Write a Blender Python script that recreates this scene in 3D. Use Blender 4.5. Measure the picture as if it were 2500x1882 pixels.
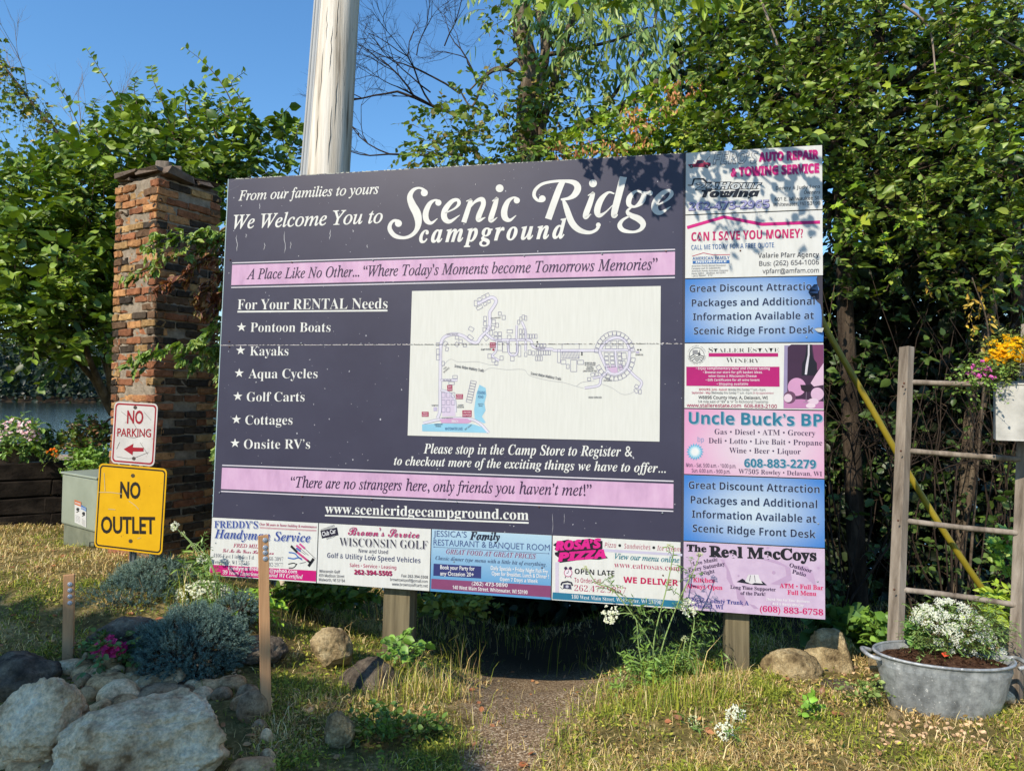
import bpy, bmesh, math, random
import numpy as np
from mathutils import Vector, Matrix, noise as mnoise
random.seed(7); rng = np.random.default_rng(7)
R = math.radians; PI = math.pi
scene = bpy.context.scene
for o in list(bpy.data.objects): bpy.data.objects.remove(o)

# ---------------------------------------------------------------- camera, sky, sun, exposure
FPX, CX, CY = 1672.5, 1250.0, 941.0          # focal length and centre in photo pixels (2500 wide)
HOR, SLP = 40.0, 0.0135                      # horizon below the centre, and its slope
EYE = np.array([0.0, 0.0, 1.6])
_u = np.array([SLP, 1.0, -HOR / FPX]); _u /= np.linalg.norm(_u)      # world up in camera axes
_f = np.array([0, 0, -1.0]); _f -= _u * (_f @ _u); _f /= np.linalg.norm(_f)
_r = np.cross(_f, _u)
C2W = np.array([_r, _f, _u])                 # rows: world axes in camera coordinates
cam = bpy.data.cameras.new('camera'); camo = bpy.data.objects.new('camera', cam)
scene.collection.objects.link(camo)
m4 = Matrix([[C2W[i][j] for j in range(3)] + [EYE[i]] for i in range(3)] + [[0, 0, 0, 1]])
camo.matrix_world = m4
cam.sensor_width = 36; cam.lens = FPX / 2500 * 36; cam.clip_start = 0.05; cam.clip_end = 3000
scene.camera = camo
SUN_AZ, SUN_EL = R(38), R(40)                # left of straight behind the camera, height
SUN = np.array([-math.sin(SUN_AZ) * math.cos(SUN_EL), -math.cos(SUN_AZ) * math.cos(SUN_EL), math.sin(SUN_EL)])
world = bpy.data.worlds.new("World"); scene.world = world; world.use_nodes = True
wn = world.node_tree; sky = wn.nodes.new('ShaderNodeTexSky'); sky.sky_type = 'NISHITA'
sky.sun_disc = False; sky.sun_elevation = SUN_EL
sky.sun_rotation = math.atan2(SUN[0], SUN[1])
sky.air_density = 1.4; sky.dust_density = 0.0; sky.ozone_density = 7; sky.altitude = 0
hs = wn.nodes.new('ShaderNodeHueSaturation'); hs.inputs['Saturation'].default_value = 1.12
wn.links.new(sky.outputs[0], hs.inputs['Color']); wn.links.new(hs.outputs[0], wn.nodes['Background'].inputs[0])
wn.nodes['Background'].inputs[1].default_value = 0.15
sl = bpy.data.lights.new('sun', 'SUN'); sl.energy = 4.5; sl.angle = R(0.53); sl.color = (1.0, 0.90, 0.74)
so = bpy.data.objects.new('sun', sl); scene.collection.objects.link(so)
so.rotation_euler = Vector(-SUN).to_track_quat('-Z', 'Y').to_euler(); so.location = (-6, -8, 9)
scene.view_settings.view_transform = 'Standard'; scene.view_settings.look = 'None'
scene.view_settings.exposure = 0.37; scene.view_settings.gamma = 1.0
scene.cycles.max_bounces = 6; scene.cycles.diffuse_bounces = 3; scene.cycles.glossy_bounces = 2
scene.cycles.transmission_bounces = 3; scene.cycles.transparent_max_bounces = 4
scene.cycles.caustics_reflective = False; scene.cycles.caustics_refractive = False

# ---------------------------------------------------------------- pixel <-> place helpers
K = 2500 / 2212.0
def ray(px, py):
    v = np.array([(px - CX) / FPX, -(py - CY) / FPX, -1.0]); return C2W @ v
def P(x, y, d):
    """point seen at (x, y) of the 2212-wide photo, at distance d in front (world y = d)"""
    v = ray(x * K, y * K); return EYE + v * (d / v[1])
def px_at(p):
    c = C2W.T @ (np.asarray(p) - EYE); return (c[0] / -c[2] * FPX + CX) / K, (-c[1] / -c[2] * FPX + CY) / K
def sm(a, b, t):
    t = np.clip((t - a) / (b - a), 0, 1); return t * t * (3 - 2 * t)
LAKE = -1.15
def PCX(y): return -0.03 + 0.13 * np.clip(y - 3.05, 0, 2.2)          # centre line of the worn path
def PHW(y): return 0.17 + 0.25 * np.clip(y - 3.0, 0, 1.7)
def ground(x, y):
    x = np.asarray(x, float); y = np.asarray(y, float)
    z = 0.0 * x
    left = sm(-0.9, -2.6, x)
    z = z + left * (0.30 * sm(3.4, 5.0, y) - 0.10 * sm(5.2, 7.0, y))
    z = z + 0.07 * np.exp(-((x + 1.9) / 0.7) ** 2 - ((y - 3.9) / 0.6) ** 2)
    z = z - 0.06 * sm(3.4, 4.4, y) * (1 - left)
    z = z + 0.07 * np.exp(-((x - 1.35) / 0.5) ** 2 - ((y - 3.75) / 0.45) ** 2)
    gx = PCX(y)
    w = 0.34 + 0.24 * np.clip(y - 3.0, 0, 2)
    gl = np.exp(-np.abs((x - gx) / w) ** 2.4)
    z = z - gl * (0.30 * sm(3.0, 5.6, y) + 0.03)
    z = z - 0.34 * sm(4.2, 6.4, y) * (1 - left)
    z = z + 0.012 * np.sin(x * 5.1 + y * 2.3) + 0.012 * np.sin(y * 6.3 - x * 3.7) + 0.006 * np.sin(x * 13 + 1) * np.sin(y * 11)
    drop = sm(6.6, 11.5, y) * (1 - 0.0 * left)
    drop = np.where(x < -2.0, sm(8.6, 12.5, y), drop)
    z = z * (1 - drop) + drop * -2.3
    far = sm(262, 285, y)
    z = np.where(y > 100, -2.3 * (1 - far) + far * (3.0 + 0.02 * (y - 285)), z)
    return z
def G(x, y):
    """where the ray through pixel (x, y) meets the ground"""
    v = ray(x * K, y * K); t = np.linspace(2.2, 14, 1200); q = EYE[:, None] + v[:, None] * t
    h = q[2] - ground(q[0], q[1]); i = int(np.argmax(h < 0))
    return np.array([q[0][i], q[1][i], float(ground(q[0][i], q[1][i]))])

# ---------------------------------------------------------------- object helpers
COL = scene.collection
def tag(o, label=None, cat=None, group=None, kind=None):
    if label: o['label'] = label
    if cat: o['category'] = cat
    if group: o['group'] = group
    if kind: o['kind'] = kind
    return o
def thing(name, label, cat, loc=(0, 0, 0), group=None, mat=None):
    o = bpy.data.objects.new(name, None); COL.objects.link(o); o.empty_display_size = 0.1
    if mat is not None: o.matrix_world = mat
    else: o.location = Vector(loc)
    return tag(o, label, cat, group)
def lin(r, g, b, k=1.0):
    f = lambda c: (c / 255 / 12.92 if c <= 10 else ((c / 255 + 0.055) / 1.055) ** 2.4) * k
    return (f(r), f(g), f(b), 1.0)
class MB:
    """collects shapes; build() links them as one mesh object (points are in world space unless local=True)"""
    def __init__(s): s.V = []; s.F = []; s.M = []; s.C = []; s.S = []; s.n = 0; s.mats = []
    def mi(s, m):
        if m is None: return 0
        if m not in s.mats: s.mats.append(m)
        return s.mats.index(m)
    def add(s, V, F, mat=None, col=None, soft=False):
        V = np.asarray(V, float).reshape(-1, 3); i = s.mi(mat)
        s.V.append(V)
        c = np.ones((len(V), 3)) * 0.5 if col is None else np.broadcast_to(np.asarray(col, float)[..., :3], (len(V), 3))
        s.C.append(c)
        if isinstance(F, np.ndarray):
            s.F.append(F + s.n); s.M.append(np.full(len(F), i)); s.S.append(np.full(len(F), soft))
        else:
            byn = {}
            for f in F: byn.setdefault(len(f), []).append(f)
            for k, fs in byn.items():
                s.F.append(np.array(fs) + s.n); s.M.append(np.full(len(fs), i)); s.S.append(np.full(len(fs), soft))
        s.n += len(V)
    def box(s, c, sz, rot=None, mat=None, col=None, jit=0, taper=None):
        x, y, z = [q / 2 for q in sz]
        v = np.array([[-x, -y, -z], [x, -y, -z], [x, y, -z], [-x, y, -z], [-x, -y, z], [x, -y, z], [x, y, z], [-x, y, z]])
        if taper: v[4:, :2] *= taper
        if jit: v = v + rng.normal(0, jit, v.shape)
        if rot is not None: v = v @ np.asarray(rot).T
        s.add(v + np.asarray(c), np.array([[0, 3, 2, 1], [4, 5, 6, 7], [0, 1, 5, 4], [1, 2, 6, 5], [2, 3, 7, 6], [3, 0, 4, 7]]), mat, col)
    def tube(s, pts, rad, n=6, mat=None, col=None, cap=True, squash=None, jit=0):
        pts = np.asarray(pts, float); m = len(pts); rad = np.broadcast_to(np.asarray(rad, float), (m,))
        t = np.gradient(pts, axis=0); t /= np.linalg.norm(t, axis=1)[:, None] + 1e-9
        a = np.array([0, 0, 1.0]) if abs(t[0][2]) < 0.9 else np.array([1.0, 0, 0])
        u = np.cross(t[0], a); u /= np.linalg.norm(u); V = []
        ang = np.arange(n) * 2 * PI / n
        for i in range(m):
            u = u - t[i] * (u @ t[i]); u /= np.linalg.norm(u) + 1e-9; w = np.cross(t[i], u)
            r = rad[i] * (1 + (rng.normal(0, jit, n) if jit else 0))
            V.append(pts[i] + (np.cos(ang) * r)[:, None] * u + (np.sin(ang) * r)[:, None] * w)
        V = np.concatenate(V); i, j = np.meshgrid(np.arange(m - 1), np.arange(n), indexing='ij'); i = i.ravel(); j = j.ravel(); k = (j + 1) % n
        F = np.stack([i * n + j, i * n + k, (i + 1) * n + k, (i + 1) * n + j], 1)
        s.add(V, F, mat, col, True)
        if cap and n > 2:
            s.F.append(np.array([list(range(n))[::-1]]) + s.n - len(V)); s.M.append(np.array([s.mi(mat)])); s.S.append(np.array([False]))
            s.F.append(np.array([[(m - 1) * n + q for q in range(n)]]) + s.n - len(V)); s.M.append(np.array([s.mi(mat)])); s.S.append(np.array([False]))
    def lathe(s, prof, c, n=24, sx=1, sy=1, mat=None, col=None, rot=None):
        prof = np.asarray(prof, float); m = len(prof); ang = np.arange(n) * 2 * PI / n
        V = np.stack([(prof[:, 0][:, None] * np.cos(ang) * sx), (prof[:, 0][:, None] * np.sin(ang) * sy), np.repeat(prof[:, 1][:, None], n, 1)], -1).reshape(-1, 3)
        if rot is not None: V = V @ np.asarray(rot).T
        i, j = np.meshgrid(np.arange(m - 1), np.arange(n), indexing='ij'); i = i.ravel(); j = j.ravel(); k = (j + 1) % n
        s.add(V + np.asarray(c), np.stack([i * n + j, i * n + k, (i + 1) * n + k, (i + 1) * n + j], 1), mat, col, True)
    def build(s, name, mat=None, parent=None, smooth=False, bevel=0, local=False, org=None):
        me = bpy.data.meshes.new(name)
        V = np.concatenate(s.V) if s.V else np.zeros((0, 3)); C = np.concatenate(s.C) if s.C else np.zeros((0, 3))
        inv = None
        if parent is not None and not local:
            inv = np.array(gmat(parent).inverted()); V = V @ inv[:3, :3].T + inv[:3, 3]
        lt = np.concatenate([np.full(len(f), f.shape[1]) for f in s.F]); li = np.concatenate([f.ravel() for f in s.F])
        me.vertices.add(len(V)); me.vertices.foreach_set('co', V.astype(np.float32).ravel())
        me.loops.add(len(li)); me.loops.foreach_set('vertex_index', li.astype(np.int32))
        me.polygons.add(len(lt)); ls = np.concatenate([[0], np.cumsum(lt)[:-1]])
        me.polygons.foreach_set('loop_start', ls.astype(np.int32))
        me.polygons.foreach_set('loop_total', lt.astype(np.int32))
        mats = s.mats if s.mats else [mat]
        for q in mats: me.materials.append(q)
        me.polygons.foreach_set('material_index', np.concatenate(s.M).astype(np.int32))
        me.polygons.foreach_set('use_smooth', np.ones(len(lt), bool) if smooth else np.concatenate(s.S))
        at = me.color_attributes.new('col', 'FLOAT_COLOR', 'POINT')
        at.data.foreach_set('color', np.concatenate([C, np.ones((len(C), 1))], 1).astype(np.float32).ravel())
        me.update(calc_edges=True); me.validate()
        ob = bpy.data.objects.new(name, me); COL.objects.link(ob)
        if parent is not None: ob.parent = parent
        if bevel:
            b = ob.modifiers.new('b', 'BEVEL'); b.width = bevel; b.segments = 2; b.limit_method = 'ANGLE'
        return ob
def gmat(o):
    m = o.matrix_basis.copy()
    while o.parent: o = o.parent; m = o.matrix_basis @ m
    return m
def rotz(a): c, s = math.cos(a), math.sin(a); return np.array([[c, -s, 0], [s, c, 0], [0, 0, 1.0]])
def rotx(a): c, s = math.cos(a), math.sin(a); return np.array([[1.0, 0, 0], [0, c, -s], [0, s, c]])
def roty(a): c, s = math.cos(a), math.sin(a); return np.array([[c, 0, s], [0, 1.0, 0], [-s, 0, c]])
def unit(v): v = np.asarray(v, float); return v / (np.linalg.norm(v, axis=-1, keepdims=True) + 1e-9)
def spline(pts, n=8):
    p = np.asarray(pts, float); q = np.vstack([2 * p[0] - p[1], p, 2 * p[-1] - p[-2]]); out = []
    for i in range(1, len(q) - 2):
        t = np.linspace(0, 1, n, endpoint=False)[:, None]
        a, b, c, d = q[i - 1], q[i], q[i + 1], q[i + 2]
        out.append(0.5 * (2 * b + (c - a) * t + (2 * a - 5 * b + 4 * c - d) * t ** 2 + (3 * b - a - 3 * c + d) * t ** 3))
    return np.vstack(out + [p[-1:]])

# ---------------------------------------------------------------- materials
def N(nt, t, **k):
    n = nt.nodes.new('ShaderNode' + t)
    for a, b in k.items():
        if a.startswith('i_'): n.inputs[a[2:].replace('_', ' ')].default_value = b
        else: setattr(n, a, b)
    return n
def base_mat(name, rough=0.7, spec=0.3, metal=0):
    m = bpy.data.materials.new(name); m.use_nodes = True; b = m.node_tree.nodes['Principled BSDF']
    b.inputs['Roughness'].default_value = rough; b.inputs['Specular IOR Level'].default_value = spec; b.inputs['Metallic'].default_value = metal
    return m, m.node_tree, b
def flat(name, c, rough=0.6, spec=0.3, metal=0):
    m, nt, b = base_mat(name, rough, spec, metal); b.inputs['Base Color'].default_value = c; return m
def noisy(name, cols, scale=5, detail=6, rough=0.8, spec=0.25, bump=0.0, bscale=None, stretch=None, metal=0, pos=None, dist=0.01, attr=False, coord='Object', rv=0, spots=None, grain=0):
    """mottled surface: a colour ramp over noise, optional stretch along an axis, bump, sharp-edged spots"""
    m, nt, b = base_mat(name, rough, spec, metal); L = nt.links.new
    tc = N(nt, 'TexCoord'); vec = tc.outputs[coord]
    if stretch is not None:
        mp = N(nt, 'Mapping'); mp.inputs['Scale'].default_value = stretch; L(vec, mp.inputs[0]); vec = mp.outputs[0]
    nz = N(nt, 'TexNoise'); nz.inputs['Scale'].default_value = scale; nz.inputs['Detail'].default_value = detail; nz.inputs['Roughness'].default_value = 0.62
    L(vec, nz.inputs['Vector'])
    cr = N(nt, 'ValToRGB'); el = cr.color_ramp.elements
    pos = pos or [0.3 + 0.4 * i / max(1, len(cols) - 1) for i in range(len(cols))]
    el[0].position = pos[0]; el[0].color = cols[0]; el[1].position = pos[-1]; el[1].color = cols[-1]
    for p_, c_ in list(zip(pos, cols))[1:-1]:
        e = el.new(p_); e.color = c_
    L(nz.outputs[0], cr.inputs[0]); out = cr.outputs[0]
    if attr:
        a = N(nt, 'Attribute', attribute_name='col'); mx = N(nt, 'MixRGB', blend_type='MULTIPLY'); mx.inputs[0].default_value = 1
        sc = N(nt, 'VectorMath', operation='SCALE'); sc.inputs['Scale'].default_value = 2.0
        L(a.outputs['Color'], sc.inputs[0]); L(out, mx.inputs[1]); L(sc.outputs[0], mx.inputs[2]); out = mx.outputs[0]
    if spots:
        vz = N(nt, 'TexNoise'); vz.inputs['Scale'].default_value = spots[0]; vz.inputs['Detail'].default_value = 3
        L(tc.outputs[coord], vz.inputs['Vector']); rp = N(nt, 'ValToRGB'); rp.color_ramp.elements[0].position = spots[1]; rp.color_ramp.elements[1].position = spots[1] + 0.04
        rp.color_ramp.elements[0].color = (0, 0, 0, 1); L(vz.outputs[0], rp.inputs[0])
        mx = N(nt, 'MixRGB'); L(rp.outputs[0], mx.inputs[0]); L(out, mx.inputs[1]); mx.inputs[2].default_value = spots[2]; out = mx.outputs[0]
    if grain:
        gn = N(nt, 'TexNoise'); gn.inputs['Scale'].default_value = grain; gn.inputs['Detail'].default_value = 5; gn.inputs['Roughness'].default_value = .75; L(tc.outputs[coord], gn.inputs['Vector']); gr = N(nt, 'MapRange'); gr.inputs['From Min'].default_value = .35; gr.inputs['From Max'].default_value = .65; gr.inputs['To Min'].default_value = .62; gr.inputs['To Max'].default_value = 1.22; L(gn.outputs[0], gr.inputs['Value'])
        gm = N(nt, 'VectorMath', operation='SCALE'); L(out, gm.inputs[0]); L(gr.outputs[0], gm.inputs['Scale']); out = gm.outputs[0]
    L(out, b.inputs['Base Color'])
    if bump:
        bz = N(nt, 'TexNoise'); bz.inputs['Scale'].default_value = bscale or scale * 4; bz.inputs['Detail'].default_value = 8; bz.inputs['Roughness'].default_value = 0.65
        L(vec, bz.inputs['Vector']); bp = N(nt, 'Bump'); bp.inputs['Strength'].default_value = bump; bp.inputs['Distance'].default_value = dist
        b2 = N(nt, 'TexNoise'); b2.inputs['Scale'].default_value = (bscale or scale * 4) * 5; b2.inputs['Detail'].default_value = 6; L(vec, b2.inputs['Vector']); ma = N(nt, 'Math', operation='MULTIPLY_ADD'); ma.inputs[1].default_value = .38; L(b2.outputs[0], ma.inputs[0]); L(bz.outputs[0], ma.inputs[2]); L(ma.outputs[0], bp.inputs['Height']); L(bp.outputs[0], b.inputs['Normal'])
    return m
def leafy(name, rough=0.45, spec=0.4, trans=0.16):
    """thin leaf: colour from the leaf's own attribute, part of the light passes through"""
    m, nt, b = base_mat(name, rough, spec); L = nt.links.new
    a = N(nt, 'Attribute', attribute_name='col'); L(a.outputs['Color'], b.inputs['Base Color'])
    tr = N(nt, 'BsdfTranslucent'); mul = N(nt, 'MixRGB', blend_type='MULTIPLY'); mul.inputs[0].default_value = 1
    L(a.outputs['Color'], mul.inputs[1]); mul.inputs[2].default_value = (1.6, 1.7, 0.6, 1); L(mul.outputs[0], tr.inputs[0])
    mx = N(nt, 'MixShader'); mx.inputs[0].default_value = trans
    L(b.outputs[0], mx.inputs[1]); L(tr.outputs[0], mx.inputs[2]); L(mx.outputs[0], nt.nodes['Material Output'].inputs[0])
    return m
M = {}
M['leaf'] = leafy('leaf'); M['grass'] = leafy('grass_blade', 0.6, 0.2, 0.2); M['needle'] = leafy('needle', 0.6, 0.2, 0.05); M['petal'] = leafy('petal', 0.6, 0.2, 0.25)
M['bark'] = noisy('bark', [lin(52, 44, 36), lin(98, 86, 72), lin(140, 126, 108)], 9, 8, 0.9, 0.1, 1.0, 24, (1, 1, 0.25), dist=0.03)
M['twig'] = noisy('twig_bark', [lin(60, 52, 44), lin(118, 104, 90)], 20, 4, 0.9, 0.1, attr=True)
M['oldwood'] = noisy('weathered_wood', [lin(80, 70, 60), lin(132, 121, 109), lin(164, 153, 140)], 14, 10, 0.85, 0.15, 0.7, 40, (1, 1, 0.06), dist=0.004)
M['post'] = noisy('treated_post', [lin(68, 60, 46), lin(112, 102, 80), lin(136, 124, 98)], 16, 10, 0.85, 0.15, 0.6, 44, (1, 0.05, 1), dist=0.004)
M['pole'] = noisy('pole_wood', [lin(112, 102, 90), lin(188, 178, 163), lin(212, 204, 191), lin(228, 222, 212)], 15, 14, 1.0, 0.0, 0.7, 30, (1, 1, 0.035), dist=0.012, pos=[0.33, 0.43, 0.55, 0.7])
M['stake'] = noisy('stake_wood', [lin(150, 108, 74), lin(196, 150, 108), lin(212, 168, 126)], 12, 9, 0.75, 0.2, 0.4, 40, (1, 1, 0.05), dist=0.003)
M['tie'] = noisy('old_timber', [lin(22, 18, 16), lin(40, 34, 29), lin(58, 50, 43)], 9, 9, 0.95, 0.1, 0.9, 26, (0.08, 1, 1), dist=0.01)
M['galv'] = noisy('galvanised_steel', [lin(112, 116, 118), lin(150, 154, 156), lin(180, 182, 182)], 7, 8, 0.5, 0.5, 0.1, 30, stretch=(1, 1, .25), metal=0.25, spots=(75, 0.66, lin(206, 206, 204)), grain=22)
M['rustgalv'] = noisy('rusty_galvanised', [lin(140, 138, 132), lin(176, 174, 168), lin(196, 193, 186)], 6, 8, 0.75, 0.25, 0.1, 30, metal=0.0, spots=(9, 0.66, lin(140, 92, 62)))
M['steel'] = noisy('post_steel', [lin(120, 126, 130), lin(160, 166, 170)], 12, 6, 0.5, 0.5, metal=0.4)
M['conduit'] = noisy('conduit_plastic', [lin(150, 152, 152), lin(178, 180, 182)], 6, 6, 0.55, 0.3, stretch=(1, 1, 0.1))
M['rust'] = noisy('rusty_iron', [lin(64, 44, 36), lin(112, 74, 56)], 20, 6, 0.85, 0.2)
M['soil'] = noisy('potting_soil', [lin(46, 30, 22), lin(86, 60, 44), lin(120, 92, 70)], 40, 8, 0.95, 0.1, 1.0, 90, dist=0.02)
M['lime'] = noisy('limestone', [lin(132, 100, 68), lin(210, 176, 136), lin(244, 212, 170), lin(252, 230, 196)], 5.0, 14, 0.9, 0.15, 1.0, 11, dist=0.05, pos=[0.33, 0.44, 0.53, 0.66], spots=(5.5, 0.68, lin(110, 90, 62)), grain=45)
M['granite'] = noisy('dark_fieldstone', [lin(50, 44, 38), lin(96, 86, 74), lin(138, 126, 106)], 11, 10, 0.9, 0.15, 1.0, 30, dist=0.02, grain=70)
M['warmrock'] = noisy('warm_fieldstone', [lin(96, 80, 56), lin(156, 136, 100), lin(190, 172, 134)], 10, 12, 0.9, 0.15, 1.0, 26, dist=0.02, pos=[.34, .5, .66], grain=60)
M['cobble'] = noisy('cobble', [lin(146, 116, 88), lin(212, 182, 146), lin(236, 208, 172)], 16, 10, 0.85, 0.2, 0.8, 40, attr=True, dist=0.008, pos=[.34, .48, .64], grain=80)
M['yellowpipe'] = noisy('yellow_plastic', [lin(120, 106, 26), lin(150, 134, 38)], 5, 6, 0.5, 0.35, stretch=(1, 1, 1))
M['cabinet'] = noisy('cabinet_green', [lin(128, 134, 118), lin(146, 152, 136)], 3, 6, 0.5, 0.3)
# ---------------------------------------------------------------- the big campground sign
class Plane:
    def __init__(s, o, ex, ey): s.o, s.ex, s.ey = np.asarray(o), np.asarray(ex), np.asarray(ey); s.n = np.cross(s.ex, s.ey)
    def uv(s, p):
        v = ray(*p); t = ((s.o - EYE) @ s.n) / (v @ s.n); q = EYE + v * t - s.o
        return np.array([q @ s.ex, q @ s.ey])
    def mat(s): return Matrix([[s.ex[i], s.ey[i], s.n[i], s.o[i]] for i in range(3)] + [[0, 0, 0, 1]])
CROP = {'A': (540, 380, .25769), 'B': (920, 400, .34358), 'M': (980, 690, .29837), 'D': (500, 1240, .26221), 'E': (1040, 1270, .28933),
        'F': (1660, 350, .20420), 'G': (1660, 670, .20420), 'H': (1660, 980, .32432), 'Z': (0, 0, K), 'Q': (0, 600, .40835), 'S': (800, 1200, .40965), 'R': (0, 0, 1.0), 'T': (0, 1200, .40965)}
def cp(c, x, y): a = CROP[c]; return (a[0] + x * a[2], a[1] + y * a[2])
_c = [(556.7, 438), (2008, 354), (2015.8, 1512.8), (511, 1404.7)]          # TL TR BR BL of the sign in the photo
def _meet(a, b, c, d):
    h = lambda p: np.array([p[0], p[1], 1.0]); q = np.cross(np.cross(h(a), h(b)), np.cross(h(c), h(d))); return q[:2] / q[2]
ex = -unit(ray(*_meet(_c[0], _c[1], _c[3], _c[2]))); ey = unit(ray(*_meet(_c[0], _c[3], _c[1], _c[2])))
ey = unit(ey - ex * (ex @ ey))
SH = 2.85
_a, _b = np.linalg.lstsq(np.stack([ray(*_c[0]), -ray(*_c[3])], 1), SH * ey, rcond=None)[0]
SP = Plane(EYE + ray(*_c[3]) * _b, ex, ey)
SW = 0.5 * (SP.uv(_c[1])[0] + SP.uv(_c[2])[0])
MAP = {'serif': (0x1d400, 0x1d41a, 0x1d7ce), 'it': (0x1d434, 0x1d44e, 0x1d7ce), 'sbi': (0x1d468, 0x1d482, 0x1d7ce), 'script': (0x1d4d0, 0x1d4ea, None),
       'sans': (0x1d5a0, 0x1d5ba, 0x1d7e2), 'bold': (0x1d5d4, 0x1d5ee, 0x1d7ec), 'bi': (0x1d63c, 0x1d656, 0x1d7ec), 'gill': None}
def fancy(t, sty):
    mp = MAP[sty]
    if not mp: return t
    o = ''
    for ch in t:
        if 'A' <= ch <= 'Z': o += chr(mp[0] + ord(ch) - 65)
        elif 'a' <= ch <= 'z': o += '\u210e' if (sty == 'it' and ch == 'h') else chr(mp[1] + ord(ch) - 97)
        elif ch.isdigit() and mp[2]: o += chr(mp[2] + ord(ch) - 48)
        else: o += ch
    return o
def glyphs(body, off=0, space=1.0, shear=0.0):
    cu = bpy.data.curves.new('t', 'FONT'); cu.body = body; cu.size = 1; cu.resolution_u = 3; cu.offset = off; cu.space_character = space; cu.shear = shear; cu.fill_mode = 'FRONT'
    ob = bpy.data.objects.new('t', cu); me = bpy.data.meshes.new_from_object(ob)
    V = np.zeros(len(me.vertices) * 3); me.vertices.foreach_get('co', V); V = V.reshape(-1, 3)[:, :2]
    F = [tuple(p.vertices) for p in me.polygons]
    bpy.data.objects.remove(ob); bpy.data.curves.remove(cu); bpy.data.meshes.remove(me)
    return V, F
_cap = {}
def cap_of(sty):
    if sty not in _cap:
        V, F = glyphs(fancy('H', sty)); _cap[sty] = V[:, 1].max() - V[:, 1].min()
    return _cap[sty]
_ink = {}
def ink(*c):
    if c not in _ink:
        _ink[c] = noisy('print_%d_%d_%d' % c, [lin(*c, 0.64), lin(*c, 0.74)], 6, 5, 0.42, 0.3)
    return _ink[c]
LAY = 0.0007
class Sheet:
    """print on a plane: collects polygons and lettering, all in the plane's own metres"""
    def __init__(s, plane, w=0.0): s.p, s.w, s.mb = plane, w, MB()
    def uv(s, c, x, y): return s.p.uv(cp(c, x, y))
    def poly(s, uvs, col, lay=1):
        uvs = np.asarray(uvs); s.mb.add(np.c_[uvs, np.full(len(uvs), s.w + lay * LAY)], [tuple(range(len(uvs)))], ink(*col) if isinstance(col, tuple) else col)
    def pp(s, c, pts, col, lay=1): s.poly([s.uv(c, *q) for q in pts], col, lay)
    def line(s, c, pts, wd, col, lay=1, closed=False):
        q = np.array([s.uv(c, *a) for a in pts]); w = wd * CROP[c][2] / 400.0
        s.stroke(q, np.full(len(q), w), col, lay)
    def stroke(s, q, w, col, lay=1):
        q = np.asarray(q); w = np.asarray(w); t = unit(np.gradient(q, axis=0)); n = np.stack([-t[:, 1], t[:, 0]], 1)
        V = np.empty((len(q) * 2, 2)); V[0::2] = q + n * w[:, None] / 2; V[1::2] = q - n * w[:, None] / 2
        F = [(2 * i, 2 * i + 1, 2 * i + 3, 2 * i + 2) for i in range(len(q) - 1)]
        s.mb.add(np.c_[V, np.full(len(V), s.w + lay * LAY)], F, ink(*col))
    def disc(s, c, x, y, r, col, lay=1, n=14, sy=1):
        a = np.arange(n) * 2 * PI / n; s.poly([s.uv(c, x + r * math.cos(t), y + r * sy * math.sin(t)) for t in a][::-1], col, lay)
    def text(s, t, sty, c, x0, y0, x1, y1, cap, col, off=0.0, lay=2, space=1.0, shear=0.0, shadow=None, sd=(0.006, -0.006), soff=None):
        p0, p1 = s.uv(c, x0, y0), s.uv(c, x1, y1); e = p1 - p0; wd = np.linalg.norm(e); e /= wd; n = np.array([-e[1], e[0]])
        cm = np.linalg.norm(s.uv(c, x0, y0 - cap) - p0)
        V, F = glyphs(fancy(t, sty), off, space, shear)
        if not len(V): return
        a, b = V[:, 0].min(), V[:, 0].max()
        X = (V[:, 0] - a) * wd / (b - a); Y = V[:, 1] * cm / cap_of(sty)
        q = p0 + X[:, None] * e + Y[:, None] * n
        if shadow:
            if soff is not None:
                V2, F2 = glyphs(fancy(t, sty), soff, space, shear); q2 = p0 + ((V2[:, 0] - a) * wd / (b - a))[:, None] * e + (V2[:, 1] * cm / cap_of(sty))[:, None] * n
            else: q2, F2 = q, F
            q2 = q2 + np.array(sd); s.mb.add(np.c_[q2, np.full(len(q2), s.w + (lay - 0.5) * LAY)], F2, ink(*shadow))
        s.mb.add(np.c_[q, np.full(len(q), s.w + lay * LAY)], F, ink(*col))
    def build(s, name, parent, label=None):
        if not s.mb.V: return None
        o = s.mb.build(name, None, parent, local=True)
        if label: o['label'] = label
        return o

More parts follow.
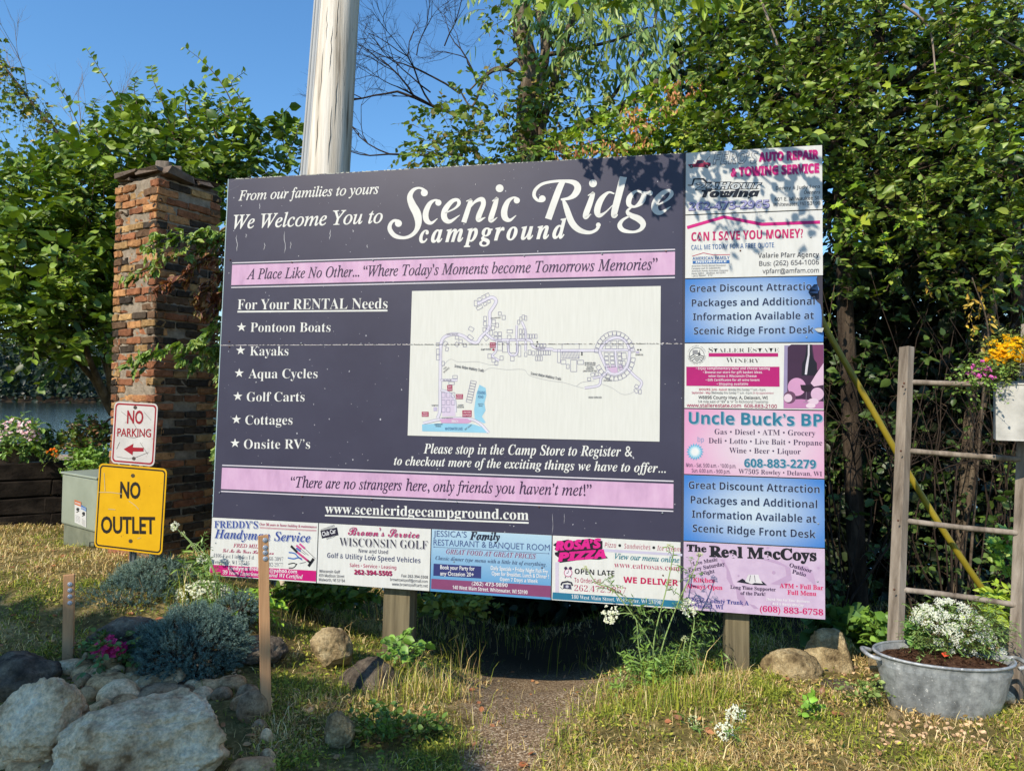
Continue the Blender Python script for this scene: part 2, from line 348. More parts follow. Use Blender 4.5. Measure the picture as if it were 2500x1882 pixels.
sign = thing('campground_sign', 'large dark purple campground notice board with map and adverts, on timber posts', 'sign', mat=SP.mat())
m_navy = noisy('navy_vinyl', [lin(62, 59, 82, .62), lin(72, 70, 93, .62)], 2.2, 7, 0.42, 0.35, stretch=(1, 1, 1), spots=(140, 0.80, lin(120, 118, 134)))
m_edge = flat('board_edge', lin(214, 216, 206), 0.7)
m_white = noisy('white_vinyl', [lin(190, 190, 184), lin(199, 199, 194)], 8, 8, 0.45, 0.3, stretch=(9, 0.6, 1))
m_pink = noisy('pink_vinyl', [lin(170, 136, 166), lin(186, 150, 180), lin(194, 162, 188)], 9, 7, 0.45, 0.3, stretch=(1, 0.35, 1))
m_lilac = noisy('lilac_vinyl', [lin(172, 150, 176), lin(188, 168, 190)], 10, 6, 0.45, 0.3)
def radial(name, ci, co, c, rad, attrname=None):
    """a printed blend from a pale middle to a stronger edge"""
    m, nt, b = base_mat(name, 0.4, 0.35); L = nt.links.new
    tc = N(nt, 'TexCoord'); mp = N(nt, 'Mapping'); mp.inputs['Location'].default_value = (-c[0] / rad[0], -c[1] / rad[1], 0); mp.inputs['Scale'].default_value = (1 / rad[0], 1 / rad[1], 0)
    g = N(nt, 'TexGradient', gradient_type='SPHERICAL'); cr = N(nt, 'ValToRGB')
    cr.color_ramp.elements[0].color = co; cr.color_ramp.elements[1].color = ci; cr.color_ramp.interpolation = 'EASE'
    L(tc.outputs['Object'], mp.inputs[0]); L(mp.outputs[0], g.inputs[0]); L(g.outputs[1], cr.inputs[0]); L(cr.outputs[0], b.inputs['Base Color']); return m
# column and row lines of the board, in its own metres (u right, v up)
uC = float(np.mean([SP.uv(cp('F', 58, 868))[0], SP.uv(cp('G', 52, 700))[0], SP.uv(cp('H', 28, 560))[0]]))       # left edge of the advert column
uMainR = uC - 0.012
rows = [SH] + [float(np.mean([SP.uv(cp(c, *a))[1], SP.uv(cp(c, *b))[1]])) for c, a, b in
        [('F', (66, 858), (1700, 800)), ('G', (58, 58), (1700, 15)), ('G', (55, 818), (1700, 818)), ('H', (30, 58), (1088, 62)), ('H', (30, 550), (1088, 582)), ('H', (28, 1050), (1090, 1102))]] + [0.0]
vAd = float(np.mean([SP.uv(cp('D', 75, 88))[1], SP.uv(cp('E', 1072, 118))[1], SP.uv(cp('E', 2165, 180))[1]]))
uAd = [0.0] + [float(np.mean([SP.uv(cp(c, *a))[0], SP.uv(cp(c, *b))[0]])) for c, a, b in [('D', (1060, 130), (1044, 680)), ('D', (2108, 190), (2100, 750)), ('E', (1063, 115), (1060, 650))]] + [uMainR]
TH = 0.022
# main board: two sheets that meet at the seam
vSeam = float(np.mean([SP.uv(cp('Z', 478, 745.5))[1], SP.uv(cp('Z', 1440, 743.5))[1]]))
def slab(mb, u0, v0, u1, v1, w0, w1, face, edge=m_edge):
    V = [[u0, v0, w0], [u1, v0, w0], [u1, v1, w0], [u0, v1, w0], [u0, v0, w1], [u1, v0, w1], [u1, v1, w1], [u0, v1, w1]]
    mb.add(V, [(4, 5, 6, 7)], face); mb.add(V, [(0, 3, 2, 1), (0, 1, 5, 4), (1, 2, 6, 5), (2, 3, 7, 6), (3, 0, 4, 7)], edge)
def ragged(mb, u0, u1, v, wd, w, mat, n=160, keep=0.8, amp=0.5):
    us = np.linspace(u0, u1, n)
    for i in range(n - 1):
        if rng.random() < keep:
            a, b = rng.normal(0, amp, 2) * wd
            mb.add([[us[i], v - wd * .5 + a * .3, w], [us[i + 1], v - wd * .5 + b * .3, w], [us[i + 1], v + wd * .5 + b, w], [us[i], v + wd * .5 + a, w]], [(0, 1, 2, 3)], mat)
mb = MB(); slab(mb, 0, vAd, uMainR, vSeam - 0.001, -TH, 0, m_navy); slab(mb, 0, vSeam + 0.002, uMainR, SH, -TH, 0, m_navy)
slab(mb, 0.002, 0.002, SW - 0.004, vAd - 0.0005, -TH, -0.002, flat('board_gap', lin(52, 50, 62))); slab(mb, uMainR + 0.0005, vAd, SW - 0.004, SH - 0.002, -TH, -0.002, bpy.data.materials['board_gap'])
panel = mb.build('main_panel', None, sign, local=True)
sh = Sheet(SP, 0.0)
# wear: chips at the seam and edges, flecks and streaks of bare backing
mb = sh.mb
ragged(mb, 0.0, uMainR, vSeam + 0.001, 0.0042, 0.0012, ink(214, 206, 206), 260, 0.85)
ragged(mb, 0.0, uMainR, SH - 0.003, 0.004, 0.0008, ink(206, 208, 196), 300, 0.55, 0.7)
mb.add([[0.0, vAd, .0008], [0.006, vAd, .0008], [0.006, SH, .0008], [0, SH, .0008]], [(0, 1, 2, 3)], ink(176, 200, 206))
for i in range(330):
    u, v = rng.random() * uMainR, vAd + rng.random() * (SH - vAd); r = abs(rng.normal(0, 0.0016)) + 0.0008
    a = rng.random(5).cumsum(); a = a / a[-1] * 2 * PI * 0.97
    mb.add(np.c_[u + r * np.cos(a), v + r * np.sin(a) * (1 + rng.random()), np.full(5, .0009)], [(0, 1, 2, 3, 4)], ink(198, 198, 206))
for x, y, ln in [(365, 480, 56), (150, 830, 160), (412, 860, 70), (605, 820, 210), (1033, 750, 95), (240, 760, 40), (660, 850, 70), (1250, 715, 26), (1385, 860, 30)]:
    q = [sh.uv('A', x + rng.normal(0, 4), y - ln / 2 + ln * t) for t in np.linspace(0, 1, 6)]; sh.stroke(q, [.0005, .0035, .004, .003, .004, .0005], (206, 206, 212), 1.2)
for x, y, ln in [(1340, 190, 120), (1410, 160, 60), (200, 150, 40), (740, 120, 40)]:
    q = [sh.uv('S', x + rng.normal(0, 2), y - ln / 2 + ln * t) for t in np.linspace(0, 1, 5)]; sh.stroke(q, [.0005, .002, .001, .002, .0005], (200, 200, 206), 1.2)
for x, y in [(240, 215), (395, 180), (120, 310), (460, 190), (80, 260)]:
    q = [sh.uv('A', x + 60 * t, y - 30 * t + rng.normal(0, 4)) for t in np.linspace(-1, 1, 5)]; sh.stroke(q, [.0004, .0012, .0008, .0012, .0004], (150, 150, 166), 1.1)
sh.build('worn_patches', panel)
# pink bands
def band(c0, a, c1, b, vt=None):
    p, q = SP.uv(cp(c0, *a)), SP.uv(cp(c1, *b)); return p[0], p[1], q[0], q[1]
for tl, br, lt, lb, name in [(('A', 105, 1037), ('B', 2118, 790), ('A', 105, 1018), ('A', 98, 1250), 'upper'), (('Q', 1328, 1325), ('S', 2060, 94), ('Q', 1328, 1311), ('Q', 1322, 1467), 'lower')]:
    u0, v1 = SP.uv(cp(*tl)); u1 = SP.uv(cp(*br))[0]; v0 = SP.uv(cp('A', 100, 1228) if name == 'upper' else cp('Q', 1322, 1453))[1]
    mb = MB(); slab(mb, u0, v0, u1, v1, 0.0004, 0.0012, m_pink, m_pink); bo = mb.build('pink_band', None, panel, local=True)
    bo['label'] = name + ' pink band with an italic motto'
    s2 = Sheet(SP, 0.0004)
    for q in (lt, lb):
        v = SP.uv(cp(*q))[1]; s2.poly([(u0, v - .0035), (u1, v - .0035), (u1, v + .0035), (u0, v + .0035)], (232, 226, 236))
    if name == 'upper':
        p0 = s2.uv('A', 240, 1172); p1 = s2.uv('B', 1995, 752)
        CROP['X'] = (0, 0, 1.0); a0, a1 = cp('A', 240, 1172), cp('B', 1995, 752)
        s2.text('A Place Like No Other... “Where Today’s Moments become Tomorrows Memories”', 'it', 'X', a0[0], a0[1], a1[0], a1[1], 25, (66, 46, 78), off=0.008, lay=3)
    else:
        s2.text('“There are no strangers here, only friends you haven’t met!”', 'it', 'Z', 628, 1052, 1278, 1071, 23, (66, 46, 78), off=0.008, lay=3)
    s2.build('motto_lettering', panel)
# white lettering
sh = Sheet(SP, 0.0); WH = (236, 236, 232)
sh.text('From our families to yours', 'it', 'A', 163, 428, 1492, 362, 92, WH, off=0.010)
sh.text('We Welcome You to', 'it', 'A', 115, 695, 1530, 638, 128, WH, off=0.012)
sh.text('For Your RENTAL Needs', 'serif', 'Z', 513, 669, 837, 667, 22, WH, off=-0.008)
sh.line('Z', [(513, 673.5), (837, 671)], 4, WH)
for t, x0, x1, y, sx, sy in [('Pontoon Boats', 541, 714, 717, 522, 707), ('Kayaks', 540, 623, 768, 520, 757), ('Aqua Cycles', 537, 686, 817, 517, 806),
                             ('Golf Carts', 533, 658, 867, 514, 856), ('Cottages', 530, 632, 917, 511, 906), ('Onsite RV’s', 527, 670, 969, 508, 957)]:
    sh.text(t, 'serif', 'Z', x0, y, x1, y, 20, WH, off=-0.008)
    for k in range(5):
        a = PI / 2 + k * 2 * PI / 5; q = lambda r, t: (sx + r * math.cos(t), sy - r * math.sin(t))
        sh.pp('Z', [(sx, sy), q(4.1, a - PI / 5), q(10.5, a), q(4.1, a + PI / 5)], WH, 2)
sh.text('Please stop in the Camp Store to Register &', 'sbi', 'Z', 915, 979, 1366, 986, 21, WH)
sh.text('to checkout more of the exciting things we have to offer...', 'sbi', 'Z', 851, 1004, 1438, 1021, 19, WH)
sh.text('www.scenicridgecampground.com', 'serif', 'Z', 702, 1108, 1142, 1123, 21, WH)
sh.line('Z', [(702, 1113), (1142, 1129)], 3.6, WH)
# the hand drawn logo: strokes of varying width, in crop B pixels (x, y, width)
def logo(pts, lay=2, n=7):
    p = spline(pts, n); q = np.array([sh.uv('B', a, b) for a, b, _ in p]); w = np.clip(p[:, 2], 2, None) * CROP['B'][2] / 383.0
    sh.stroke(q, w, WH, lay)
def dot(x, y, r, lay=2.4): sh.disc('B', x, y, r, WH, lay, 22)
dot(338, 208, 25); logo([(350, 215, 30), (335, 188, 22), (300, 173, 16), (258, 190, 30), (235, 235, 44), (252, 292, 58), (285, 355, 64), (296, 420, 52), (280, 475, 36), (242, 512, 28), (188, 527, 24), (128, 512, 34), (94, 470, 36), (96, 432, 30), (122, 405, 22), (155, 412, 30)])
dot(154, 425, 25)
dot(438, 278, 22); logo([(445, 285, 26), (438, 267, 20), (412, 260, 16), (374, 288, 36), (348, 350, 46), (354, 402, 42), (388, 422, 24), (432, 390, 5)])
logo([(486, 352, 8), (555, 318, 16), (584, 284, 28), (572, 258, 24), (532, 270, 34), (486, 328, 46), (480, 384, 46), (518, 412, 30), (590, 366, 5)])
logo([(636, 268, 8), (668, 256, 14), (668, 262, 30), (650, 320, 38), (618, 418, 40)], 2); logo([(640, 345, 6), (694, 275, 20), (744, 254, 36), (757, 290, 38), (724, 375, 42), (728, 402, 30), (772, 382, 5)], 2.2)
logo([(820, 268, 8), (850, 246, 14), (852, 250, 30), (836, 310, 40), (810, 395, 40), (826, 405, 18), (856, 382, 5)]); dot(873, 176, 28)
dot(995, 262, 22); logo([(1002, 268, 26), (996, 250, 20), (970, 242, 16), (930, 272, 36), (906, 335, 48), (912, 385, 44), (946, 402, 24), (990, 368, 5)])
dot(1176, 250, 24); logo([(1186, 258, 24), (1172, 264, 24), (1142, 260, 20), (1118, 228, 26), (1128, 185, 26), (1175, 146, 22), (1250, 128, 20), (1330, 124, 22), (1402, 136, 38), (1428, 172, 50), (1408, 218, 46), (1366, 246, 26), (1308, 256, 14)], 2)
logo([(1322, 128, 40), (1300, 170, 48), (1262, 270, 50), (1218, 394, 50)], 2.2); logo([(1322, 250, 14), (1345, 310, 38), (1384, 415, 46), (1436, 470, 40), (1505, 490, 26), (1555, 474, 22), (1576, 446, 26)], 2.1); dot(1574, 436, 17)
dot(1536, 141, 28); logo([(1500, 228, 8), (1534, 208, 14), (1536, 212, 30), (1518, 270, 40), (1484, 368, 42), (1496, 382, 18), (1520, 358, 5)])
logo([(1688, 214, 10), (1644, 206, 18), (1592, 258, 42), (1566, 330, 46), (1580, 368, 34), (1622, 348, 14), (1682, 290, 6)], 2); logo([(1752, 94, 52), (1722, 210, 50), (1688, 345, 46), (1690, 374, 30), (1712, 362, 8)], 2.2)
logo([(1888, 206, 18), (1842, 196, 16), (1798, 238, 38), (1792, 290, 34), (1832, 306, 18), (1880, 272, 40), (1898, 222, 34), (1884, 204, 18)], 2); logo([(1896, 204, 14), (1930, 210, 22), (1946, 208, 26)], 2.3); dot(1943, 210, 18)
logo([(1812, 306, 12), (1780, 340, 22), (1806, 368, 36), (1862, 394, 46), (1892, 430, 40), (1874, 468, 26), (1822, 486, 18), (1752, 474, 30), (1726, 440, 34), (1746, 402, 22), (1796, 372, 12)], 2.1)
logo([(1982, 300, 8), (2056, 262, 16), (2094, 220, 28), (2080, 192, 22), (2032, 210, 36), (1984, 266, 46), (1976, 322, 46), (2014, 350, 30), (2088, 306, 5)])
sh.text('campground', 'sbi', 'B', 300, 562, 1345, 528, 128, WH, off=0.012, space=1.25)
sh.build('sign_lettering', panel)

# the site map
mu0, mv1 = SP.uv(cp('M', 88, 70)); mu1, mv0 = SP.uv(cp('M', 2112, 1300)); mu0 = min(mu0, SP.uv(cp('M', 55, 1250))[0])
mb = MB(); slab(mb, mu0, mv0, mu1, mv1, 0.0005, 0.003, m_white, m_white); mpn = mb.build('map_panel', None, sign, local=True); mpn['label'] = 'white site map of the campground'
sh = Sheet(SP, 0.003); GL = (150, 148, 176); RD = (226, 222, 236); BL = (150, 206, 232); CR = (168, 40, 84)
def road(pts, w=24, c=RD):
    p = [tuple(a) for a in spline(np.array(pts, float), 6)]; sh.line('M', p, w + 7, GL, 1); sh.line('M', p, w, c, 1.6)
def lot(x, y, w, h, a=0, fill=None):
    c, s = math.cos(a), math.sin(a); q = [(x + c * dx - s * dy, y + s * dx + c * dy) for dx, dy in [(-w / 2, -h / 2), (w / 2, -h / 2), (w / 2, h / 2), (-w / 2, h / 2)]]
    if fill: sh.pp('M', q, fill, 1.3)
    for i in range(4): sh.line('M', [q[i], q[(i + 1) % 4]], 4.0, GL, 1.7)
road([(622, 175), (690, 142), (745, 122), (776, 150), (760, 190), (725, 245), (725, 300), (718, 370), (690, 410), (650, 450), (620, 492), (570, 482), (510, 440), (440, 422), (375, 435), (335, 470), (322, 540), (320, 700), (318, 900), (316, 1050), (296, 1110)])
road([(690, 415), (720, 440), (770, 468), (900, 470), (1050, 472), (1075, 520), (1130, 542), (1230, 545), (1260, 556), (1450, 556), (1620, 556)], 18)
road([(1620, 556), (1660, 500), (1730, 455), (1810, 460), (1858, 520), (1865, 600), (1840, 690), (1770, 745), (1700, 735), (1660, 660), (1630, 590), (1620, 556)], 20); road([(1630, 554), (1900, 552)], 16); road([(1750, 560), (1765, 735)], 12); road([(1845, 695), (1905, 760), (1965, 815), (1945, 870)], 16); road([(1685, 730), (1635, 780), (1615, 840), (1500, 862)], 16); road([(1640, 765), (1565, 785)], 12)
road([(945, 350), (940, 470)], 14); road([(985, 320), (1015, 400), (1018, 560)], 16); road([(780, 470), (775, 560), (745, 600), (800, 640)], 14); road([(870, 480), (880, 570), (915, 598), (950, 570), (948, 480)], 14)
road([(320, 880), (380, 895), (435, 950), (445, 1060)], 16); road([(320, 798), (460, 798)], 16); road([(178, 1150), (330, 1118), (540, 1112), (640, 1150), (715, 1228)], 18)
for x, y, w, h, a in [(610, 170, 26, 46, 0), (640, 205, 50, 26, -.5), (685, 175, 26, 26, -.4), (715, 155, 26, 26, -.4), (642, 140, 28, 30, -.4), (675, 120, 28, 30, -.4), (706, 104, 28, 30, -.4), (686, 295, 24, 36, 0), (684, 336, 24, 34, 0), (708, 368, 24, 34, 0), (680, 385, 24, 34, 0),
                      (756, 320, 28, 34, 0), (750, 370, 28, 34, 0), (784, 350, 24, 34, 0), (806, 255, 24, 28, 0), (838, 286, 26, 34, 0), (572, 380, 40, 30, .5), (565, 450, 46, 30, .7), (888, 400, 46, 28, 0), (882, 446, 30, 30, 0), (960, 325, 18, 34, 0), (978, 300, 18, 34, 0), (998, 284, 20, 36, 0), (1018, 292, 18, 36, 0),
                      (456, 450, 28, 28, 0), (486, 480, 28, 30, 0), (520, 512, 26, 28, 0), (360, 500, 30, 36, .6), (374, 545, 22, 30, .2), (455, 505, 28, 30, .6), (300, 505, 26, 24, 0), (302, 565, 28, 44, 0), (302, 612, 28, 44, 0), (342, 662, 22, 34, 0), (690, 452, 30, 44, -.7), (735, 412, 22, 40, 0), (755, 635, 28, 34, 0), (778, 660, 26, 32, 0), (722, 602, 28, 36, 0), (820, 618, 26, 34, 0),
                      (850, 530, 44, 80, 0), (912, 520, 56, 110, 0), (966, 560, 24, 90, 0), (806, 520, 40, 70, 0), (908, 622, 30, 40, 0), (1018, 588, 20, 34, 0), (1050, 572, 24, 38, 0), (1080, 578, 22, 34, 0), (440, 772, 38, 24, 0), (412, 822, 46, 24, 0), (1326, 650, 40, 34, 0), (1410, 680, 50, 96, 0), (1466, 652, 48, 34, 0), (1362, 686, 24, 34, 0), (1290, 600, 24, 110, 0), (1385, 525, 140, 44, 0),
                      (1565, 754, 30, 26, -.2), (1598, 748, 26, 26, 0), (1536, 790, 26, 26, 0), (1925, 850, 30, 26, .5), (1920, 886, 24, 36, -.6), (1952, 892, 24, 34, 0)]: lot(x, y, w, h, a)
for k in range(6): lot(1112 + k * 20, 574, 18, 36); 
for k in range(3): lot(1106 + k * 20, 620, 18, 36); lot(1120 + k * 26, 514, 22, 28)
for k in range(4): lot(975 + (k % 2) * 28, 400 + (k // 2) * 45, 20, 38); lot(1036 + k * 22, 440, 18, 34); lot(772 + (k % 2) * 34, 420 + (k // 2) * 36, 28, 30)
for k in range(11): sh.line('M', [(1318 + k * 12, 566), (1330 + k * 12, 618)], 4, GL, 1.7)
lot(1384, 592, 140, 56)
for k in range(8):
    for x in (1676, 1722, 1785): 
        if k < 5: lot(x + k * 3, 585 + k * 34 if k < 4 else 700, 34, 26, 0, (224, 206, 228) if k > 2 else None)
lot(1820, 600, 40, 50, -.1); lot(1815, 660, 36, 40, -.2)
for k in range(6): lot(1690 + k % 3 * 52, 488 + k // 3 * 40, 40, 28)
sh.pp('M', [(1690, 700), (1765, 690), (1770, 738), (1720, 738)], (214, 186, 216), 1.9)
for a in np.linspace(-2.9, 2.6, 26):
    if abs(a) > 0.12: lot(1745 + 152 * math.cos(a), 600 + 185 * math.sin(a), 34, 36, a)
sh.pp('M', [(640, 835), (690, 862), (697, 920), (680, 985), (690, 1045), (660, 1095), (692, 1145), (672, 1150), (600, 1112), (596, 1040), (615, 905)][::-1], BL, 1.2)
sh.pp('M', [(170, 1160), (300, 1150), (580, 1155), (660, 1180), (705, 1228), (172, 1215)][::-1], BL, 1.2)
sh.pp('M', [(312, 1118), (420, 1108), (540, 1110), (578, 1135), (540, 1152), (330, 1148)][::-1], (214, 170, 208), 2.2)
sh.pp('M', [(332, 895), (390, 900), (432, 960), (445, 1092), (335, 1096)][::-1], (222, 208, 230), 1.1)
for k in range(8): lot(590 - k * 5, 815 + k * 22, 46, 21, .2); lot(345 + (k % 3) * 40, 920 + (k // 3) * 60, 28, 40)
trail = [(330, 690), (400, 628), (470, 650), (620, 648), (720, 672), (780, 672)]
for tr in (trail, [(670, 730), (730, 700), (860, 712), (1000, 712), (1050, 760), (1200, 800), (1330, 818), (1440, 852), (1490, 862)], [(1430, 850), (1480, 815), (1580, 806)], [(1640, 830), (1720, 860), (1800, 910), (1860, 912), (1915, 885)]):
    sh.line('M', [tuple(a) for a in spline(np.array(tr, float), 6)], 2.6, (176, 176, 184), 1.2)
for x0, y0, x1, y1, a, b in [(376, 838, 418, 886, 'BATH', 'HOUSE'), (448, 912, 505, 952, 'PRIVATE', 'RESIDENCE'), (168, 1056, 224, 1096, 'PRIVATE', 'RESIDENCE'), (500, 1044, 576, 1098, 'CAMP STORE', 'REGISTRATION'), (724, 490, 772, 534, 'BATH', 'HOUSE')]:
    sh.pp('M', [(x0, y0), (x0, y1), (x1, y1), (x1, y0)], CR, 2.4); h = (y1 - y0)
    sh.text(a, 'bold', 'M', x0 + 8, y0 + h * .42, x1 - 8, y0 + h * .42, h * .26, (240, 214, 224), lay=3); sh.text(b, 'bold', 'M', x0 + 4, y0 + h * .85, x1 - 4, y0 + h * .85, h * .26, (240, 214, 224), lay=3)
sh.pp('M', [(264, 1018), (264, 1050), (294, 1050), (294, 1018)], (196, 188, 216), 2); sh.pp('M', [(1918, 562), (1918, 580), (1946, 580), (1946, 562)], (196, 188, 216), 2)
sh.disc('M', 754, 549, 10, CR, 2)
for x, y in [(1112, 486), (1105, 522), (1477, 575), (1477, 590), (1936, 550), (1957, 550)]: sh.disc('M', x, y, 7, (50, 48, 60), 2.4, 10)
DK = (74, 72, 88)
for t, x0, y0, x1, y1, cap in [('Scenic Ridge Walking Trails', 435, 692, 674, 732, 22), ('Scenic Ridge Walking Trails', 1057, 752, 1306, 800, 22), ('RIDGE OVERLOOK', 1532, 946, 1640, 946, 14), ('TRAIL', 1672, 790, 1704, 790, 13), ('ENTRANCE', 1656, 808, 1720, 808, 13), ('TRAIL', 350, 715, 375, 692, 12), ('ENTRANCE', 350, 740, 396, 700, 12),
                               ('RECREATION AREA', 1500, 664, 1590, 664, 13), ('W/ PLAYGROUND', 1500, 680, 1588, 680, 13), ('VOLLEYBALL', 1515, 697, 1572, 697, 12), ('HORSESHOES', 1511, 713, 1574, 713, 12), ('LARGE PAVILION TENT', 1486, 730, 1600, 730, 13), ('DUMP STATION', 652, 555, 736, 553, 14), ('DUMPSTER', 250, 1010, 303, 1010, 12), ('DUMPSTER', 1916, 597, 1978, 597, 12),
                               ('HILL HOLLOW', 342, 804, 410, 804, 12), ('CAMPGROUND', 272, 1166, 338, 1163, 12), ('ENTRANCE', 282, 1180, 326, 1180, 11), ('LAUNDRY', 464, 1008, 510, 1008, 12), ('RESTROOMS', 458, 1024, 514, 1024, 12), ('AQUA CYCLE', 628, 998, 672, 998, 10), ('RENTALS', 634, 1013, 666, 1013, 10), ('R & W TOWNLINE RD.', 332, 1113, 424, 1113, 11), ('SCENIC RIDGE WAY', 372, 430, 466, 428, 12), ('SCENIC RIDGE WAY', 1100, 548, 1178, 546, 12), ('BLACK HAWK RIDGE', 732, 298, 812, 292, 11), ('BOAT LAUNCH', 524, 1208, 580, 1166, 12)]:
    sh.text(t, 'sans', 'M', x0, y0, x1, y1, cap, DK, off=0.01, lay=2.6)
for t, x0, y0, x1, y1, cap in [('FISHING', 624, 912, 688, 914, 24), ('POND', 628, 945, 672, 946, 22), ('WHITEWATER LAKE', 358, 1206, 502, 1206, 22)]: sh.text(t, 'sans', 'M', x0, y0, x1, y1, cap, (46, 92, 150), off=0.01, lay=2.6)
sh.text('BEACH', 'sans', 'M', 414, 1144, 466, 1144, 20, (244, 238, 246), off=0.02, lay=3)
ragged(sh.mb, mu0, mu1, vSeam + 0.001, 0.003, 0.003 + 0.004, ink(122, 116, 112), 200, 0.72, 0.5)
sh.build('map_drawing', mpn)
# ---------------------------------------------------------------- the adverts
def advert(u0, v0, u1, v1, face, label, outline=None):
    mb = MB(); g = 0.0035
    if outline is None: slab(mb, u0 + g, v0 + g, u1 - g, v1 - g, -0.0015, 0.004, face)
    else:
        n = len(outline); o = np.asarray(outline)
        mb.add(np.c_[np.vstack([o, o]), np.r_[np.full(n, .004), np.full(n, -.0015)]], [tuple(range(n))], face)
        mb.add(np.c_[np.vstack([o, o]), np.r_[np.full(n, .004), np.full(n, -.0015)]], [(i, i + n, (i + 1) % n + n, (i + 1) % n) for i in range(n)], m_edge)
    o = mb.build('advert_panel', None, sign, local=True); o['label'] = label
    return o, Sheet(SP, 0.004)
MG = (206, 24, 124); NV = (44, 46, 84); GY = (104, 104, 112); BK = (34, 34, 42); RS = (184, 40, 96)
m_ad = noisy('advert_white', [lin(190, 190, 186), lin(200, 200, 197)], 7, 8, 0.42, 0.35, stretch=(5, 0.8, 1), spots=(60, 0.735, lin(184, 182, 176)))
# handyman
o, s = advert(uAd[0], 0, uAd[1], vAd, m_ad, 'white handyman advert with blue heading and tools')
s.pp('D', [(57, 524), (51, 620), (1038, 682), (1040, 582)], MG, 1); BLU = (58, 80, 156); SHB = (176, 184, 210)
s.text('FREDDY’S', 'serif', 'D', 92, 182, 498, 186, 64, BLU, shadow=SHB)
s.text('Over 36 years in home building & maintenance', 'it', 'D', 512, 160, 1045, 186, 24, RS, off=.01)
s.line('D', [(515, 178), (1042, 206)], 5, RS); s.line('D', [(515, 187), (1042, 215)], 3, RS)
s.text('Handyman Service', 'sbi', 'D', 92, 276, 985, 316, 82, BLU, shadow=SHB)
s.text('FRED MILLER', 'it', 'D', 268, 362, 600, 376, 34, RS, off=.01); s.text('Let Me Be Your Handyman', 'script', 'D', 168, 408, 645, 432, 34, RS)
for t, a in [('4106 East Bingham Rd.', (80, 456, 465, 478)), ('Janesville, WI 53546', (78, 512, 418, 528)), ('868-3097', (580, 486, 733, 492)), ('302-2977', (580, 540, 730, 546))]: s.text(t, 'serif', 'D', *a, 36, (96, 98, 118), off=-.022)
s.text('handymanfred', 'bold', 'D', 222, 573, 500, 583, 34, (240, 236, 240), lay=2.4); s.text('4@yahoo.com', 'bold', 'D', 582, 592, 862, 606, 34, (240, 236, 240), lay=2.4)
s.text('39 Years Experience  Insured WI Certified', 'sbi', 'D', 170, 612, 915, 656, 36, (240, 236, 240), lay=2.4)
for pts, w, c in [([(805, 350), (865, 410)], 26, BK), ([(862, 408), (965, 490)], 22, (200, 70, 130)), ([(955, 482), (990, 510)], 24, BK), ([(1018, 468), (968, 540)], 30, BK), ([(855, 345), (900, 380)], 22, (206, 90, 150)), ([(885, 330), (935, 375)], 22, (206, 90, 150)),
                  ([(935, 375), (1035, 470)], 5, (90, 90, 100)), ([(900, 380), (968, 438)], 5, (90, 90, 100)), ([(855, 370), (895, 400)], 20, (90, 120, 190)), ([(895, 400), (940, 430)], 5, GY), ([(785, 410), (840, 420), (870, 450), (910, 480)], 14, (88, 126, 194)), ([(776, 460), (830, 470), (870, 460), (905, 470)], 14, (88, 126, 194)),
                  ([(780, 520), (830, 510), (860, 525)], 10, BK), ([(785, 555), (830, 552), (862, 515)], 10, BK), ([(885, 515), (945, 500)], 6, GY)]: s.line('D', [tuple(q) for q in (spline(np.array(pts, float), 4) if len(pts) > 2 else pts)], w, c, 2)
s.build('handyman_lettering', o)
# golf carts
o, s = advert(uAd[1], 0, uAd[2], vAd, m_ad, 'white golf cart dealer advert with magenta script')
def rot_rect(c, x, y, w, h, a, col, lay): cc, ss = math.cos(a), math.sin(a); s.pp(c, [(x + cc * dx + ss * dy, y - ss * dx + cc * dy) for dx, dy in [(-w / 2, -h / 2), (-w / 2, h / 2), (w / 2, h / 2), (w / 2, -h / 2)]], col, lay)
rot_rect('D', 1164, 230, 158, 74, .2, (40, 36, 56), 1); s.text('Club Car', 'gill', 'D', 1100, 262, 1226, 228, 40, (236, 236, 240), off=.02)
s.text('AUTHORIZED', 'bold', 'D', 1086, 216, 1214, 172, 20, GY, space=1.2); s.text('DEALER', 'bold', 'D', 1140, 292, 1220, 264, 20, GY, space=1.2)
s.text('Brown’s Service', 'script', 'D', 1335, 248, 1998, 278, 74, (188, 44, 108), off=.004, shadow=(150, 140, 156), sd=(.004, -.003))
s.text('WISCONSIN GOLF', 'serif', 'D', 1255, 348, 2075, 380, 76, (48, 48, 66), off=-.014, shadow=(176, 174, 184), sd=(.006, -.006))
s.text('New and Used', 'bold', 'D', 1435, 412, 1708, 426, 36, (82, 84, 108), off=-.01); s.text('Golf & Utility Low Speed Vehicles', 'bold', 'D', 1142, 460, 2010, 510, 46, (62, 70, 112), off=-.008)
s.text('Sales • Service • Leasing', 'bold', 'D', 1352, 545, 1785, 568, 34, RS, off=-.012); s.text('262-394-5505', 'bold', 'D', 1392, 612, 1745, 626, 42, RS, off=.01, shadow=(90, 60, 90), sd=(.004, -.004))
for t, st, a in [('Wisconsin Golf', 'bold', (1068, 597, 1262, 606)), ('459 Madison Street', 'sans', (1065, 636, 1303, 647)), ('Walworth, WI 53184', 'sans', (1063, 676, 1308, 688)), ('Fax 262-394-5508', 'bold', (1833, 640, 2080, 655)), ('brownswisgolf@gmail.com', 'sans', (1728, 674, 2078, 694)), ('www.brownsgolfcarts.net', 'sans', (1745, 717, 2078, 735))]: s.text(t, st, 'D', *a, 27, GY, off=.012 if st == 'sans' else 0)
s.build('golf_lettering', o)
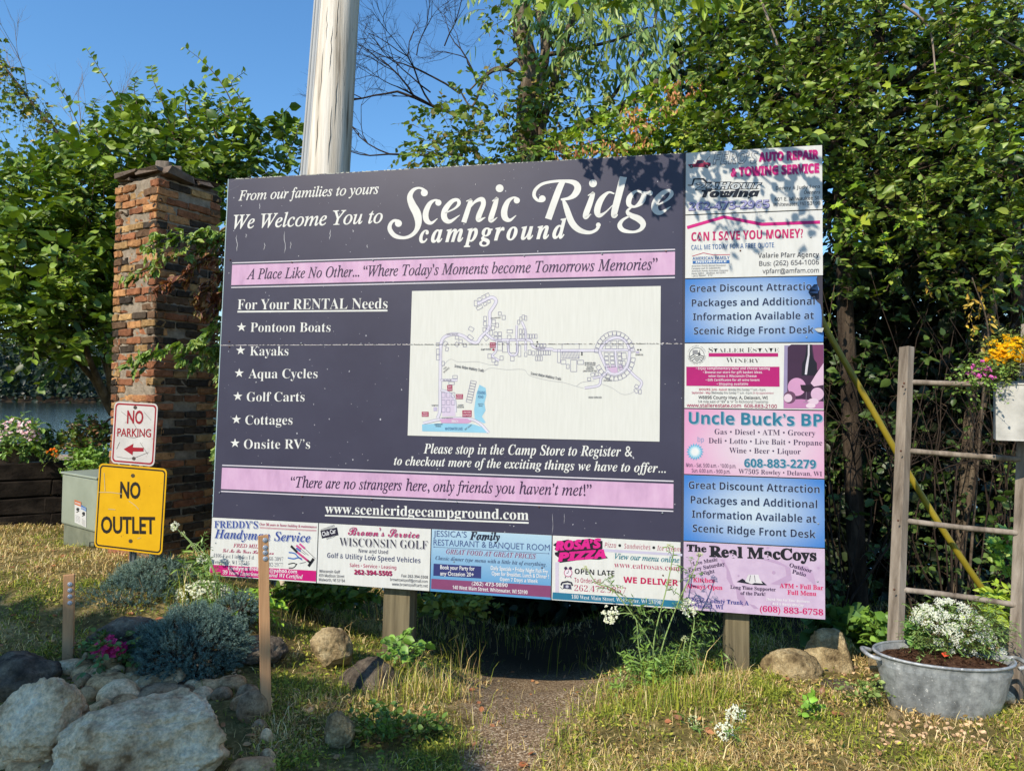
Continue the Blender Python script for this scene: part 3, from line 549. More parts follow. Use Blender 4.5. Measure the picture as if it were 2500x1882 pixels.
# family restaurant
def linear(name, c0, c1, v0, v1):
    m, nt, b = base_mat(name, 0.4, 0.35); L = nt.links.new; tc = N(nt, 'TexCoord'); sx = N(nt, 'SeparateXYZ'); mr = N(nt, 'MapRange')
    mr.inputs['From Min'].default_value = v0; mr.inputs['From Max'].default_value = v1; cr = N(nt, 'ValToRGB'); cr.color_ramp.elements[0].color = c0; cr.color_ramp.elements[1].color = c1
    L(tc.outputs['Object'], sx.inputs[0]); L(sx.outputs[1], mr.inputs[0]); L(mr.outputs[0], cr.inputs[0]); L(cr.outputs[0], b.inputs['Base Color']); return m
o, s = advert(uAd[2], 0, uAd[3], vAd, linear('sky_blue_print', lin(92, 160, 214, .66), lin(184, 214, 232, .7), 0.05, vAd), 'pale blue family restaurant advert')
s.pp('E', [(48, 490), (45, 575), (1053, 648), (1053, 550)], (140, 74, 116), 1); s.pp('E', [(66, 363), (63, 464), (466, 488), (468, 386)], (56, 62, 120), 1)
SL = (76, 96, 146)
s.text('JESSICA’S', 'gill', 'E', 65, 134, 345, 144, 50, SL); s.text('Family', 'sbi', 'E', 370, 160, 625, 172, 66, (40, 44, 66), off=.02, lay=2.6)
s.text('RESTAURANT & BANQUET ROOM', 'gill', 'E', 65, 207, 1045, 255, 50, SL); s.line('E', [(68, 222), (1040, 279)], 3, (60, 60, 100)); s.disc('E', 70, 222, 5, SL, 2); s.disc('E', 1036, 278, 5, SL, 2)
s.text('GREAT FOOD AT GREAT PRICES', 'sbi', 'E', 172, 280, 928, 322, 40, (132, 66, 112), shadow=(190, 214, 232), sd=(.004, -.004)); s.text('Classic dinner type menu with a little bit of everything.', 'sbi', 'E', 82, 330, 1018, 386, 32, (46, 52, 96), off=-.01)
for t, st, a in [('Book your Party for', 'gill', (122, 408, 412, 422)), ('any Occasion 20+', 'gill', (122, 460, 405, 472)), ('Daily Specials • Friday Night Fish Fry', 'gill', (548, 414, 1030, 446)), ('Open for Breakfast, Lunch & Dinner !', 'gill', (556, 460, 1038, 488)), ('Open 7 Days a Week', 'bold', (625, 508, 945, 526)), ('(262) 473-9890', 'bold', (388, 544, 690, 560)), ('140 West Main Street, Whitewater, WI 53190', 'bold', (226, 576, 858, 620))]: s.text(t, st, 'E', *a, 33 if st == 'gill' else 31, (240, 240, 242), off=.012 if st == 'gill' else -.006, lay=2.4)
s.build('restaurant_lettering', o)
# pizza
o, s = advert(uAd[3], 0, uAd[4], vAd, m_ad, 'white pizza advert with magenta logo and teal address strip')
s.pp('E', [(1070, 604), (1066, 662), (2162, 735), (2164, 678)], (44, 122, 156), 1); s.pp('E', [(1492, 238), (1492, 262), (2162, 300), (2162, 280)], (206, 200, 224), 1); s.pp('E', [(1092, 350), (1092, 604), (1122, 606), (1122, 350)], (214, 204, 222), 1)
s.pp('E', [(1072, 205), (1110, 178), (1200, 160), (1240, 172), (1380, 152), (1420, 160), (1490, 172), (1490, 238), (1470, 250), (1510, 290), (1536, 316), (1460, 330), (1340, 325), (1210, 345), (1130, 356), (1118, 340), (1130, 320), (1090, 290), (1086, 270), (1115, 262), (1085, 240), (1096, 222)][::-1], (40, 28, 44), 1)
s.text('ROSA’S', 'bi', 'E', 1092, 250, 1486, 226, 72, (224, 36, 142), off=.05, lay=2); s.text('PIZZA', 'bi', 'E', 1112, 342, 1520, 312, 66, (224, 36, 142), off=.05, lay=2)
s.text('Pizza', 'bi', 'E', 1508, 226, 1605, 230, 44, RS, off=-.03); s.text('Sandwiches', 'bi', 'E', 1672, 236, 1893, 248, 44, RS, off=-.03); s.text('Ice Cream', 'bi', 'E', 1950, 252, 2148, 264, 44, RS, off=-.03); s.disc('E', 1635, 210, 12, BK, 2); s.disc('E', 1922, 228, 12, BK, 2)
s.text('View our menu online', 'it', 'E', 1592, 322, 2138, 356, 46, (52, 130, 148), off=.016); s.text('www.eatrosas.com', 'serif', 'E', 1588, 395, 2140, 426, 50, RS, off=-.014)
s.text('OPEN LATE', 'bold', 'E', 1255, 448, 1590, 468, 44, BK); s.text('To Order Call', 'bold', 'E', 1252, 520, 1475, 534, 40, RS, off=-.02); s.text('262.472.9857', 'serif', 'E', 1252, 592, 1688, 616, 50, RS, off=-.018)
s.text('WE DELIVER', 'bold', 'E', 1665, 522, 2128, 550, 50, (200, 28, 92), off=.012); s.text('180 West Main Street, Whitewater, WI 53190', 'serif', 'E', 1228, 656, 1985, 706, 33, (236, 240, 242), off=-.01, lay=2.4)
s.disc('E', 1200, 440, 36, (200, 120, 150), 1.6, 24); s.disc('E', 1200, 440, 29, (236, 228, 236), 2, 24); s.line('E', [(1200, 440), (1186, 444)], 5, BK, 2.4); s.line('E', [(1200, 440), (1204, 418)], 4, BK, 2.4)
for dx in (-20, 20): s.disc('E', 1200 + dx, 402, 14, (70, 50, 84), 1.8, 12); s.line('E', [(1200 + dx, 470), (1200 + dx * 1.3, 484)], 7, (70, 50, 84), 1.4)
s.line('E', [(1140, 545), (1150, 522), (1195, 514), (1228, 524), (1236, 548)], 15, (46, 46, 64), 2); s.pp('E', [(1160, 535), (1158, 572), (1230, 580), (1222, 538)], (70, 70, 96), 1.8); s.disc('E', 1192, 556, 13, (196, 196, 214), 2.2, 16); s.line('E', [(1134, 560), (1150, 576), (1164, 570)], 5, (46, 46, 64), 2)
s.build('pizza_lettering', o)
# towing
uR = SW
o, s = advert(uC, rows[1], uR, rows[0], m_ad, 'white towing service advert dappled by leaf shade')
s.text('FERO’S', 'bi', 'F', 395, 256, 930, 240, 138, (206, 208, 210), off=.0, lay=2.2, shadow=(58, 62, 70), sd=(0, 0), soff=.026)
s.text('AUTO REPAIR', 'bold', 'F', 940, 218, 1655, 184, 98, MG, off=.035, shadow=(196, 120, 160), sd=(.003, -.005)); s.text('& TOWING SERVICE', 'bold', 'F', 605, 400, 1660, 350, 100, MG, off=.035, shadow=(196, 120, 160), sd=(.003, -.005))
s.pp('F', [(95, 258), (105, 278), (130, 290), (330, 290), (366, 272), (366, 240), (330, 232), (300, 236), (290, 212), (205, 206), (190, 248)], (150, 26, 70), 2); s.pp('F', [(210, 212), (202, 246), (282, 244), (282, 216)], (70, 66, 84), 2.2); s.line('F', [(300, 236), (355, 160)], 5, (70, 66, 84), 2)
for x in (136, 322): s.disc('F', x, 280, 22, (30, 30, 40), 2.4); s.disc('F', x, 280, 10, (150, 150, 160), 2.6)
s.pp('F', [(92, 500), (140, 500), (160, 425), (285, 420), (330, 468), (600, 462), (590, 476), (310, 482), (270, 440), (178, 440), (150, 512), (95, 512)][::-1], (28, 32, 46), 1.8)
s.text('24Hour', 'bi', 'F', 195, 562, 970, 545, 84, (200, 206, 210), off=.0, lay=2.4, shadow=(28, 32, 46), sd=(0, 0), soff=.05); s.line('F', [(180, 556), (940, 548)], 6, (28, 32, 46), 1.9); s.line('F', [(400, 470), (985, 476)], 6, (28, 32, 46), 1.9)
s.text('Towing', 'bi', 'F', 250, 648, 950, 640, 84, (26, 30, 42), off=.045); s.text('262-473-2965', 'bold', 'F', 105, 804, 1065, 776, 94, (168, 166, 210), off=.006, lay=2.2, shadow=(76, 76, 122), sd=(.001, -.002), soff=.045)
for t, st, a in [('Denny & Judy Fero', 'bold', (1145, 563, 1672, 541)), ('Owners', 'bi', (1480, 612, 1675, 608)), ('601 E. Milwaukee St.', 'sans', (1130, 696, 1670, 676)), ('Whitewater, WI 53190', 'sans', (1110, 760, 1675, 738))]: s.text(t, st, 'F', *a, 42, (70, 72, 80), off=-.015 if st != 'sans' else .012)
s.build('towing_lettering', o)
# insurance
o, s = advert(uC, rows[2], uR, rows[1], m_ad, 'white insurance advert with a magenta roof line')
s.line('F', [(85, 1012), (525, 884), (980, 972), (1673, 946)], 40, (212, 30, 130), 1.5); s.text('CAN I SAVE YOU MONEY?', 'bold', 'F', 135, 1172, 1470, 1130, 102, (204, 40, 110), off=.012); s.text('CALL ME TODAY FOR A FREE QUOTE.', 'bold', 'F', 135, 1278, 1135, 1248, 58, (66, 112, 172), off=-.012)
s.line('F', [(145, 1353), (280, 1313), (400, 1338), (600, 1333)], 8, (198, 50, 90), 1.5); s.text('AMERICAN FAMILY', 'bold', 'F', 150, 1398, 592, 1388, 36, (58, 104, 166)); s.pp('F', [(152, 1408), (152, 1444), (592, 1438), (592, 1398)], (58, 112, 178), 1.5); s.text('INSURANCE', 'bold', 'F', 185, 1434, 555, 1426, 22, (230, 238, 244), off=.02, lay=2.6)
for k, (t, x) in enumerate([('American Family Mutual Insurance', 545), ('Company and its Subsidiaries', 485), ('American Family Insurance Company', 578), ('Home Office – Madison, WI 53783', 543), ('©2012 006441 - 9/12', 385)]): s.text(t, 'bi', 'F', 138, 1480 + k * 30, x, 1472 + k * 29, 20, GY, off=-.02)
s.text('Valarie Pfarr Agency', 'bold', 'F', 933, 1373, 1660, 1362, 58, (70, 70, 78), off=-.008); s.text('Bus: (262) 654-1006', 'sans', 'F', 945, 1468, 1660, 1450, 56, (96, 96, 102), off=.014); s.text('vpfarr@amfam.com', 'sans', 'F', 985, 1557, 1660, 1546, 52, (96, 96, 102), off=.014)
s.build('insurance_lettering', o)
# two blue discount panels
DN = (38, 44, 78); HL = (178, 206, 236)
for ri, c, L4, cap, tcl in [(3, 'G', [(115, 214, 1625, 188), (140, 385, 1610, 365), (155, 550, 1600, 535), (165, 718, 1598, 705)], 84, (850, 440)), (6, 'H', [(65, 654, 1050, 688), (80, 764, 1032, 802), (90, 872, 1025, 912), (95, 978, 1020, 1027)], 56, (560, 830))]:
    cuv = SP.uv(cp(c, *tcl)); mt = radial('blue_print_' + ('torn' if ri == 3 else 'whole'), lin(206, 222, 236, .68), lin(52, 124, 206, .72), cuv, (0.56, 0.34))
    ol = None
    if ri == 3:
        u0, u1, v0, v1 = uC + .0035, uR - .0035, rows[3] + .0035, rows[2] - .0035; q = lambda x, y: SP.uv(cp('G', x, y))
        ol = [(u0, v1), (u0, v0), (u1, v0), q(1716, 700), q(1690, 640), q(1694, 520), q(1690, 430), q(1676, 360), q(1640, 330), q(1600, 280), q(1560, 262), q(1640, 225), q(1664, 180), q(1640, 120), q(1630, 60), (q(1640, 30)[0], v1)]
    o, s = advert(uC, rows[ri], uR, rows[ri - 1], mt, 'blue discount panel ' + ('with a torn right edge' if ri == 3 else 'intact, second from the bottom'), ol)
    for t, a in zip(['Great Discount Attraction', 'Packages and Additional', 'Information Available at', 'Scenic Ridge Front Desk'], L4):
        if ri == 3 and t[0] == 'G': t = 'Great Discount Attractio'; a = (115, 214, 1572, 189)
        s.text(t, 'bold', c, *a, cap, DN, off=-.002, shadow=HL, sd=(0, 0), soff=.022)
    s.build('discount_lettering', o)
    if ri == 3:                                            # the torn corner folded out towards the viewer
        mb = MB(); q = [np.r_[SP.uv(cp('G', x, y)), w] for x, y, w in [(1640, 120, .006), (1560, 262, .006), (1512, 232, .05), (1535, 190, .06), (1580, 140, .05), (1632, 240, .03), (1650, 200, .012)]]
        mb.add(q, [(0, 4, 3, 6), (6, 3, 2, 5), (5, 2, 1)], flat('torn_backing', lin(38, 58, 92), .35)); mb.build('torn_flap', None, o, local=True); mb = MB(); q = [np.r_[SP.uv(cp('G', x, y)), w] for x, y, w in [(1600, 655, .0065), (1640, 640, .02), (1706, 648, .03), (1690, 700, .022), (1640, 690, .012)]]
        mb.add(q, [(0, 4, 3), (0, 3, 2, 1)], flat('bent_metal', lin(225, 230, 236), .25, .5, .6)); mb.build('bent_corner', None, o, local=True)
# winery
o, s = advert(uC, rows[4], uR, rows[3], m_ad, 'white winery advert with a bottle and cheese picture')
s.text('S', 'serif', 'G', 340, 932, 392, 932, 58, BK, off=-.02); s.text('TALLER', 'serif', 'G', 398, 930, 770, 928, 44, BK, off=-.02); s.text('E', 'serif', 'G', 806, 930, 862, 930, 56, BK, off=-.02); s.text('STATE', 'serif', 'G', 870, 928, 1185, 925, 44, BK, off=-.02)
s.pp('G', [(342, 941), (342, 984), (1172, 984), (1172, 941)], (188, 26, 116), 1.5); s.text('W', 'serif', 'G', 550, 1055, 648, 1055, 58, BK, off=-.02); s.text('INERY', 'serif', 'G', 652, 1055, 950, 1055, 46, BK, off=-.02)
s.pp('G', [(76, 1104), (76, 1332), (1190, 1342), (1188, 1104)], (186, 26, 116), 1.5); LW = (238, 226, 234)
for t, x0, x1, y in [('• Enjoy complimentary wine and cheese tasting', 190, 1072, 1138), ('• Browse our store for gift basket ideas,', 275, 985, 1184), ('wine items & Wisconsin Cheese', 340, 915, 1229), ('• Gift Certificates for all wine lovers', 308, 950, 1276), ('• Shipping available', 440, 815, 1323)]: s.text(t, 'bold', 'G', x0, y, x1, y, 29, LW, off=-.006, lay=2.6)
s.text('HOURS:', 'bold', 'G', 228, 1388, 368, 1388, 27, RS); s.text('June - August:', 'sans', 'G', 378, 1388, 565, 1389, 27, RS, off=.01); s.text('Monday thru Sunday 11 a.m. - 6 p.m.', 'sans', 'G', 576, 1389, 1025, 1391, 27, GY, off=.01)
s.text('September - May:', 'sans', 'G', 140, 1426, 366, 1427, 26, RS, off=.01); s.text('Wednesday thru Sunday 11 a.m. - 6 p.m.', 'sans', 'G', 374, 1427, 866, 1429, 26, GY, off=.01); s.text('Or by appointment', 'bi', 'G', 872, 1429, 1118, 1431, 26, RS, off=-.025)
s.text('W8896 County Hwy. A, Delavan, WI', 'sans', 'G', 220, 1487, 1048, 1493, 36, (66, 66, 76), off=.02); s.text('1/4 mile east of “89” & “A” in Richmond Township', 'sans', 'G', 215, 1534, 1052, 1538, 30, GY, off=.004); s.text('www.stallerestate.com', 'sans', 'G', 80, 1584, 730, 1590, 42, (168, 40, 92), off=.018); s.text('608-883-2100', 'sans', 'G', 768, 1592, 1158, 1598, 42, (168, 40, 92), off=.018)
ring = lambda r: [(200 + r * math.cos(a), 966 + r * math.sin(a)) for a in np.linspace(0, 2 * PI, 33)]
s.line('G', ring(89), 6, (90, 92, 98), 1.5); s.line('G', [(112, 990), (160, 960), (200, 990), (240, 965), (290, 985)], 10, (80, 82, 88), 1.6); s.line('G', [(120, 1010), (165, 985), (200, 1015), (240, 990), (280, 1008)], 10, (80, 82, 88), 1.6); s.line('G', [(140, 1035), (170, 1010), (200, 1038), (235, 1014), (262, 1030)], 9, (80, 82, 88), 1.6); s.pp('G', [(150, 905), (150, 955), (212, 955), (212, 905)], (150, 150, 154), 1.6); s.disc('G', 228, 950, 17, (86, 88, 94), 1.7); s.line('G', [(238, 905), (230, 945)], 6, GY, 1.7)
for word, a0, a1, r in [('EXQUISITE WINES', 205, 335, 103), ('OUTSTANDING MEMORIES', 172, 8, 112)]:
    for k, ch in enumerate(word):
        if ch == ' ': continue
        a = R(a0 + (a1 - a0) * k / (len(word) - 1)); tx, ty = (-math.sin(a), math.cos(a)) if a1 > a0 else (math.sin(a), -math.cos(a)); x, y = 200 + r * math.cos(a), 966 + r * math.sin(a); s.text(ch, 'serif', 'G', x - tx * 6, y - ty * 6, x + tx * 6, y + ty * 6, 15, GY, off=-.02, lay=1.5)
s.pp('G', [(1246, 850), (1236, 1430), (1236, 1600), (1716, 1604), (1716, 838)], (156, 146, 182), 1.2); s.pp('G', [(1286, 870), (1282, 1420), (1240, 1470), (1240, 1600), (1714, 1602), (1714, 840), (1330, 838)], (66, 40, 66), 1.5)
s.pp('G', [(1580, 840), (1600, 1000), (1640, 1150), (1714, 1080), (1714, 840)], (124, 64, 104), 1.7); s.pp('G', [(1240, 1500), (1240, 1600), (1714, 1602), (1714, 1520), (1450, 1490)], (196, 132, 180), 1.7)
s.pp('G', [(1512, 838), (1506, 920), (1490, 1010), (1460, 1060), (1452, 1210), (1640, 1210), (1634, 1060), (1590, 1000), (1572, 920), (1570, 838)], (30, 26, 38), 1.9); s.pp('G', [(1528, 842), (1526, 960), (1502, 1080), (1490, 1196), (1516, 1198), (1532, 1080), (1548, 960), (1548, 842)], (220, 214, 224), 2.1)
s.disc('G', 1395, 1345, 108, (214, 158, 198), 2, 26); s.disc('G', 1310, 1470, 74, (112, 74, 102), 2.2, 22, 1.0); s.disc('G', 1290, 1478, 50, (232, 206, 224), 2.4, 20)
s.pp('G', [(1560, 1300), (1620, 1200), (1714, 1060), (1714, 1320), (1600, 1340)], (224, 190, 214), 2.2); s.disc('G', 1640, 1430, 78, (222, 184, 212), 2.4, 22); s.disc('G', 1590, 1520, 66, (232, 206, 224), 2.6, 20, .6); s.disc('G', 1560, 1570, 58, (238, 216, 230), 2.8, 20, .5)
s.pp('G', [(1436, 1320), (1450, 1380), (1490, 1405), (1530, 1405), (1566, 1385), (1580, 1322)], (44, 26, 40), 3.0); s.line('G', [(1510, 1405), (1505, 1520)], 9, (120, 100, 120), 3.0); s.line('G', [(1470, 1526), (1545, 1526)], 9, (170, 140, 165), 3.0)
s.build('winery_lettering', o)
# fuel and grocery
cuv = SP.uv(cp('H', 620, 330)); o, s = advert(uC, rows[5], uR, rows[4], radial('pink_print', lin(232, 222, 232, .66), lin(234, 158, 204, .66), cuv, (0.62, 0.42)), 'pink fuel and grocery advert with teal heading')
TL_ = (44, 122, 152); TS = (150, 180, 200); DP = (74, 58, 90)
s.text('Uncle Buck’s BP', 'bold', 'H', 65, 166, 1070, 186, 88, TL_, off=.004, shadow=TS, sd=(.006, -.005)); s.text('608-883-2279', 'bold', 'H', 483, 492, 1022, 502, 62, TL_, off=.004, shadow=TS, sd=(.005, -.004))
for t, a in [('Gas • Diesel • ATM • Grocery', (260, 246, 1018, 258)), ('Deli • Lotto • Live Bait • Propane', (215, 313, 1070, 331)), ('Wine • Beer • Liquor', (370, 386, 908, 396))]: s.text(t, 'serif', 'H', *a, 40, DP, off=-.006)
s.text('W7505 Rowley • Delavan, WI', 'serif', 'H', 440, 541, 1068, 561, 34, DP, off=-.006); s.text('Mon. - Sat. 5:00 a.m. - 10:00 p.m.', 'sans', 'H', 45, 490, 422, 500, 28, (96, 74, 104), off=.012); s.text('Sun. 6:00 a.m. - 9:00 p.m.', 'sans', 'H', 88, 532, 378, 541, 28, (96, 74, 104), off=.012); s.text('bp', 'sans', 'H', 132, 302, 180, 304, 36, (130, 160, 206))
for k, (r0, c) in enumerate([(66, (96, 176, 216)), (56, (150, 204, 230)), (45, (196, 226, 238)), (33, (238, 240, 240))]):
    q = [(113 + (r0 if j % 2 == 0 else r0 * .74) * math.cos(2 * PI * j / 36 + k * .09), 378 + (r0 if j % 2 == 0 else r0 * .74) * math.sin(2 * PI * j / 36 + k * .09)) for j in range(36)]; s.pp('H', q[::-1], c, 1.5 + k * .4)
s.build('grocery_lettering', o)
# bar
o, s = advert(uC, rows[7], uR, rows[6], m_lilac, 'lilac bar advert, lowest in the column'); ST = (196, 166, 200)
for q in ([(300, 1180), (350, 1260), (350, 1330), (385, 1385), (420, 1400), (430, 1480), (470, 1540), (510, 1520), (470, 1440), (400, 1370), (375, 1280), (330, 1190)], [(600, 1180), (720, 1190), (830, 1250), (840, 1340), (760, 1380), (680, 1370), (800, 1310), (790, 1240), (700, 1210)], [(30, 1430), (60, 1412), (110, 1412), (120, 1425), (80, 1438)], [(880, 1230), (960, 1240), (1000, 1290), (1030, 1400), (960, 1330), (910, 1300)], [(520, 1520), (560, 1530), (590, 1556), (555, 1556)]): s.pp('H', q[::-1] , ST, 1.2)
for x, y, r in [(705, 1285, 14), (1040, 1250, 10), (610, 1110, 18), (660, 1100, 8), (980, 1340, 12), (380, 1140, 10), (330, 1490, 9), (700, 1520, 16), (440, 1310, 8)]: s.disc('H', x, y, r, ST, 1.3)
s.text('The', 'serif', 'H', 50, 1124, 200, 1131, 50, BK, off=.025); s.text('Real MacCoys', 'serif', 'H', 220, 1164, 1028, 1196, 78, BK, off=.03)
for t, a, c, cap in [('Live Music', (100, 1232, 285, 1196), DP, 27), ('Every Saturday', (65, 1282, 340, 1230), DP, 27), ('Night', (165, 1304, 262, 1286), DP, 27), ('Outdoor', (820, 1240, 990, 1288), DP, 29), ('Patio', (842, 1288, 945, 1316), DP, 29), ('Kitchen', (98, 1355, 262, 1361), (214, 40, 110), 33), ('Always Open', (48, 1400, 320, 1414), (214, 40, 110), 33),
                     ('Long Time Supporter', (378, 1405, 720, 1425), DP, 25), ('of the Park!', (455, 1451, 642, 1459), DP, 25), ('ATM • Full Bar', (750, 1398, 1078, 1416), (214, 40, 110), 33), ('Full Menu', (808, 1449, 1025, 1460), (214, 40, 110), 33), ('W8632 County Trunk A', (45, 1500, 518, 1530), (72, 76, 150), 31), ('Richmond, WI', (45, 1546, 325, 1560), (72, 76, 150), 31), ('(608) 883-6758', (600, 1577, 1078, 1606), (206, 30, 110), 42)]:
    s.text(t, 'serif', 'H', *a, cap, c, off=.012, shadow=(226, 190, 214) if c[0] > 200 else None, sd=(.003, -.004))
s.text('Thank You For Your Business,', 'bi', 'H', 650, 1494, 980, 1513, 20, (242, 236, 242)); s.text('Rick & Nancy MacCoy', 'bi', 'H', 695, 1528, 932, 1541, 20, (242, 236, 242))
s.pp('H', [(425, 1355), (470, 1330), (500, 1350), (620, 1350), (655, 1380), (560, 1378)][::-1], (36, 36, 50), 1.8); s.pp('H', [(490, 1352), (505, 1318), (515, 1300), (590, 1300), (598, 1330), (622, 1368), (560, 1362), (540, 1372)][::-1], (228, 224, 228), 2.2); s.line('H', [(530, 1305), (522, 1350)], 4, DP, 2.5); s.line('H', [(560, 1305), (566, 1355)], 4, DP, 2.5)
s.build('bar_lettering', o)
# screws and holes
mb = MB(); spots_ = [('A', 88, 990), ('A', 672, 1012), ('A', 1440, 995), ('B', 1048, 655), ('B', 1600, 642), ('B', 2055, 622), ('Q', 1372, 573), ('Q', 1372, 605), ('Q', 1803, 583), ('Q', 1315, 1475), ('Q', 1808, 1497), ('S', 262, 45), ('S', 770, 62), ('S', 1260, 90), ('S', 1995, 126), ('D', 105, 323), ('D', 1565, 433), ('E', 238, 348), ('E', 980, 398), ('E', 2000, 462), ('E', 1620, 600), ('F', 722, 1287), ('F', 1562, 1125), ('G', 1512, 752), ('H', 1040, 918), ('H', 1035, 1352), ('D', 312, 660)]
for c, x, y in spots_:
    q = SP.uv(cp(c, x, y)); mb = MB(); mb.lathe([(0.0001, .0085), (.0035, .0082), (.0052, .006), (.0056, .0042)], (q[0], q[1], 0), 8, mat=M['rust'] if rng.random() < .6 else M['steel']); mb.build('screw', None, panel, local=True, smooth=True)
# frame and posts behind the board
def on_sign(u, v, w): return SP.o + SP.ex * u + SP.ey * v + SP.n * w
mb = MB()
for v in (0.16, SH * .5, SH - .2): mb.box(((SW) / 2, v, -TH - .021), (SW - .3, .09, .038), mat=M['post'])
mb.build('frame_rail', None, sign, local=True)
for x0, x1, yb in [(812, 886, 1435), (1562, 1630, 1478)]:
    a, b = SP.uv((x0 * K, 1290 * K))[0], SP.uv((x1 * K, 1330 * K))[0]; um = (a + b) / 2; wd = max((b - a) * .78, .05); th = .15 if wd > .08 else .05
    if x0 == 600: wd = .05
    mb = MB(); off = -TH - .042 - th / 2; gz = on_sign(um, 0, off); zb = float(ground(gz[0], gz[1])) - .3; bot = gz[2] - zb
    mb.box((um, (-bot + SH - .05) / 2, off), (wd, SH - .05 + bot, th), mat=M['post'] if x0 != 600 else M['oldwood']); mb.build('post', None, sign, local=True, bevel=.006)
# ---------------------------------------------------------------- ground, path, lake, far shore
def geo(a, b, h, g):      # steps growing outwards from the fine middle
    o = [a]; s = h
    while o[-1] < b: o.append(o[-1] + s); s *= g
    return np.array(o)
xs = np.concatenate([-geo(6, 500, .2, 1.3)[1:][::-1], np.arange(-6, 6.01, .07), geo(6, 500, .2, 1.3)[1:]])
ys = np.concatenate([-geo(-1.5, 60, .4, 1.3)[1:][::-1], np.arange(1.5, 9.0, .07), geo(9.0, 520, .12, 1.18)])
X, Y = np.meshgrid(xs, ys, indexing='ij'); Z = ground(X, Y); nx, ny = X.shape
i, j = np.meshgrid(np.arange(nx - 1), np.arange(ny - 1), indexing='ij'); i = i.ravel(); j = j.ravel()
mb = MB(); mb.add(np.stack([X, Y, Z], -1).reshape(-1, 3), np.stack([i * ny + j, (i + 1) * ny + j, (i + 1) * ny + j + 1, i * ny + j + 1], 1))
def ground_mat():
    m, nt, b = base_mat('ground_soil_and_gravel', 0.95, 0.1); L = nt.links.new; tc = N(nt, 'TexCoord')
    n1 = N(nt, 'TexNoise', i_Scale=3.2, i_Detail=8, i_Roughness=.7); n2 = N(nt, 'TexNoise', i_Scale=38, i_Detail=6, i_Roughness=.7); L(tc.outputs['Object'], n1.inputs['Vector']); L(tc.outputs['Object'], n2.inputs['Vector'])
    ad = N(nt, 'Math', operation='ADD'); L(n1.outputs[0], ad.inputs[0]); L(n2.outputs[0], ad.inputs[1]); hf = N(nt, 'Math', operation='MULTIPLY'); hf.inputs[1].default_value = .5; L(ad.outputs[0], hf.inputs[0])
    c1 = N(nt, 'ValToRGB'); e = c1.color_ramp.elements; e[0].position = .36; e[0].color = lin(66, 54, 36); e[1].position = .64; e[1].color = lin(172, 150, 104); q = e.new(.5); q.color = lin(104, 94, 54); L(hf.outputs[0], c1.inputs[0])
    # gravel of the path: crushed stone, mostly grey-brown with pale stones
    vo = N(nt, 'TexVoronoi', i_Scale=120.0); vo2 = N(nt, 'TexVoronoi', i_Scale=120.0, feature='DISTANCE_TO_EDGE'); L(tc.outputs['Object'], vo.inputs['Vector']); L(tc.outputs['Object'], vo2.inputs['Vector'])
    sx = N(nt, 'SeparateColor'); L(vo.outputs['Color'], sx.inputs[0]); c2 = N(nt, 'ValToRGB'); e = c2.color_ramp.elements; e[0].color = lin(92, 74, 56); e[1].color = lin(214, 194, 166); q = e.new(.55); q.color = lin(140, 116, 88); q = e.new(.82); q.color = lin(178, 154, 122); L(sx.outputs[0], c2.inputs[0])
    mk = N(nt, 'Attribute', attribute_name='col'); sm_ = N(nt, 'SeparateColor'); L(mk.outputs['Color'], sm_.inputs[0])
    mm = N(nt, 'MapRange', i_From_Min=.3, i_From_Max=.7); nn = N(nt, 'Math', operation='ADD'); nm = N(nt, 'Math', operation='MULTIPLY_ADD'); nm.inputs[1].default_value = 1.8; nm.inputs[2].default_value = -.9; L(n1.outputs[0], nm.inputs[0]); L(sm_.outputs[0], nn.inputs[0]); L(nm.outputs[0], nn.inputs[1]); L(nn.outputs[0], mm.inputs['Value'])
    mx = N(nt, 'MixRGB'); L(mm.outputs[0], mx.inputs[0]); L(c1.outputs[0], mx.inputs[1]); L(c2.outputs[0], mx.inputs[2])
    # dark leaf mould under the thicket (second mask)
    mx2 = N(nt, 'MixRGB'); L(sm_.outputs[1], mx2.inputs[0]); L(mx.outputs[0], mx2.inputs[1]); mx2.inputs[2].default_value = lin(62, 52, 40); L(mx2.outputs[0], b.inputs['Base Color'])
    hm = N(nt, 'Math', operation='MULTIPLY_ADD'); L(vo2.outputs[0], hm.inputs[0]); L(mm.outputs[0], hm.inputs[1]); L(n2.outputs[0], hm.inputs[2]); bp = N(nt, 'Bump'); bp.inputs['Strength'].default_value = .7; bp.inputs['Distance'].default_value = .014; L(hm.outputs[0], bp.inputs['Height']); L(bp.outputs[0], b.inputs['Normal'])
    return m
pathm = np.exp(-np.abs((X - PCX(Y)) / PHW(Y)) ** 3) * sm(2.0, 2.6, Y) * sm(8.5, 6.5, Y)
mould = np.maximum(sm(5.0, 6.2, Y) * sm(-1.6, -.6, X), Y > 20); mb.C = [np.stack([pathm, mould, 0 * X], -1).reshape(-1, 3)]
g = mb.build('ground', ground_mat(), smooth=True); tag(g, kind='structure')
mw, nt, b = base_mat('lake_water', .08, .5); b.inputs['Base Color'].default_value = (.012, .022, .022, 1); tc = N(nt, 'TexCoord'); mp = N(nt, 'Mapping'); mp.inputs['Scale'].default_value = (.5, 1.6, 1); nz = N(nt, 'TexNoise', i_Scale=1.6, i_Detail=5); bp = N(nt, 'Bump'); bp.inputs['Strength'].default_value = .5; bp.inputs['Distance'].default_value = .09
nt.links.new(tc.outputs['Object'], mp.inputs[0]); nt.links.new(mp.outputs[0], nz.inputs['Vector']); nt.links.new(nz.outputs[0], bp.inputs['Height']); nt.links.new(bp.outputs[0], b.inputs['Normal'])
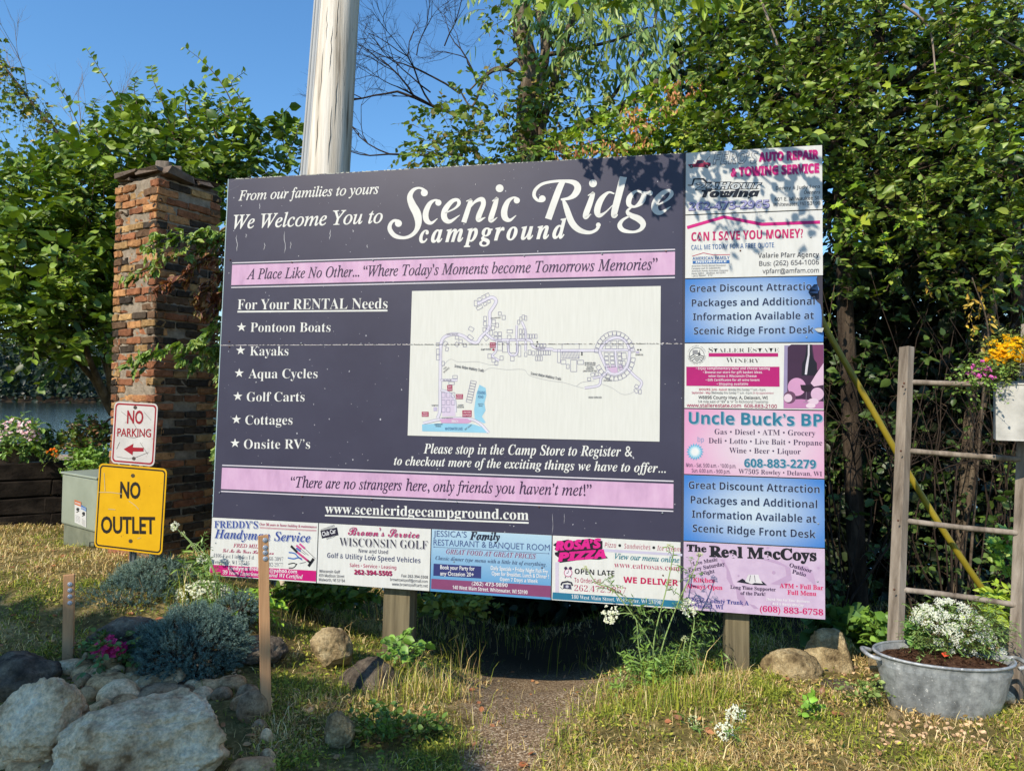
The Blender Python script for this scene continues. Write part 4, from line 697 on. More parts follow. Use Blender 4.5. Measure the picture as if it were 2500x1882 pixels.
mb = MB(); mb.add([[-500, 9.2, LAKE], [500, 9.2, LAKE], [500, 275, LAKE], [-500, 275, LAKE]], [(0, 1, 2, 3)]); w = mb.build('lake', mw); tag(w, kind='structure')

# ---------------------------------------------------------------- utility pole
p1, p0 = P(831 / K, 0, 5.75), P(805 / K, 425, 5.75); p0 = P(802 / K, 425 / K, 5.75); ax = unit(p1 - p0); r0, r1 = 50 / FPX * 5.75, 45 / FPX * 5.75
low = p0 - ax * ((p0[2] - float(ground(p0[0], p0[1])) + .4) / ax[2]); top = p1 + ax * 3.2; pole = thing('utility_pole', 'pale weathered wooden utility pole rising behind the dark sign', 'utility pole', low)
mb = MB(); n = 40; ts = np.linspace(0, 1, 60); Lp = np.linalg.norm(top - low); e1 = unit(np.cross(ax, [0, 1, 0])); e2 = np.cross(ax, e1); V = []
groove = rng.normal(0, 1, n)
for t in ts:
    h = t * Lp; d0 = np.linalg.norm(p0 - low); r = r0 + (r1 - r0) * (h - d0) / np.linalg.norm(p1 - p0) * .9
    r = max(r, r0 * .7); a = np.arange(n) * 2 * PI / n; rr = r * (1 + .010 * groove + .006 * np.sin(a * 3 + h * 1.3) + .004 * rng.normal(0, 1, n)); V.append(low + ax * h + np.outer(np.cos(a) * rr, e1) + np.outer(np.sin(a) * rr, e2))
V = np.concatenate(V); m_ = len(ts); i, j = np.meshgrid(np.arange(m_ - 1), np.arange(n), indexing='ij'); i = i.ravel(); j = j.ravel(); k = (j + 1) % n
mb.add(V, np.stack([i * n + j, i * n + k, (i + 1) * n + k, (i + 1) * n + j], 1)); mb.build('shaft', M['pole'], pole, smooth=True)
mb = MB(); mk_ = flat('crack', lin(44, 38, 32), .95)                         # drying cracks and knot holes
for x, y0, y1 in [(866, 74, 96), (846, 384, 398), (800, 140, 260), (838, 20, 120), (822, 280, 420), (812, 40, 130), (852, 150, 260), (835, 200, 330), (790, 300, 400), (846, 270, 350), (824, 90, 200)]:
    q = []
    for t in np.linspace(0, 1, 7):
        yy = y0 + (y1 - y0) * t; xx = x + rng.normal(0, 1.0) - (yy - y0) * .06; c = P(xx / K, yy / K, 5.75); h = (c - low) @ ax; ctr = low + ax * h; d0 = np.linalg.norm(p0 - low); r = r0 + (r1 - r0) * (h - d0) / np.linalg.norm(p1 - p0) * .9; off = (c - ctr) @ e1
        off = np.clip(off, -r * .95, r * .95); s_ = -1 if (e2 @ (EYE - ctr)) < 0 else 1; q.append(ctr + e1 * off + e2 * s_ * (math.sqrt(max(r * r - off * off, 1e-5)) + .0005))
    mb = MB(); mb.tube(q, np.array([.0004, .0022, .003, .0034, .003, .002, .0004]) * rng.uniform(.3, .9), 5); mb.build('crack', mk_, pole)
mb = MB(); cps = []                                                          # cable guard running up the left side
for t in np.linspace(0, Lp, 14): r = r0 + (r1 - r0) * (t - np.linalg.norm(p0 - low)) / np.linalg.norm(p1 - p0) * .9; cps.append(low + ax * t - e1 * np.sign(e1[0]) * (max(r, r0 * .7) * 0.99) - np.array([0, .05, 0]))
cps = np.array(cps); e1s = e1 * np.sign(e1[0])
for dx, wd in ((-.012, .030), (-.034, .012), (.012, .011)): mb.tube(cps + e1s * dx - np.array([0, .020 if wd < .02 else 0, 0]), wd, 10)
mb.build('cable_guard', M['conduit'], pole, smooth=True)

# ---------------------------------------------------------------- brick pillar
DPI = 5.5; pc = P(383.6 / K, 428 / K, DPI); pbx = P(366 / K, 1380 / K, DPI)
sx_ = .60; ctr_dir = math.atan2(pc[0], pc[1])
ang = ctr_dir + R(0)                                           # bearing of the pillar
back = np.array([-math.sin(ang), -math.cos(ang)])              # towards the camera
def rot2(v, a): return np.array([v[0] * math.cos(a) - v[1] * math.sin(a), v[0] * math.sin(a) + v[1] * math.cos(a)])
nR = rot2(back, R(32)); nL = rot2(back, R(-58))                # normals of the right and left faces
topz = pc[2] + .03; botz = float(ground(pc[0], pc[1])) - .15; corner = np.array([pc[0], pc[1]])
cen = corner - nR * sx_ / 2 - nL * sx_ / 2
tilt = (pbx[:2] - pc[:2]) / (pc[2] - pbx[2])                   # slight lean seen in the photo
pil = thing('brick_pillar', 'old crumbling red and black brick pillar with a wooden stub on top', 'pillar', (cen[0], cen[1], float(ground(*cen))))
RP = np.array([[nR[0], nL[0], 0], [nR[1], nL[1], 0], [0, 0, 1.0]])           # local x -> right face, y -> left face
def pil_pt(v): v = np.asarray(v); q = v @ RP.T; q[..., :2] += cen; lean = (topz - q[..., 2])[..., None] * tilt * .55; q[..., :2] += lean; return q
mb = MB(); ch = .0675; nc = int((topz - botz) / ch)
pal = [lin(178, 122, 78), lin(196, 142, 90), lin(168, 106, 72), lin(156, 98, 70), lin(84, 74, 70), lin(68, 62, 62), lin(116, 90, 74), lin(186, 150, 100)]
def brick_box(c, sz, col):
    x, y, z = [q / 2 for q in sz]; sub = 3
    b_ = bmesh.new(); bmesh.ops.create_cube(b_, size=1)
    for v in b_.verts: v.co = Vector((v.co.x * sz[0], v.co.y * sz[1], v.co.z * sz[2]))
    bmesh.ops.bevel(b_, geom=b_.edges[:], offset=.006, segments=1, affect='EDGES'); bmesh.ops.subdivide_edges(b_, edges=[e for e in b_.edges if e.calc_length() > .05], cuts=2, use_grid_fill=True)
    V = np.array([v.co[:] for v in b_.verts]); V = V + rng.normal(0, .0030, V.shape); b_.verts.index_update(); F = [[v.index for v in f.verts] for f in b_.faces]; b_.free()
    mb.add(pil_pt(V + np.asarray(c)), F, None, col)
for c in range(nc):
    z = botz + (c + .5) * ch; h = sx_ / 2; up = c / nc
    for face in range(4):
        along = sx_ - .1; nb = 3 if c % 2 == 0 else 2.5; x = -h; st = 0 if c % 2 == 0 else .1; first = True
        pos = -h
        while pos < h - .04:
            ln = .2 if not (first and c % 2) else .1; first = False; ln = min(ln + rng.normal(0, .006), h - pos); 
            cu_ = pos + ln / 2; wear = abs(rng.normal(0, .013)) * (1.0 if face == 1 else .5)
            dark = rng.random() < (.5 if face in (0, 2) else (.25 if c % 7 else .5)); col = np.array(pal[rng.integers(4, 7)] if dark else pal[[0, 1, 2, 3, 7][rng.integers(0, 5)]])[:3] * rng.uniform(.75, 1.2); col = (col * .74 + col.mean() * .26) * np.array([.84, .82, .70])
            if rng.random() < (.985 if c < nc - 2 else .72):
                if face == 0: cc, sz = (h - .05 - wear, cu_, z), (.1, ln - .012, ch - .013)
                elif face == 1: cc, sz = (cu_, h - .05 - wear, z), (ln - .012, .1, ch - .013)
                elif face == 2: cc, sz = (-h + .05, cu_, z), (.1, ln - .012, ch - .013)
                else: cc, sz = (cu_, -h + .05, z), (ln - .012, .1, ch - .013)
                if not (face in (1, 3) and (cu_ < -h + .1 or cu_ > h - .1) and c % 2) or True: brick_box(np.array(cc) + rng.normal(0, .002, 3), sz, col)
            pos += ln
M['brick'] = noisy('old_brick', [lin(150, 140, 130), lin(196, 188, 180), lin(226, 218, 208)], 22, 9, .92, .12, 1.0, 60, attr=True, dist=.01, spots=(14, .66, lin(52, 46, 44)))
mb.build('brickwork', M['brick'], pil)
mb = MB(); b_ = bmesh.new(); hh = sx_ / 2 - .020; m_ = 14; zz = np.linspace(botz, topz - .03, int((topz - botz) / .03)); V = []
for z in zz:
    for s_ in range(4):
        for q in np.linspace(-hh, hh, m_, endpoint=False):
            x, y = [(q, -hh), (hh, q), (-q, hh), (-hh, -q)][s_]; V.append([x + rng.normal(0, .006), y + rng.normal(0, .006), z + rng.normal(0, .004)])
b_.free(); n = 4 * m_; i, j = np.meshgrid(np.arange(len(zz) - 1), np.arange(n), indexing='ij'); i = i.ravel(); j = j.ravel(); k = (j + 1) % n
mb.add(pil_pt(np.array(V)), np.stack([i * n + j, i * n + k, (i + 1) * n + k, (i + 1) * n + j], 1)); mb.build('mortar', noisy('mortar', [lin(122, 110, 95), lin(168, 154, 136)], 20, 8, .95, .1, 1.0, 60, dist=.01), pil, smooth=True)
mb = MB()
for sx0, sy0, s1, s2, h, z in [(rng.uniform(-.24, .24), rng.uniform(-.24, .24), rng.uniform(.12, .26), rng.uniform(.1, .24), rng.uniform(.02, .06), topz + rng.uniform(-.02, .02)) for _ in range(15)] + [(0, 0, .5, .5, .05, topz - .012), (.14, .12, .3, .36, .03, topz + .035), (-.15, .2, .3, .2, .04, topz + .045), (.17, -.16, .24, .26, .03, topz + .04)]:
    V = np.array([[-.5, -.5, -.5], [.5, -.5, -.5], [.5, .5, -.5], [-.5, .5, -.5], [-.5, -.5, .5], [.5, -.5, .5], [.5, .5, .5], [-.5, .5, .5]]) * [s1, s2, h] + rng.normal(0, .012, (8, 3)) + [sx0, sy0, z]
    mb.add(pil_pt(V), np.array([[0, 3, 2, 1], [4, 5, 6, 7], [0, 1, 5, 4], [1, 2, 6, 5], [2, 3, 7, 6], [3, 0, 4, 7]]))
mb.build('coping', noisy('coping_mortar', [lin(84, 72, 64), lin(130, 116, 104)], 14, 8, .95, .1, 1.0, 50, dist=.01), pil, bevel=.01)
mb = MB()
for dx, dy, w, h in [(-.05, .03, .12, .16), (.07, -.02, .1, .12)]: mb.box(pil_pt(np.array([[dx, dy, topz + .05 + h / 2]]))[0], (w, w, h), rotz(R(20) + dx), jit=.006)
mb.build('timber_stub', M['oldwood'], pil, bevel=.008)

# ---------------------------------------------------------------- the two traffic signs on one post
def plate_plane(px, py, d, yaw, roll=0.0):
    o = P(px, py, d); e_x = np.array([math.cos(yaw), math.sin(yaw), 0]); up = unit(np.array([roll, 0, 1.0])); e_x = unit(e_x - up * (e_x @ up)); return Plane(o, e_x, up)
DS = 4.95; PS = plate_plane(282, 1100, DS, R(-14), .035)
sg = thing('street_sign', 'post with a white NO PARKING plate above a yellow NO OUTLET plate', 'street sign', P(282, 1240, DS))
def rrect(u0, v0, u1, v1, r, n=6):
    o = []
    for cx_, cy_, a0 in [(u1 - r, v0 + r, -90), (u1 - r, v1 - r, 0), (u0 + r, v1 - r, 90), (u0 + r, v0 + r, 180)]:
        for k in range(n + 1): a = R(a0 + 90 * k / n); o.append((cx_ + r * math.cos(a), cy_ + r * math.sin(a)))
    return o
def plate(name, quad, col, rim, label, rim_in, rim_w, mat):
    us = [PS.uv((x * K, y * K)) for x, y in quad]; c = np.mean(us, 0); w = .5 * (us[1][0] - us[0][0] + us[2][0] - us[3][0]); h = .5 * (us[0][1] - us[3][1] + us[1][1] - us[2][1])
    lean_ = math.atan2(-((us[0][0] + us[1][0]) - (us[2][0] + us[3][0])) / 2, h) * 0
    mb = MB(); o = np.array(rrect(-w / 2, -h / 2, w / 2, h / 2, .035)); n = len(o); o = o + c
    mb.add(np.c_[np.vstack([o, o]), np.r_[np.full(n, .003), np.full(n, 0)]] @ np.stack([PS.ex, PS.ey, PS.n]) + PS.o, [tuple(range(n))] + [tuple(range(n, 2 * n))[::-1]] + [(i, i + n, (i + 1) % n + n, (i + 1) % n) for i in range(n)], mat)
    ob = mb.build(name, None, sg); ob['label'] = label
    s = Sheet(PS, .003); a = np.array(rrect(-w / 2 + rim_in, -h / 2 + rim_in, w / 2 - rim_in, h / 2 - rim_in, .03)) + c; b2 = np.array(rrect(-w / 2 + rim_in + rim_w, -h / 2 + rim_in + rim_w, w / 2 - rim_in - rim_w, h / 2 - rim_in - rim_w, .022)) + c
    V = np.vstack([a, b2]); s.mb.add(np.c_[V, np.full(2 * n, s.w + .0005)], [(i, (i + 1) % n, (i + 1) % n + n, i + n) for i in range(n)], ink(*rim)); return ob, s, c, w, h
def plate_done(s, ob, name):
    s.mb.V = [v @ np.stack([PS.ex, PS.ey, PS.n]) + PS.o for v in s.mb.V]; s.mb.build(name, None, ob)
m_ps = noisy('sign_white', [lin(178, 173, 169), lin(196, 192, 188)], 9, 8, .6, .2, spots=(42, .70, lin(150, 138, 130))); m_ys = noisy('sign_yellow', [lin(196, 149, 10), lin(208, 160, 16)], 7, 8, .62, .2, spots=(34, .715, lin(150, 112, 34)))
ob, s, c, w, h = plate('parking_plate', [(246, 869), (341, 870), (335, 1004), (242, 1003)], None, (168, 24, 42), 'white NO PARKING plate with red border and arrow', .010, .012, m_ps); RDK = (170, 26, 44)
s.text('NO', 'gill', 'Z', 275, 914, 310, 915, 27, RDK, off=.022); s.text('PARKING', 'gill', 'Z', 254, 942, 327, 944, 17, RDK, off=.014)
s.pp('Z', [(268, 970), (289, 958), (288, 966), (311, 967), (311, 975), (288, 975), (287, 983)][::-1], RDK, 2)
for q in ([(262, 890), (285, 905), (300, 930)], [(250, 935), (290, 945), (325, 930)], [(300, 955), (320, 985)], [(255, 985), (285, 990), (320, 975)], [(310, 890), (325, 905)], [(262, 955), (256, 970)]): s.line('Z', [tuple(a) for a in spline(np.array(q, float) + rng.normal(0, 2, (len(q), 2)), 6)], .9, (120, 108, 104), 2.2)
for y in (880, 990): s.disc('Z', 290 + (y < 900) * 3, y, 4, (84, 70, 66), 2.6, 9)
plate_done(s, ob, 'lettering')
ob, s, c, w, h = plate('outlet_plate', [(213, 1004), (359, 1008), (354, 1190), (205, 1190)], None, (50, 44, 34), 'yellow NO OUTLET plate with black border', .011, .011, m_ys); DKK = (46, 40, 34)
s.text('NO', 'gill', 'Z', 260, 1074, 304, 1076, 33, DKK, off=.03); s.text('OUTLET', 'gill', 'Z', 219, 1150, 336, 1152, 34, DKK, off=.026)
for x, y, r in [(288, 1027, 4.4), (283, 1168, 4.4)]: s.disc('Z', x, y, r, (90, 76, 52), 2.6, 9)
for q in ([(216, 1063), (240, 1062), (262, 1066)], [(278, 1080), (292, 1090), (300, 1100)], [(236, 1098), (250, 1102)], [(298, 1162), (306, 1160)], [(225, 1020), (228, 1060)]): s.line('Z', [tuple(a) for a in spline(np.array(q, float) + rng.normal(0, 1, (len(q), 2)), 6)], 1.6, (206, 190, 150), 2.8)
plate_done(s, ob, 'lettering')
gb = G(281, 1243); base = P(283, 1243, DS + .03); tp = PS.o + PS.ey * .1; mb = MB(); pt0 = P(284, 1250, DS + .05) - np.array([0, 0, .3]); pt1 = P(293, 880, DS + .05)
for dx, dw, dd in ((-.018, .012, .006), (.018, .012, .006), (0, .03, .025)): mb.tube([pt0 + PS.ex * dx + np.array([0, dd, 0]), pt1 + PS.ex * dx + np.array([0, dd, 0])], [dw * .7] * 2, 4)
for k in range(26):
    q = pt0 + (pt1 - pt0) * (k / 26); mb.tube([q + np.array([0, .0, 0]) - PS.n * -.002, q - PS.n * -.004], .0045, 6, mat=None)
mb.build('steel_post', M['steel'], sg)

# ---------------------------------------------------------------- green utility cabinet
DB = 6.0; c0 = P(210, 1036, DB); c1 = P(134, 1020, DB + .42); zt = .5 * (c0[2] + c1[2]); gz = float(ground(c0[0], c0[1])); eL = unit(np.append((c1 - c0)[:2], 0)); wL = np.linalg.norm((c1 - c0)[:2]); eR = np.array([-eL[1], eL[0], 0]); eR = eR if eR[0] > 0 else -eR; wR = .62
bc = np.append((c0 + eL * wL / 2 + eR * wR / 2)[:2], 0); RB = np.stack([eL, eR, [0, 0, 1]], 1)
cab = thing('utility_cabinet', 'grey green metal utility cabinet with warning stickers behind the traffic signs', 'utility cabinet', (bc[0], bc[1], gz))
hb = zt - gz - .13; mb = MB(); mb.box(bc + [0, 0, gz + .13 + hb / 2], (wL, wR, hb), RB); mb.build('cabinet_body', M['cabinet'], cab, bevel=.018)
mb = MB(); mb.box(bc + [0, 0, zt + .004], (wL + .024, wR + .024, .022), RB); mb.build('lid', M['cabinet'], cab, bevel=.009)
mb = MB(); mb.box(bc + [0, 0, gz + .04], (wL - .05, wR - .04, .2), RB); mb.build('plinth', noisy('plinth_green', [lin(96, 100, 84), lin(120, 122, 104)], 8, 8, .8, .2), cab)
mb = MB(); mb.box(bc - eR * (wR / 2 + .0), (.5, .2, .02), RB); PB = Plane(c0 + eL * 0, -eL, np.array([0, 0, 1.0])); s = Sheet(PB, .0025); sgn = 1 if PB.n @ (EYE - c0) > 0 else -1
def stick(quad, hc):
    s.pp('Z', quad, (226, 224, 220), 1); (x0, y0), (x3, y3), (x2, y2), (x1, y1) = quad; f = .2; s.pp('Z', [(x0, y0), (x0 + (x3 - x0) * f, y0 + (y3 - y0) * f), (x1 + (x2 - x1) * f, y1 + (y2 - y1) * f), (x1, y1)], hc, 2)
    for k in range(5): yy = y0 + (y3 - y0) * (.68 + .06 * k); s.line('Z', [(x0 + 2, yy), (x1 - 2, yy + (y1 - y0) * .9)], .9, (120, 120, 124), 2)
    s.disc('Z', (x0 + x1) / 2, y0 + (y3 - y0) * .42, 3.6, (50, 50, 56), 2, 7); s.line('Z', [((x0 + x1) / 2 - 3, y0 + (y3 - y0) * .55), ((x0 + x1) / 2 + 3, y0 + (y3 - y0) * .5)], 3, (50, 50, 56), 2)
stick([(162, 1079), (162, 1128), (176, 1134), (176, 1084)], (214, 110, 60)); stick([(176, 1090), (176, 1134), (187, 1139), (187, 1096)], (60, 120, 190))
s.text('WARNING', 'bold', 'Z', 163, 1086.5, 175, 1091, 4, (240, 236, 230), lay=3); s.text('NOTICE', 'bold', 'Z', 177, 1098, 186, 1102, 4, (236, 240, 244), lay=3)
s.mb.V = [np.asarray(v) @ np.stack([PB.ex, PB.ey, PB.n * sgn]) + PB.o for v in s.mb.V]; ob = s.mb.build('warning_stickers', None, cab)
mb = MB(); q = P(203, 1192, DB + .04); mb.box(q, (.06, .05, .09), RB); mb.tube([q + [-.02, -.03, .04], q + [-.02, -.03, .09], q + [.02, -.03, .09], q + [.02, -.03, .04]], .006, 6); mb.build('padlock', flat('lock', lin(44, 44, 40), .6), cab, bevel=.004)

# ---------------------------------------------------------------- timber retaining wall, left
DW = 7.3; a = P(-60, 1000, DW - .2); b2 = P(262, 1010, DW + .55); zt = P(60, 1001, DW)[2]; gw = float(ground(a[0] + .6, a[1])); ew = unit(np.append((b2 - a)[:2], 0)); lw = np.linalg.norm((b2 - a)[:2]) ; RWm = np.stack([ew, [-ew[1], ew[0], 0], [0, 0, 1]], 1)
wl = thing('timber_wall', 'dark railway sleeper retaining wall left of the cabinet', 'retaining wall', (a[0], a[1], gw)); nt_ = 4; hT = (zt - gw + .06) / nt_
mb = MB()
for k in range(nt_):
    off = rng.normal(0, .015)
    for q in range(2): mb.box(a * [1, 1, 0] + ew * (lw * (.26 + .5 * q) + (k % 2) * .2 * (-1) ** q * .3) + RWm[:, 1] * (.11 + off) + [0, 0, gw - .06 + hT * (k + .5)], (lw * .498, .22, hT - .012), RWm, jit=.006)
mb.build('sleepers', M['tie'], wl, bevel=.012)
mb = MB(); n = 12; mb.box(a * [1, 1, 0] + ew * lw * .5 + RWm[:, 1] * .8 + [0, 0, zt - .30], (lw * 1.1, 1.25, .56), RWm, jit=.02); mb.build('planting_bed', noisy('bed_mulch', [lin(150, 128, 106), lin(206, 184, 164)], 30, 8, .95, .1, 1.0, 60, dist=.02), wl)
# a grey trough on the wall
tq = P(40, 985, DW + .35); tr = thing('planting_trough', 'long grey trough standing on the timber wall under pink flowers', 'planter', (tq[0], tq[1], zt)); mb = MB()
RT = RWm @ rotz(R(4)); x = [(.5, .0), (.56, .2), (.58, .24), (.55, .25), (.5, .2)]; mb.lathe([(.40, 0), (.46, .16), (.49, .17), (.49, .19), (.45, .19), (.41, .14), (.0, .13)], (tq[0] - .15, tq[1], zt - .02), 30, 1.15, .42, None, None, RT); mb.build('tub_shell', M['granite'], tr, smooth=True)
# rusty bent chair back
mb = MB(); o = P(220, 940, 7.5)
f = lambda x, y, d=7.5: P(x, y, d)
mb.tube(spline([f(222, 1000), f(218, 960), f(222, 925), f(236, 906), f(262, 900)], 6), .012, 7); mb.tube(spline([f(232, 1000, 7.7), f(228, 950, 7.7), f(240, 925, 7.7), f(265, 918, 7.7)], 6), .011, 7); mb.tube([f(216, 950), f(268, 953)], .014, 7); mb.tube([f(218, 965), f(228, 965, 7.7)], .010, 7); mb.tube([f(222, 925), f(234, 932, 7.7)], .010, 7)
ch_ = mb.build('garden_chair', M['rust'], smooth=True); tag(ch_, 'bent rusty metal garden chair frame beside the brick pillar', 'chair')
# ---------------------------------------------------------------- foliage helpers
def tmpl(w, kind='ovate'):
    if kind == 'ovate':
        V = [(0, 0, 0), (0, .5, -.05), (0, 1, .02), (-w * .42, .22, .05), (-w * .46, .55, .06), (-w * .2, .82, .04), (w * .42, .22, .05), (w * .46, .55, .06), (w * .2, .82, .04)]
        F = [(0, 1, 3), (3, 1, 4), (4, 1, 5), (5, 1, 2), (0, 6, 1), (6, 7, 1), (7, 8, 1), (8, 2, 1)]
    elif kind == 'narrow':
        V = [(0, 0, 0), (-w / 2, .35, .03), (w / 2, .35, .03), (-w * .4, .68, 0), (w * .4, .68, 0), (0, 1, -.05)]; F = [(0, 2, 1), (1, 2, 3), (2, 4, 3), (3, 4, 5)]
    else:
        o = [(0, 0), (.22, .05), (.5, .12), (.34, .3), (.52, .55), (.25, .52), (.16, .72), (0, 1), (-.16, .72), (-.25, .52), (-.52, .55), (-.34, .3), (-.5, .12), (-.22, .05)]
        V = [(0, .35, -.04)] + [(x * w, y, .03 * (abs(x) > .3)) for x, y in o]; F = [(0, i, i % 14 + 1) for i in range(1, 15)]
    return np.array(V, float), np.array(F)
OV2 = tmpl(.56); OV, RO, NA, MA = tmpl(.72), tmpl(.9), tmpl(.2, 'narrow'), tmpl(.95, 'maple')
LF = tmpl(.45)
def pick(pal, n, jit=.16):
    pal = np.array([p[:3] for p in pal]); c = pal[rng.integers(0, len(pal), n)]; d = pal[rng.integers(0, len(pal), n)]; t = rng.random((n, 1)) * .5
    return np.clip((c * (1 - t) + d * t) * rng.lognormal(0, jit, (n, 1)), 0, 1)
def leaves(mb, pos, d, nrm, size, T, col, mat=None):
    V0, F0 = T; d = unit(d); n = nrm - d * np.sum(nrm * d, 1, keepdims=True); n = unit(n); s = np.cross(d, n); k = len(V0); m = len(pos)
    if not m: return
    size = np.broadcast_to(size, (m,))[:, None, None]; cup = rng.uniform(.3, 2.4, (m, 1, 1))
    V = pos[:, None] + size * (V0[None, :, 0:1] * s[:, None] + V0[None, :, 1:2] * d[:, None] + V0[None, :, 2:3] * cup * n[:, None])
    F = (F0[None] + (np.arange(m) * k)[:, None, None]).reshape(-1, 3); mb.add(V.reshape(-1, 3), F, mat or M['leaf'], np.repeat(np.clip(col * (1.28 if mat is None else 1), 0, .8), k, 0), True)
def twigs(mb, Q, r0, r1, col, n=3, mat=None):
    m, S, _ = Q.shape
    if not m: return
    t = unit(np.gradient(Q, axis=1)); u = unit(np.cross(t, np.array([.3, .2, 1.0]))); w = np.cross(t, u); r = (np.linspace(1, 0, S)[None, :, None] * np.broadcast_to(r0, (m,))[:, None, None] + np.linspace(0, 1, S)[None, :, None] * np.broadcast_to(r1, (m,))[:, None, None])
    V = np.stack([Q + r * (math.cos(a) * u + math.sin(a) * w) for a in np.arange(n) * 2 * PI / n], 2).reshape(-1, 3)
    i, s, j = np.meshgrid(np.arange(m), np.arange(S - 1), np.arange(n), indexing='ij'); b = (i * S + s) * n; k = (j + 1) % n
    F = np.stack([b + j, b + k, b + n + k, b + n + j], -1).reshape(-1, 4); mb.add(V, F, mat or M['twig'], col, True)
def sprays(mb, A, D, L, nl, size, T, pal, droop=.25, hang=.25, tw=.004, twcol=(.5, .45, .4), side=.9, jit=.16, up=.9, start=.15):
    m = len(A); D = unit(D); L = np.broadcast_to(L, (m,))[:, None]; f = lambda t: A + D * L * t + np.array([0, 0, -1.0]) * droop * L * t * t
    if tw: twigs(mb, np.stack([f(t) for t in (0, .35, .7, 1)], 1), tw, tw * .35, np.array(twcol))
    P_, d_, n_, s_ = [], [], [], []
    for k in range(nl):
        t = start + (1 - start) * (k + rng.random((m, 1))) / nl; tan = unit(D - np.array([0, 0, 2 * droop]) * t); sd = unit(np.cross(tan, np.array([0, 0, 1.0])) + rng.normal(0, .35, (m, 3))) * (1 if k % 2 else -1)
        P_.append(f(t)); d_.append(tan * rng.uniform(.25, .9, (m, 1)) + sd * side + np.array([0, 0, -hang]) + rng.normal(0, .2, (m, 3))); n_.append(np.array([-.15, -.3, up]) + rng.normal(0, .62, (m, 3))); s_.append(size * np.clip(rng.lognormal(-.22, .34, m), .3, 1.45))
    c = pick(pal, m * nl, jit); leaves(mb, np.concatenate(P_), np.concatenate(d_), np.concatenate(n_), np.concatenate(s_), T, c)
def Pv(x, y, d):
    v = np.stack([(x * K - CX) / FPX, -(y * K - CY) / FPX, -np.ones_like(x)], -1) @ C2W.T; return EYE + v * (d / v[:, 1])[:, None]
def ball(n, shell=.45):
    v = unit(rng.normal(0, 1, (n, 3))); return v * (shell + (1 - shell) * rng.random((n, 1)) ** (1 / 2.))
def blob_twigs(mb, blobs, dens, L, nl, size, T, pal, outw=.8, upw=.35, fr=.2, **k):
    """twigs through the volume of each blob (x, y, rx, ry, distance, half depth)"""
    cs = []
    for b in blobs:
        x, y, rx, ry, d, dr = b[:6]; n = int(dens * (rx * ry) / 1000 * (b[6] if len(b) > 6 else 1)); u = ball(n); A = Pv(x + rx * u[:, 0], y + ry * u[:, 1], d + dr * u[:, 2]); c = P(x, y, d); cs.append(c)
        D = unit(A - c) * outw + np.array([0, -fr, upw]) + rng.normal(0, .45, (n, 3)); sprays(mb, A, D, L * rng.uniform(.6, 1.3, n), nl, size, T, pal, **k)
    return cs
def limb(mb, pts, r0, r1, n=8, wig=.0, mat=None):
    q = spline(np.array(pts), 6); q = q + rng.normal(0, wig, q.shape) * np.linspace(0, 1, len(q))[:, None]; mb.tube(q, np.linspace(r0, r1, len(q)), n, mat, jit=.05)
def branches(mb, root, targets, r0, r1=.006, mat=None, bend=.15):
    for t in targets:
        root_ = np.asarray(root); m = (root_ * .45 + np.asarray(t) * .55) + rng.normal(0, bend, 3) + np.array([0, 0, .12]); limb(mb, [root_, m, t], r0, r1, 6, .01, mat)
def fork(mb, p, d, L, r, depth, spread=.55, up=.1, mat=None, keep=1.0, sh=.72):
    """a bare, repeatedly forking branch"""
    d = unit(d); q = [p]; 
    for k in range(4): d = unit(d + rng.normal(0, .13, 3) + np.array([0, 0, up * .25])); q.append(q[-1] + d * L / 4)
    mb.tube(q, np.linspace(r, r * .6, 5), 4 if r < .01 else 6, mat, cap=False)
    if depth:
        for k in range(rng.integers(2, 5)):
            i = rng.integers(2, 5)
            if rng.random() < keep: fork(mb, q[i], d + rng.normal(0, spread, 3), L * sh * rng.uniform(.7, 1.15), r * .55, depth - 1, spread, up, mat, keep, sh)
G_MUL = [lin(92, 114, 36), lin(108, 130, 44), lin(78, 102, 34), lin(126, 144, 54), lin(64, 90, 32)]
G_APP = [lin(96, 118, 46), lin(112, 130, 54), lin(80, 102, 40), lin(118, 138, 62), lin(64, 88, 34), lin(128, 138, 56)]
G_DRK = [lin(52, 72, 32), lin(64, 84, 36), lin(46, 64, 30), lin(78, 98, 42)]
G_WIL = [lin(104, 128, 74), lin(120, 142, 84), lin(90, 116, 62), lin(132, 146, 80)]
G_MAP = [lin(98, 126, 34), lin(122, 146, 40), lin(84, 112, 34), lin(140, 152, 48)]
G_YEL = [lin(168, 140, 50), lin(184, 160, 70), lin(150, 120, 48)]
G_VIN = [lin(96, 122, 50), lin(116, 138, 62), lin(82, 106, 46), lin(132, 144, 70)]
G_RED = [lin(110, 66, 46), lin(126, 80, 56), lin(92, 54, 42), lin(120, 102, 56)]

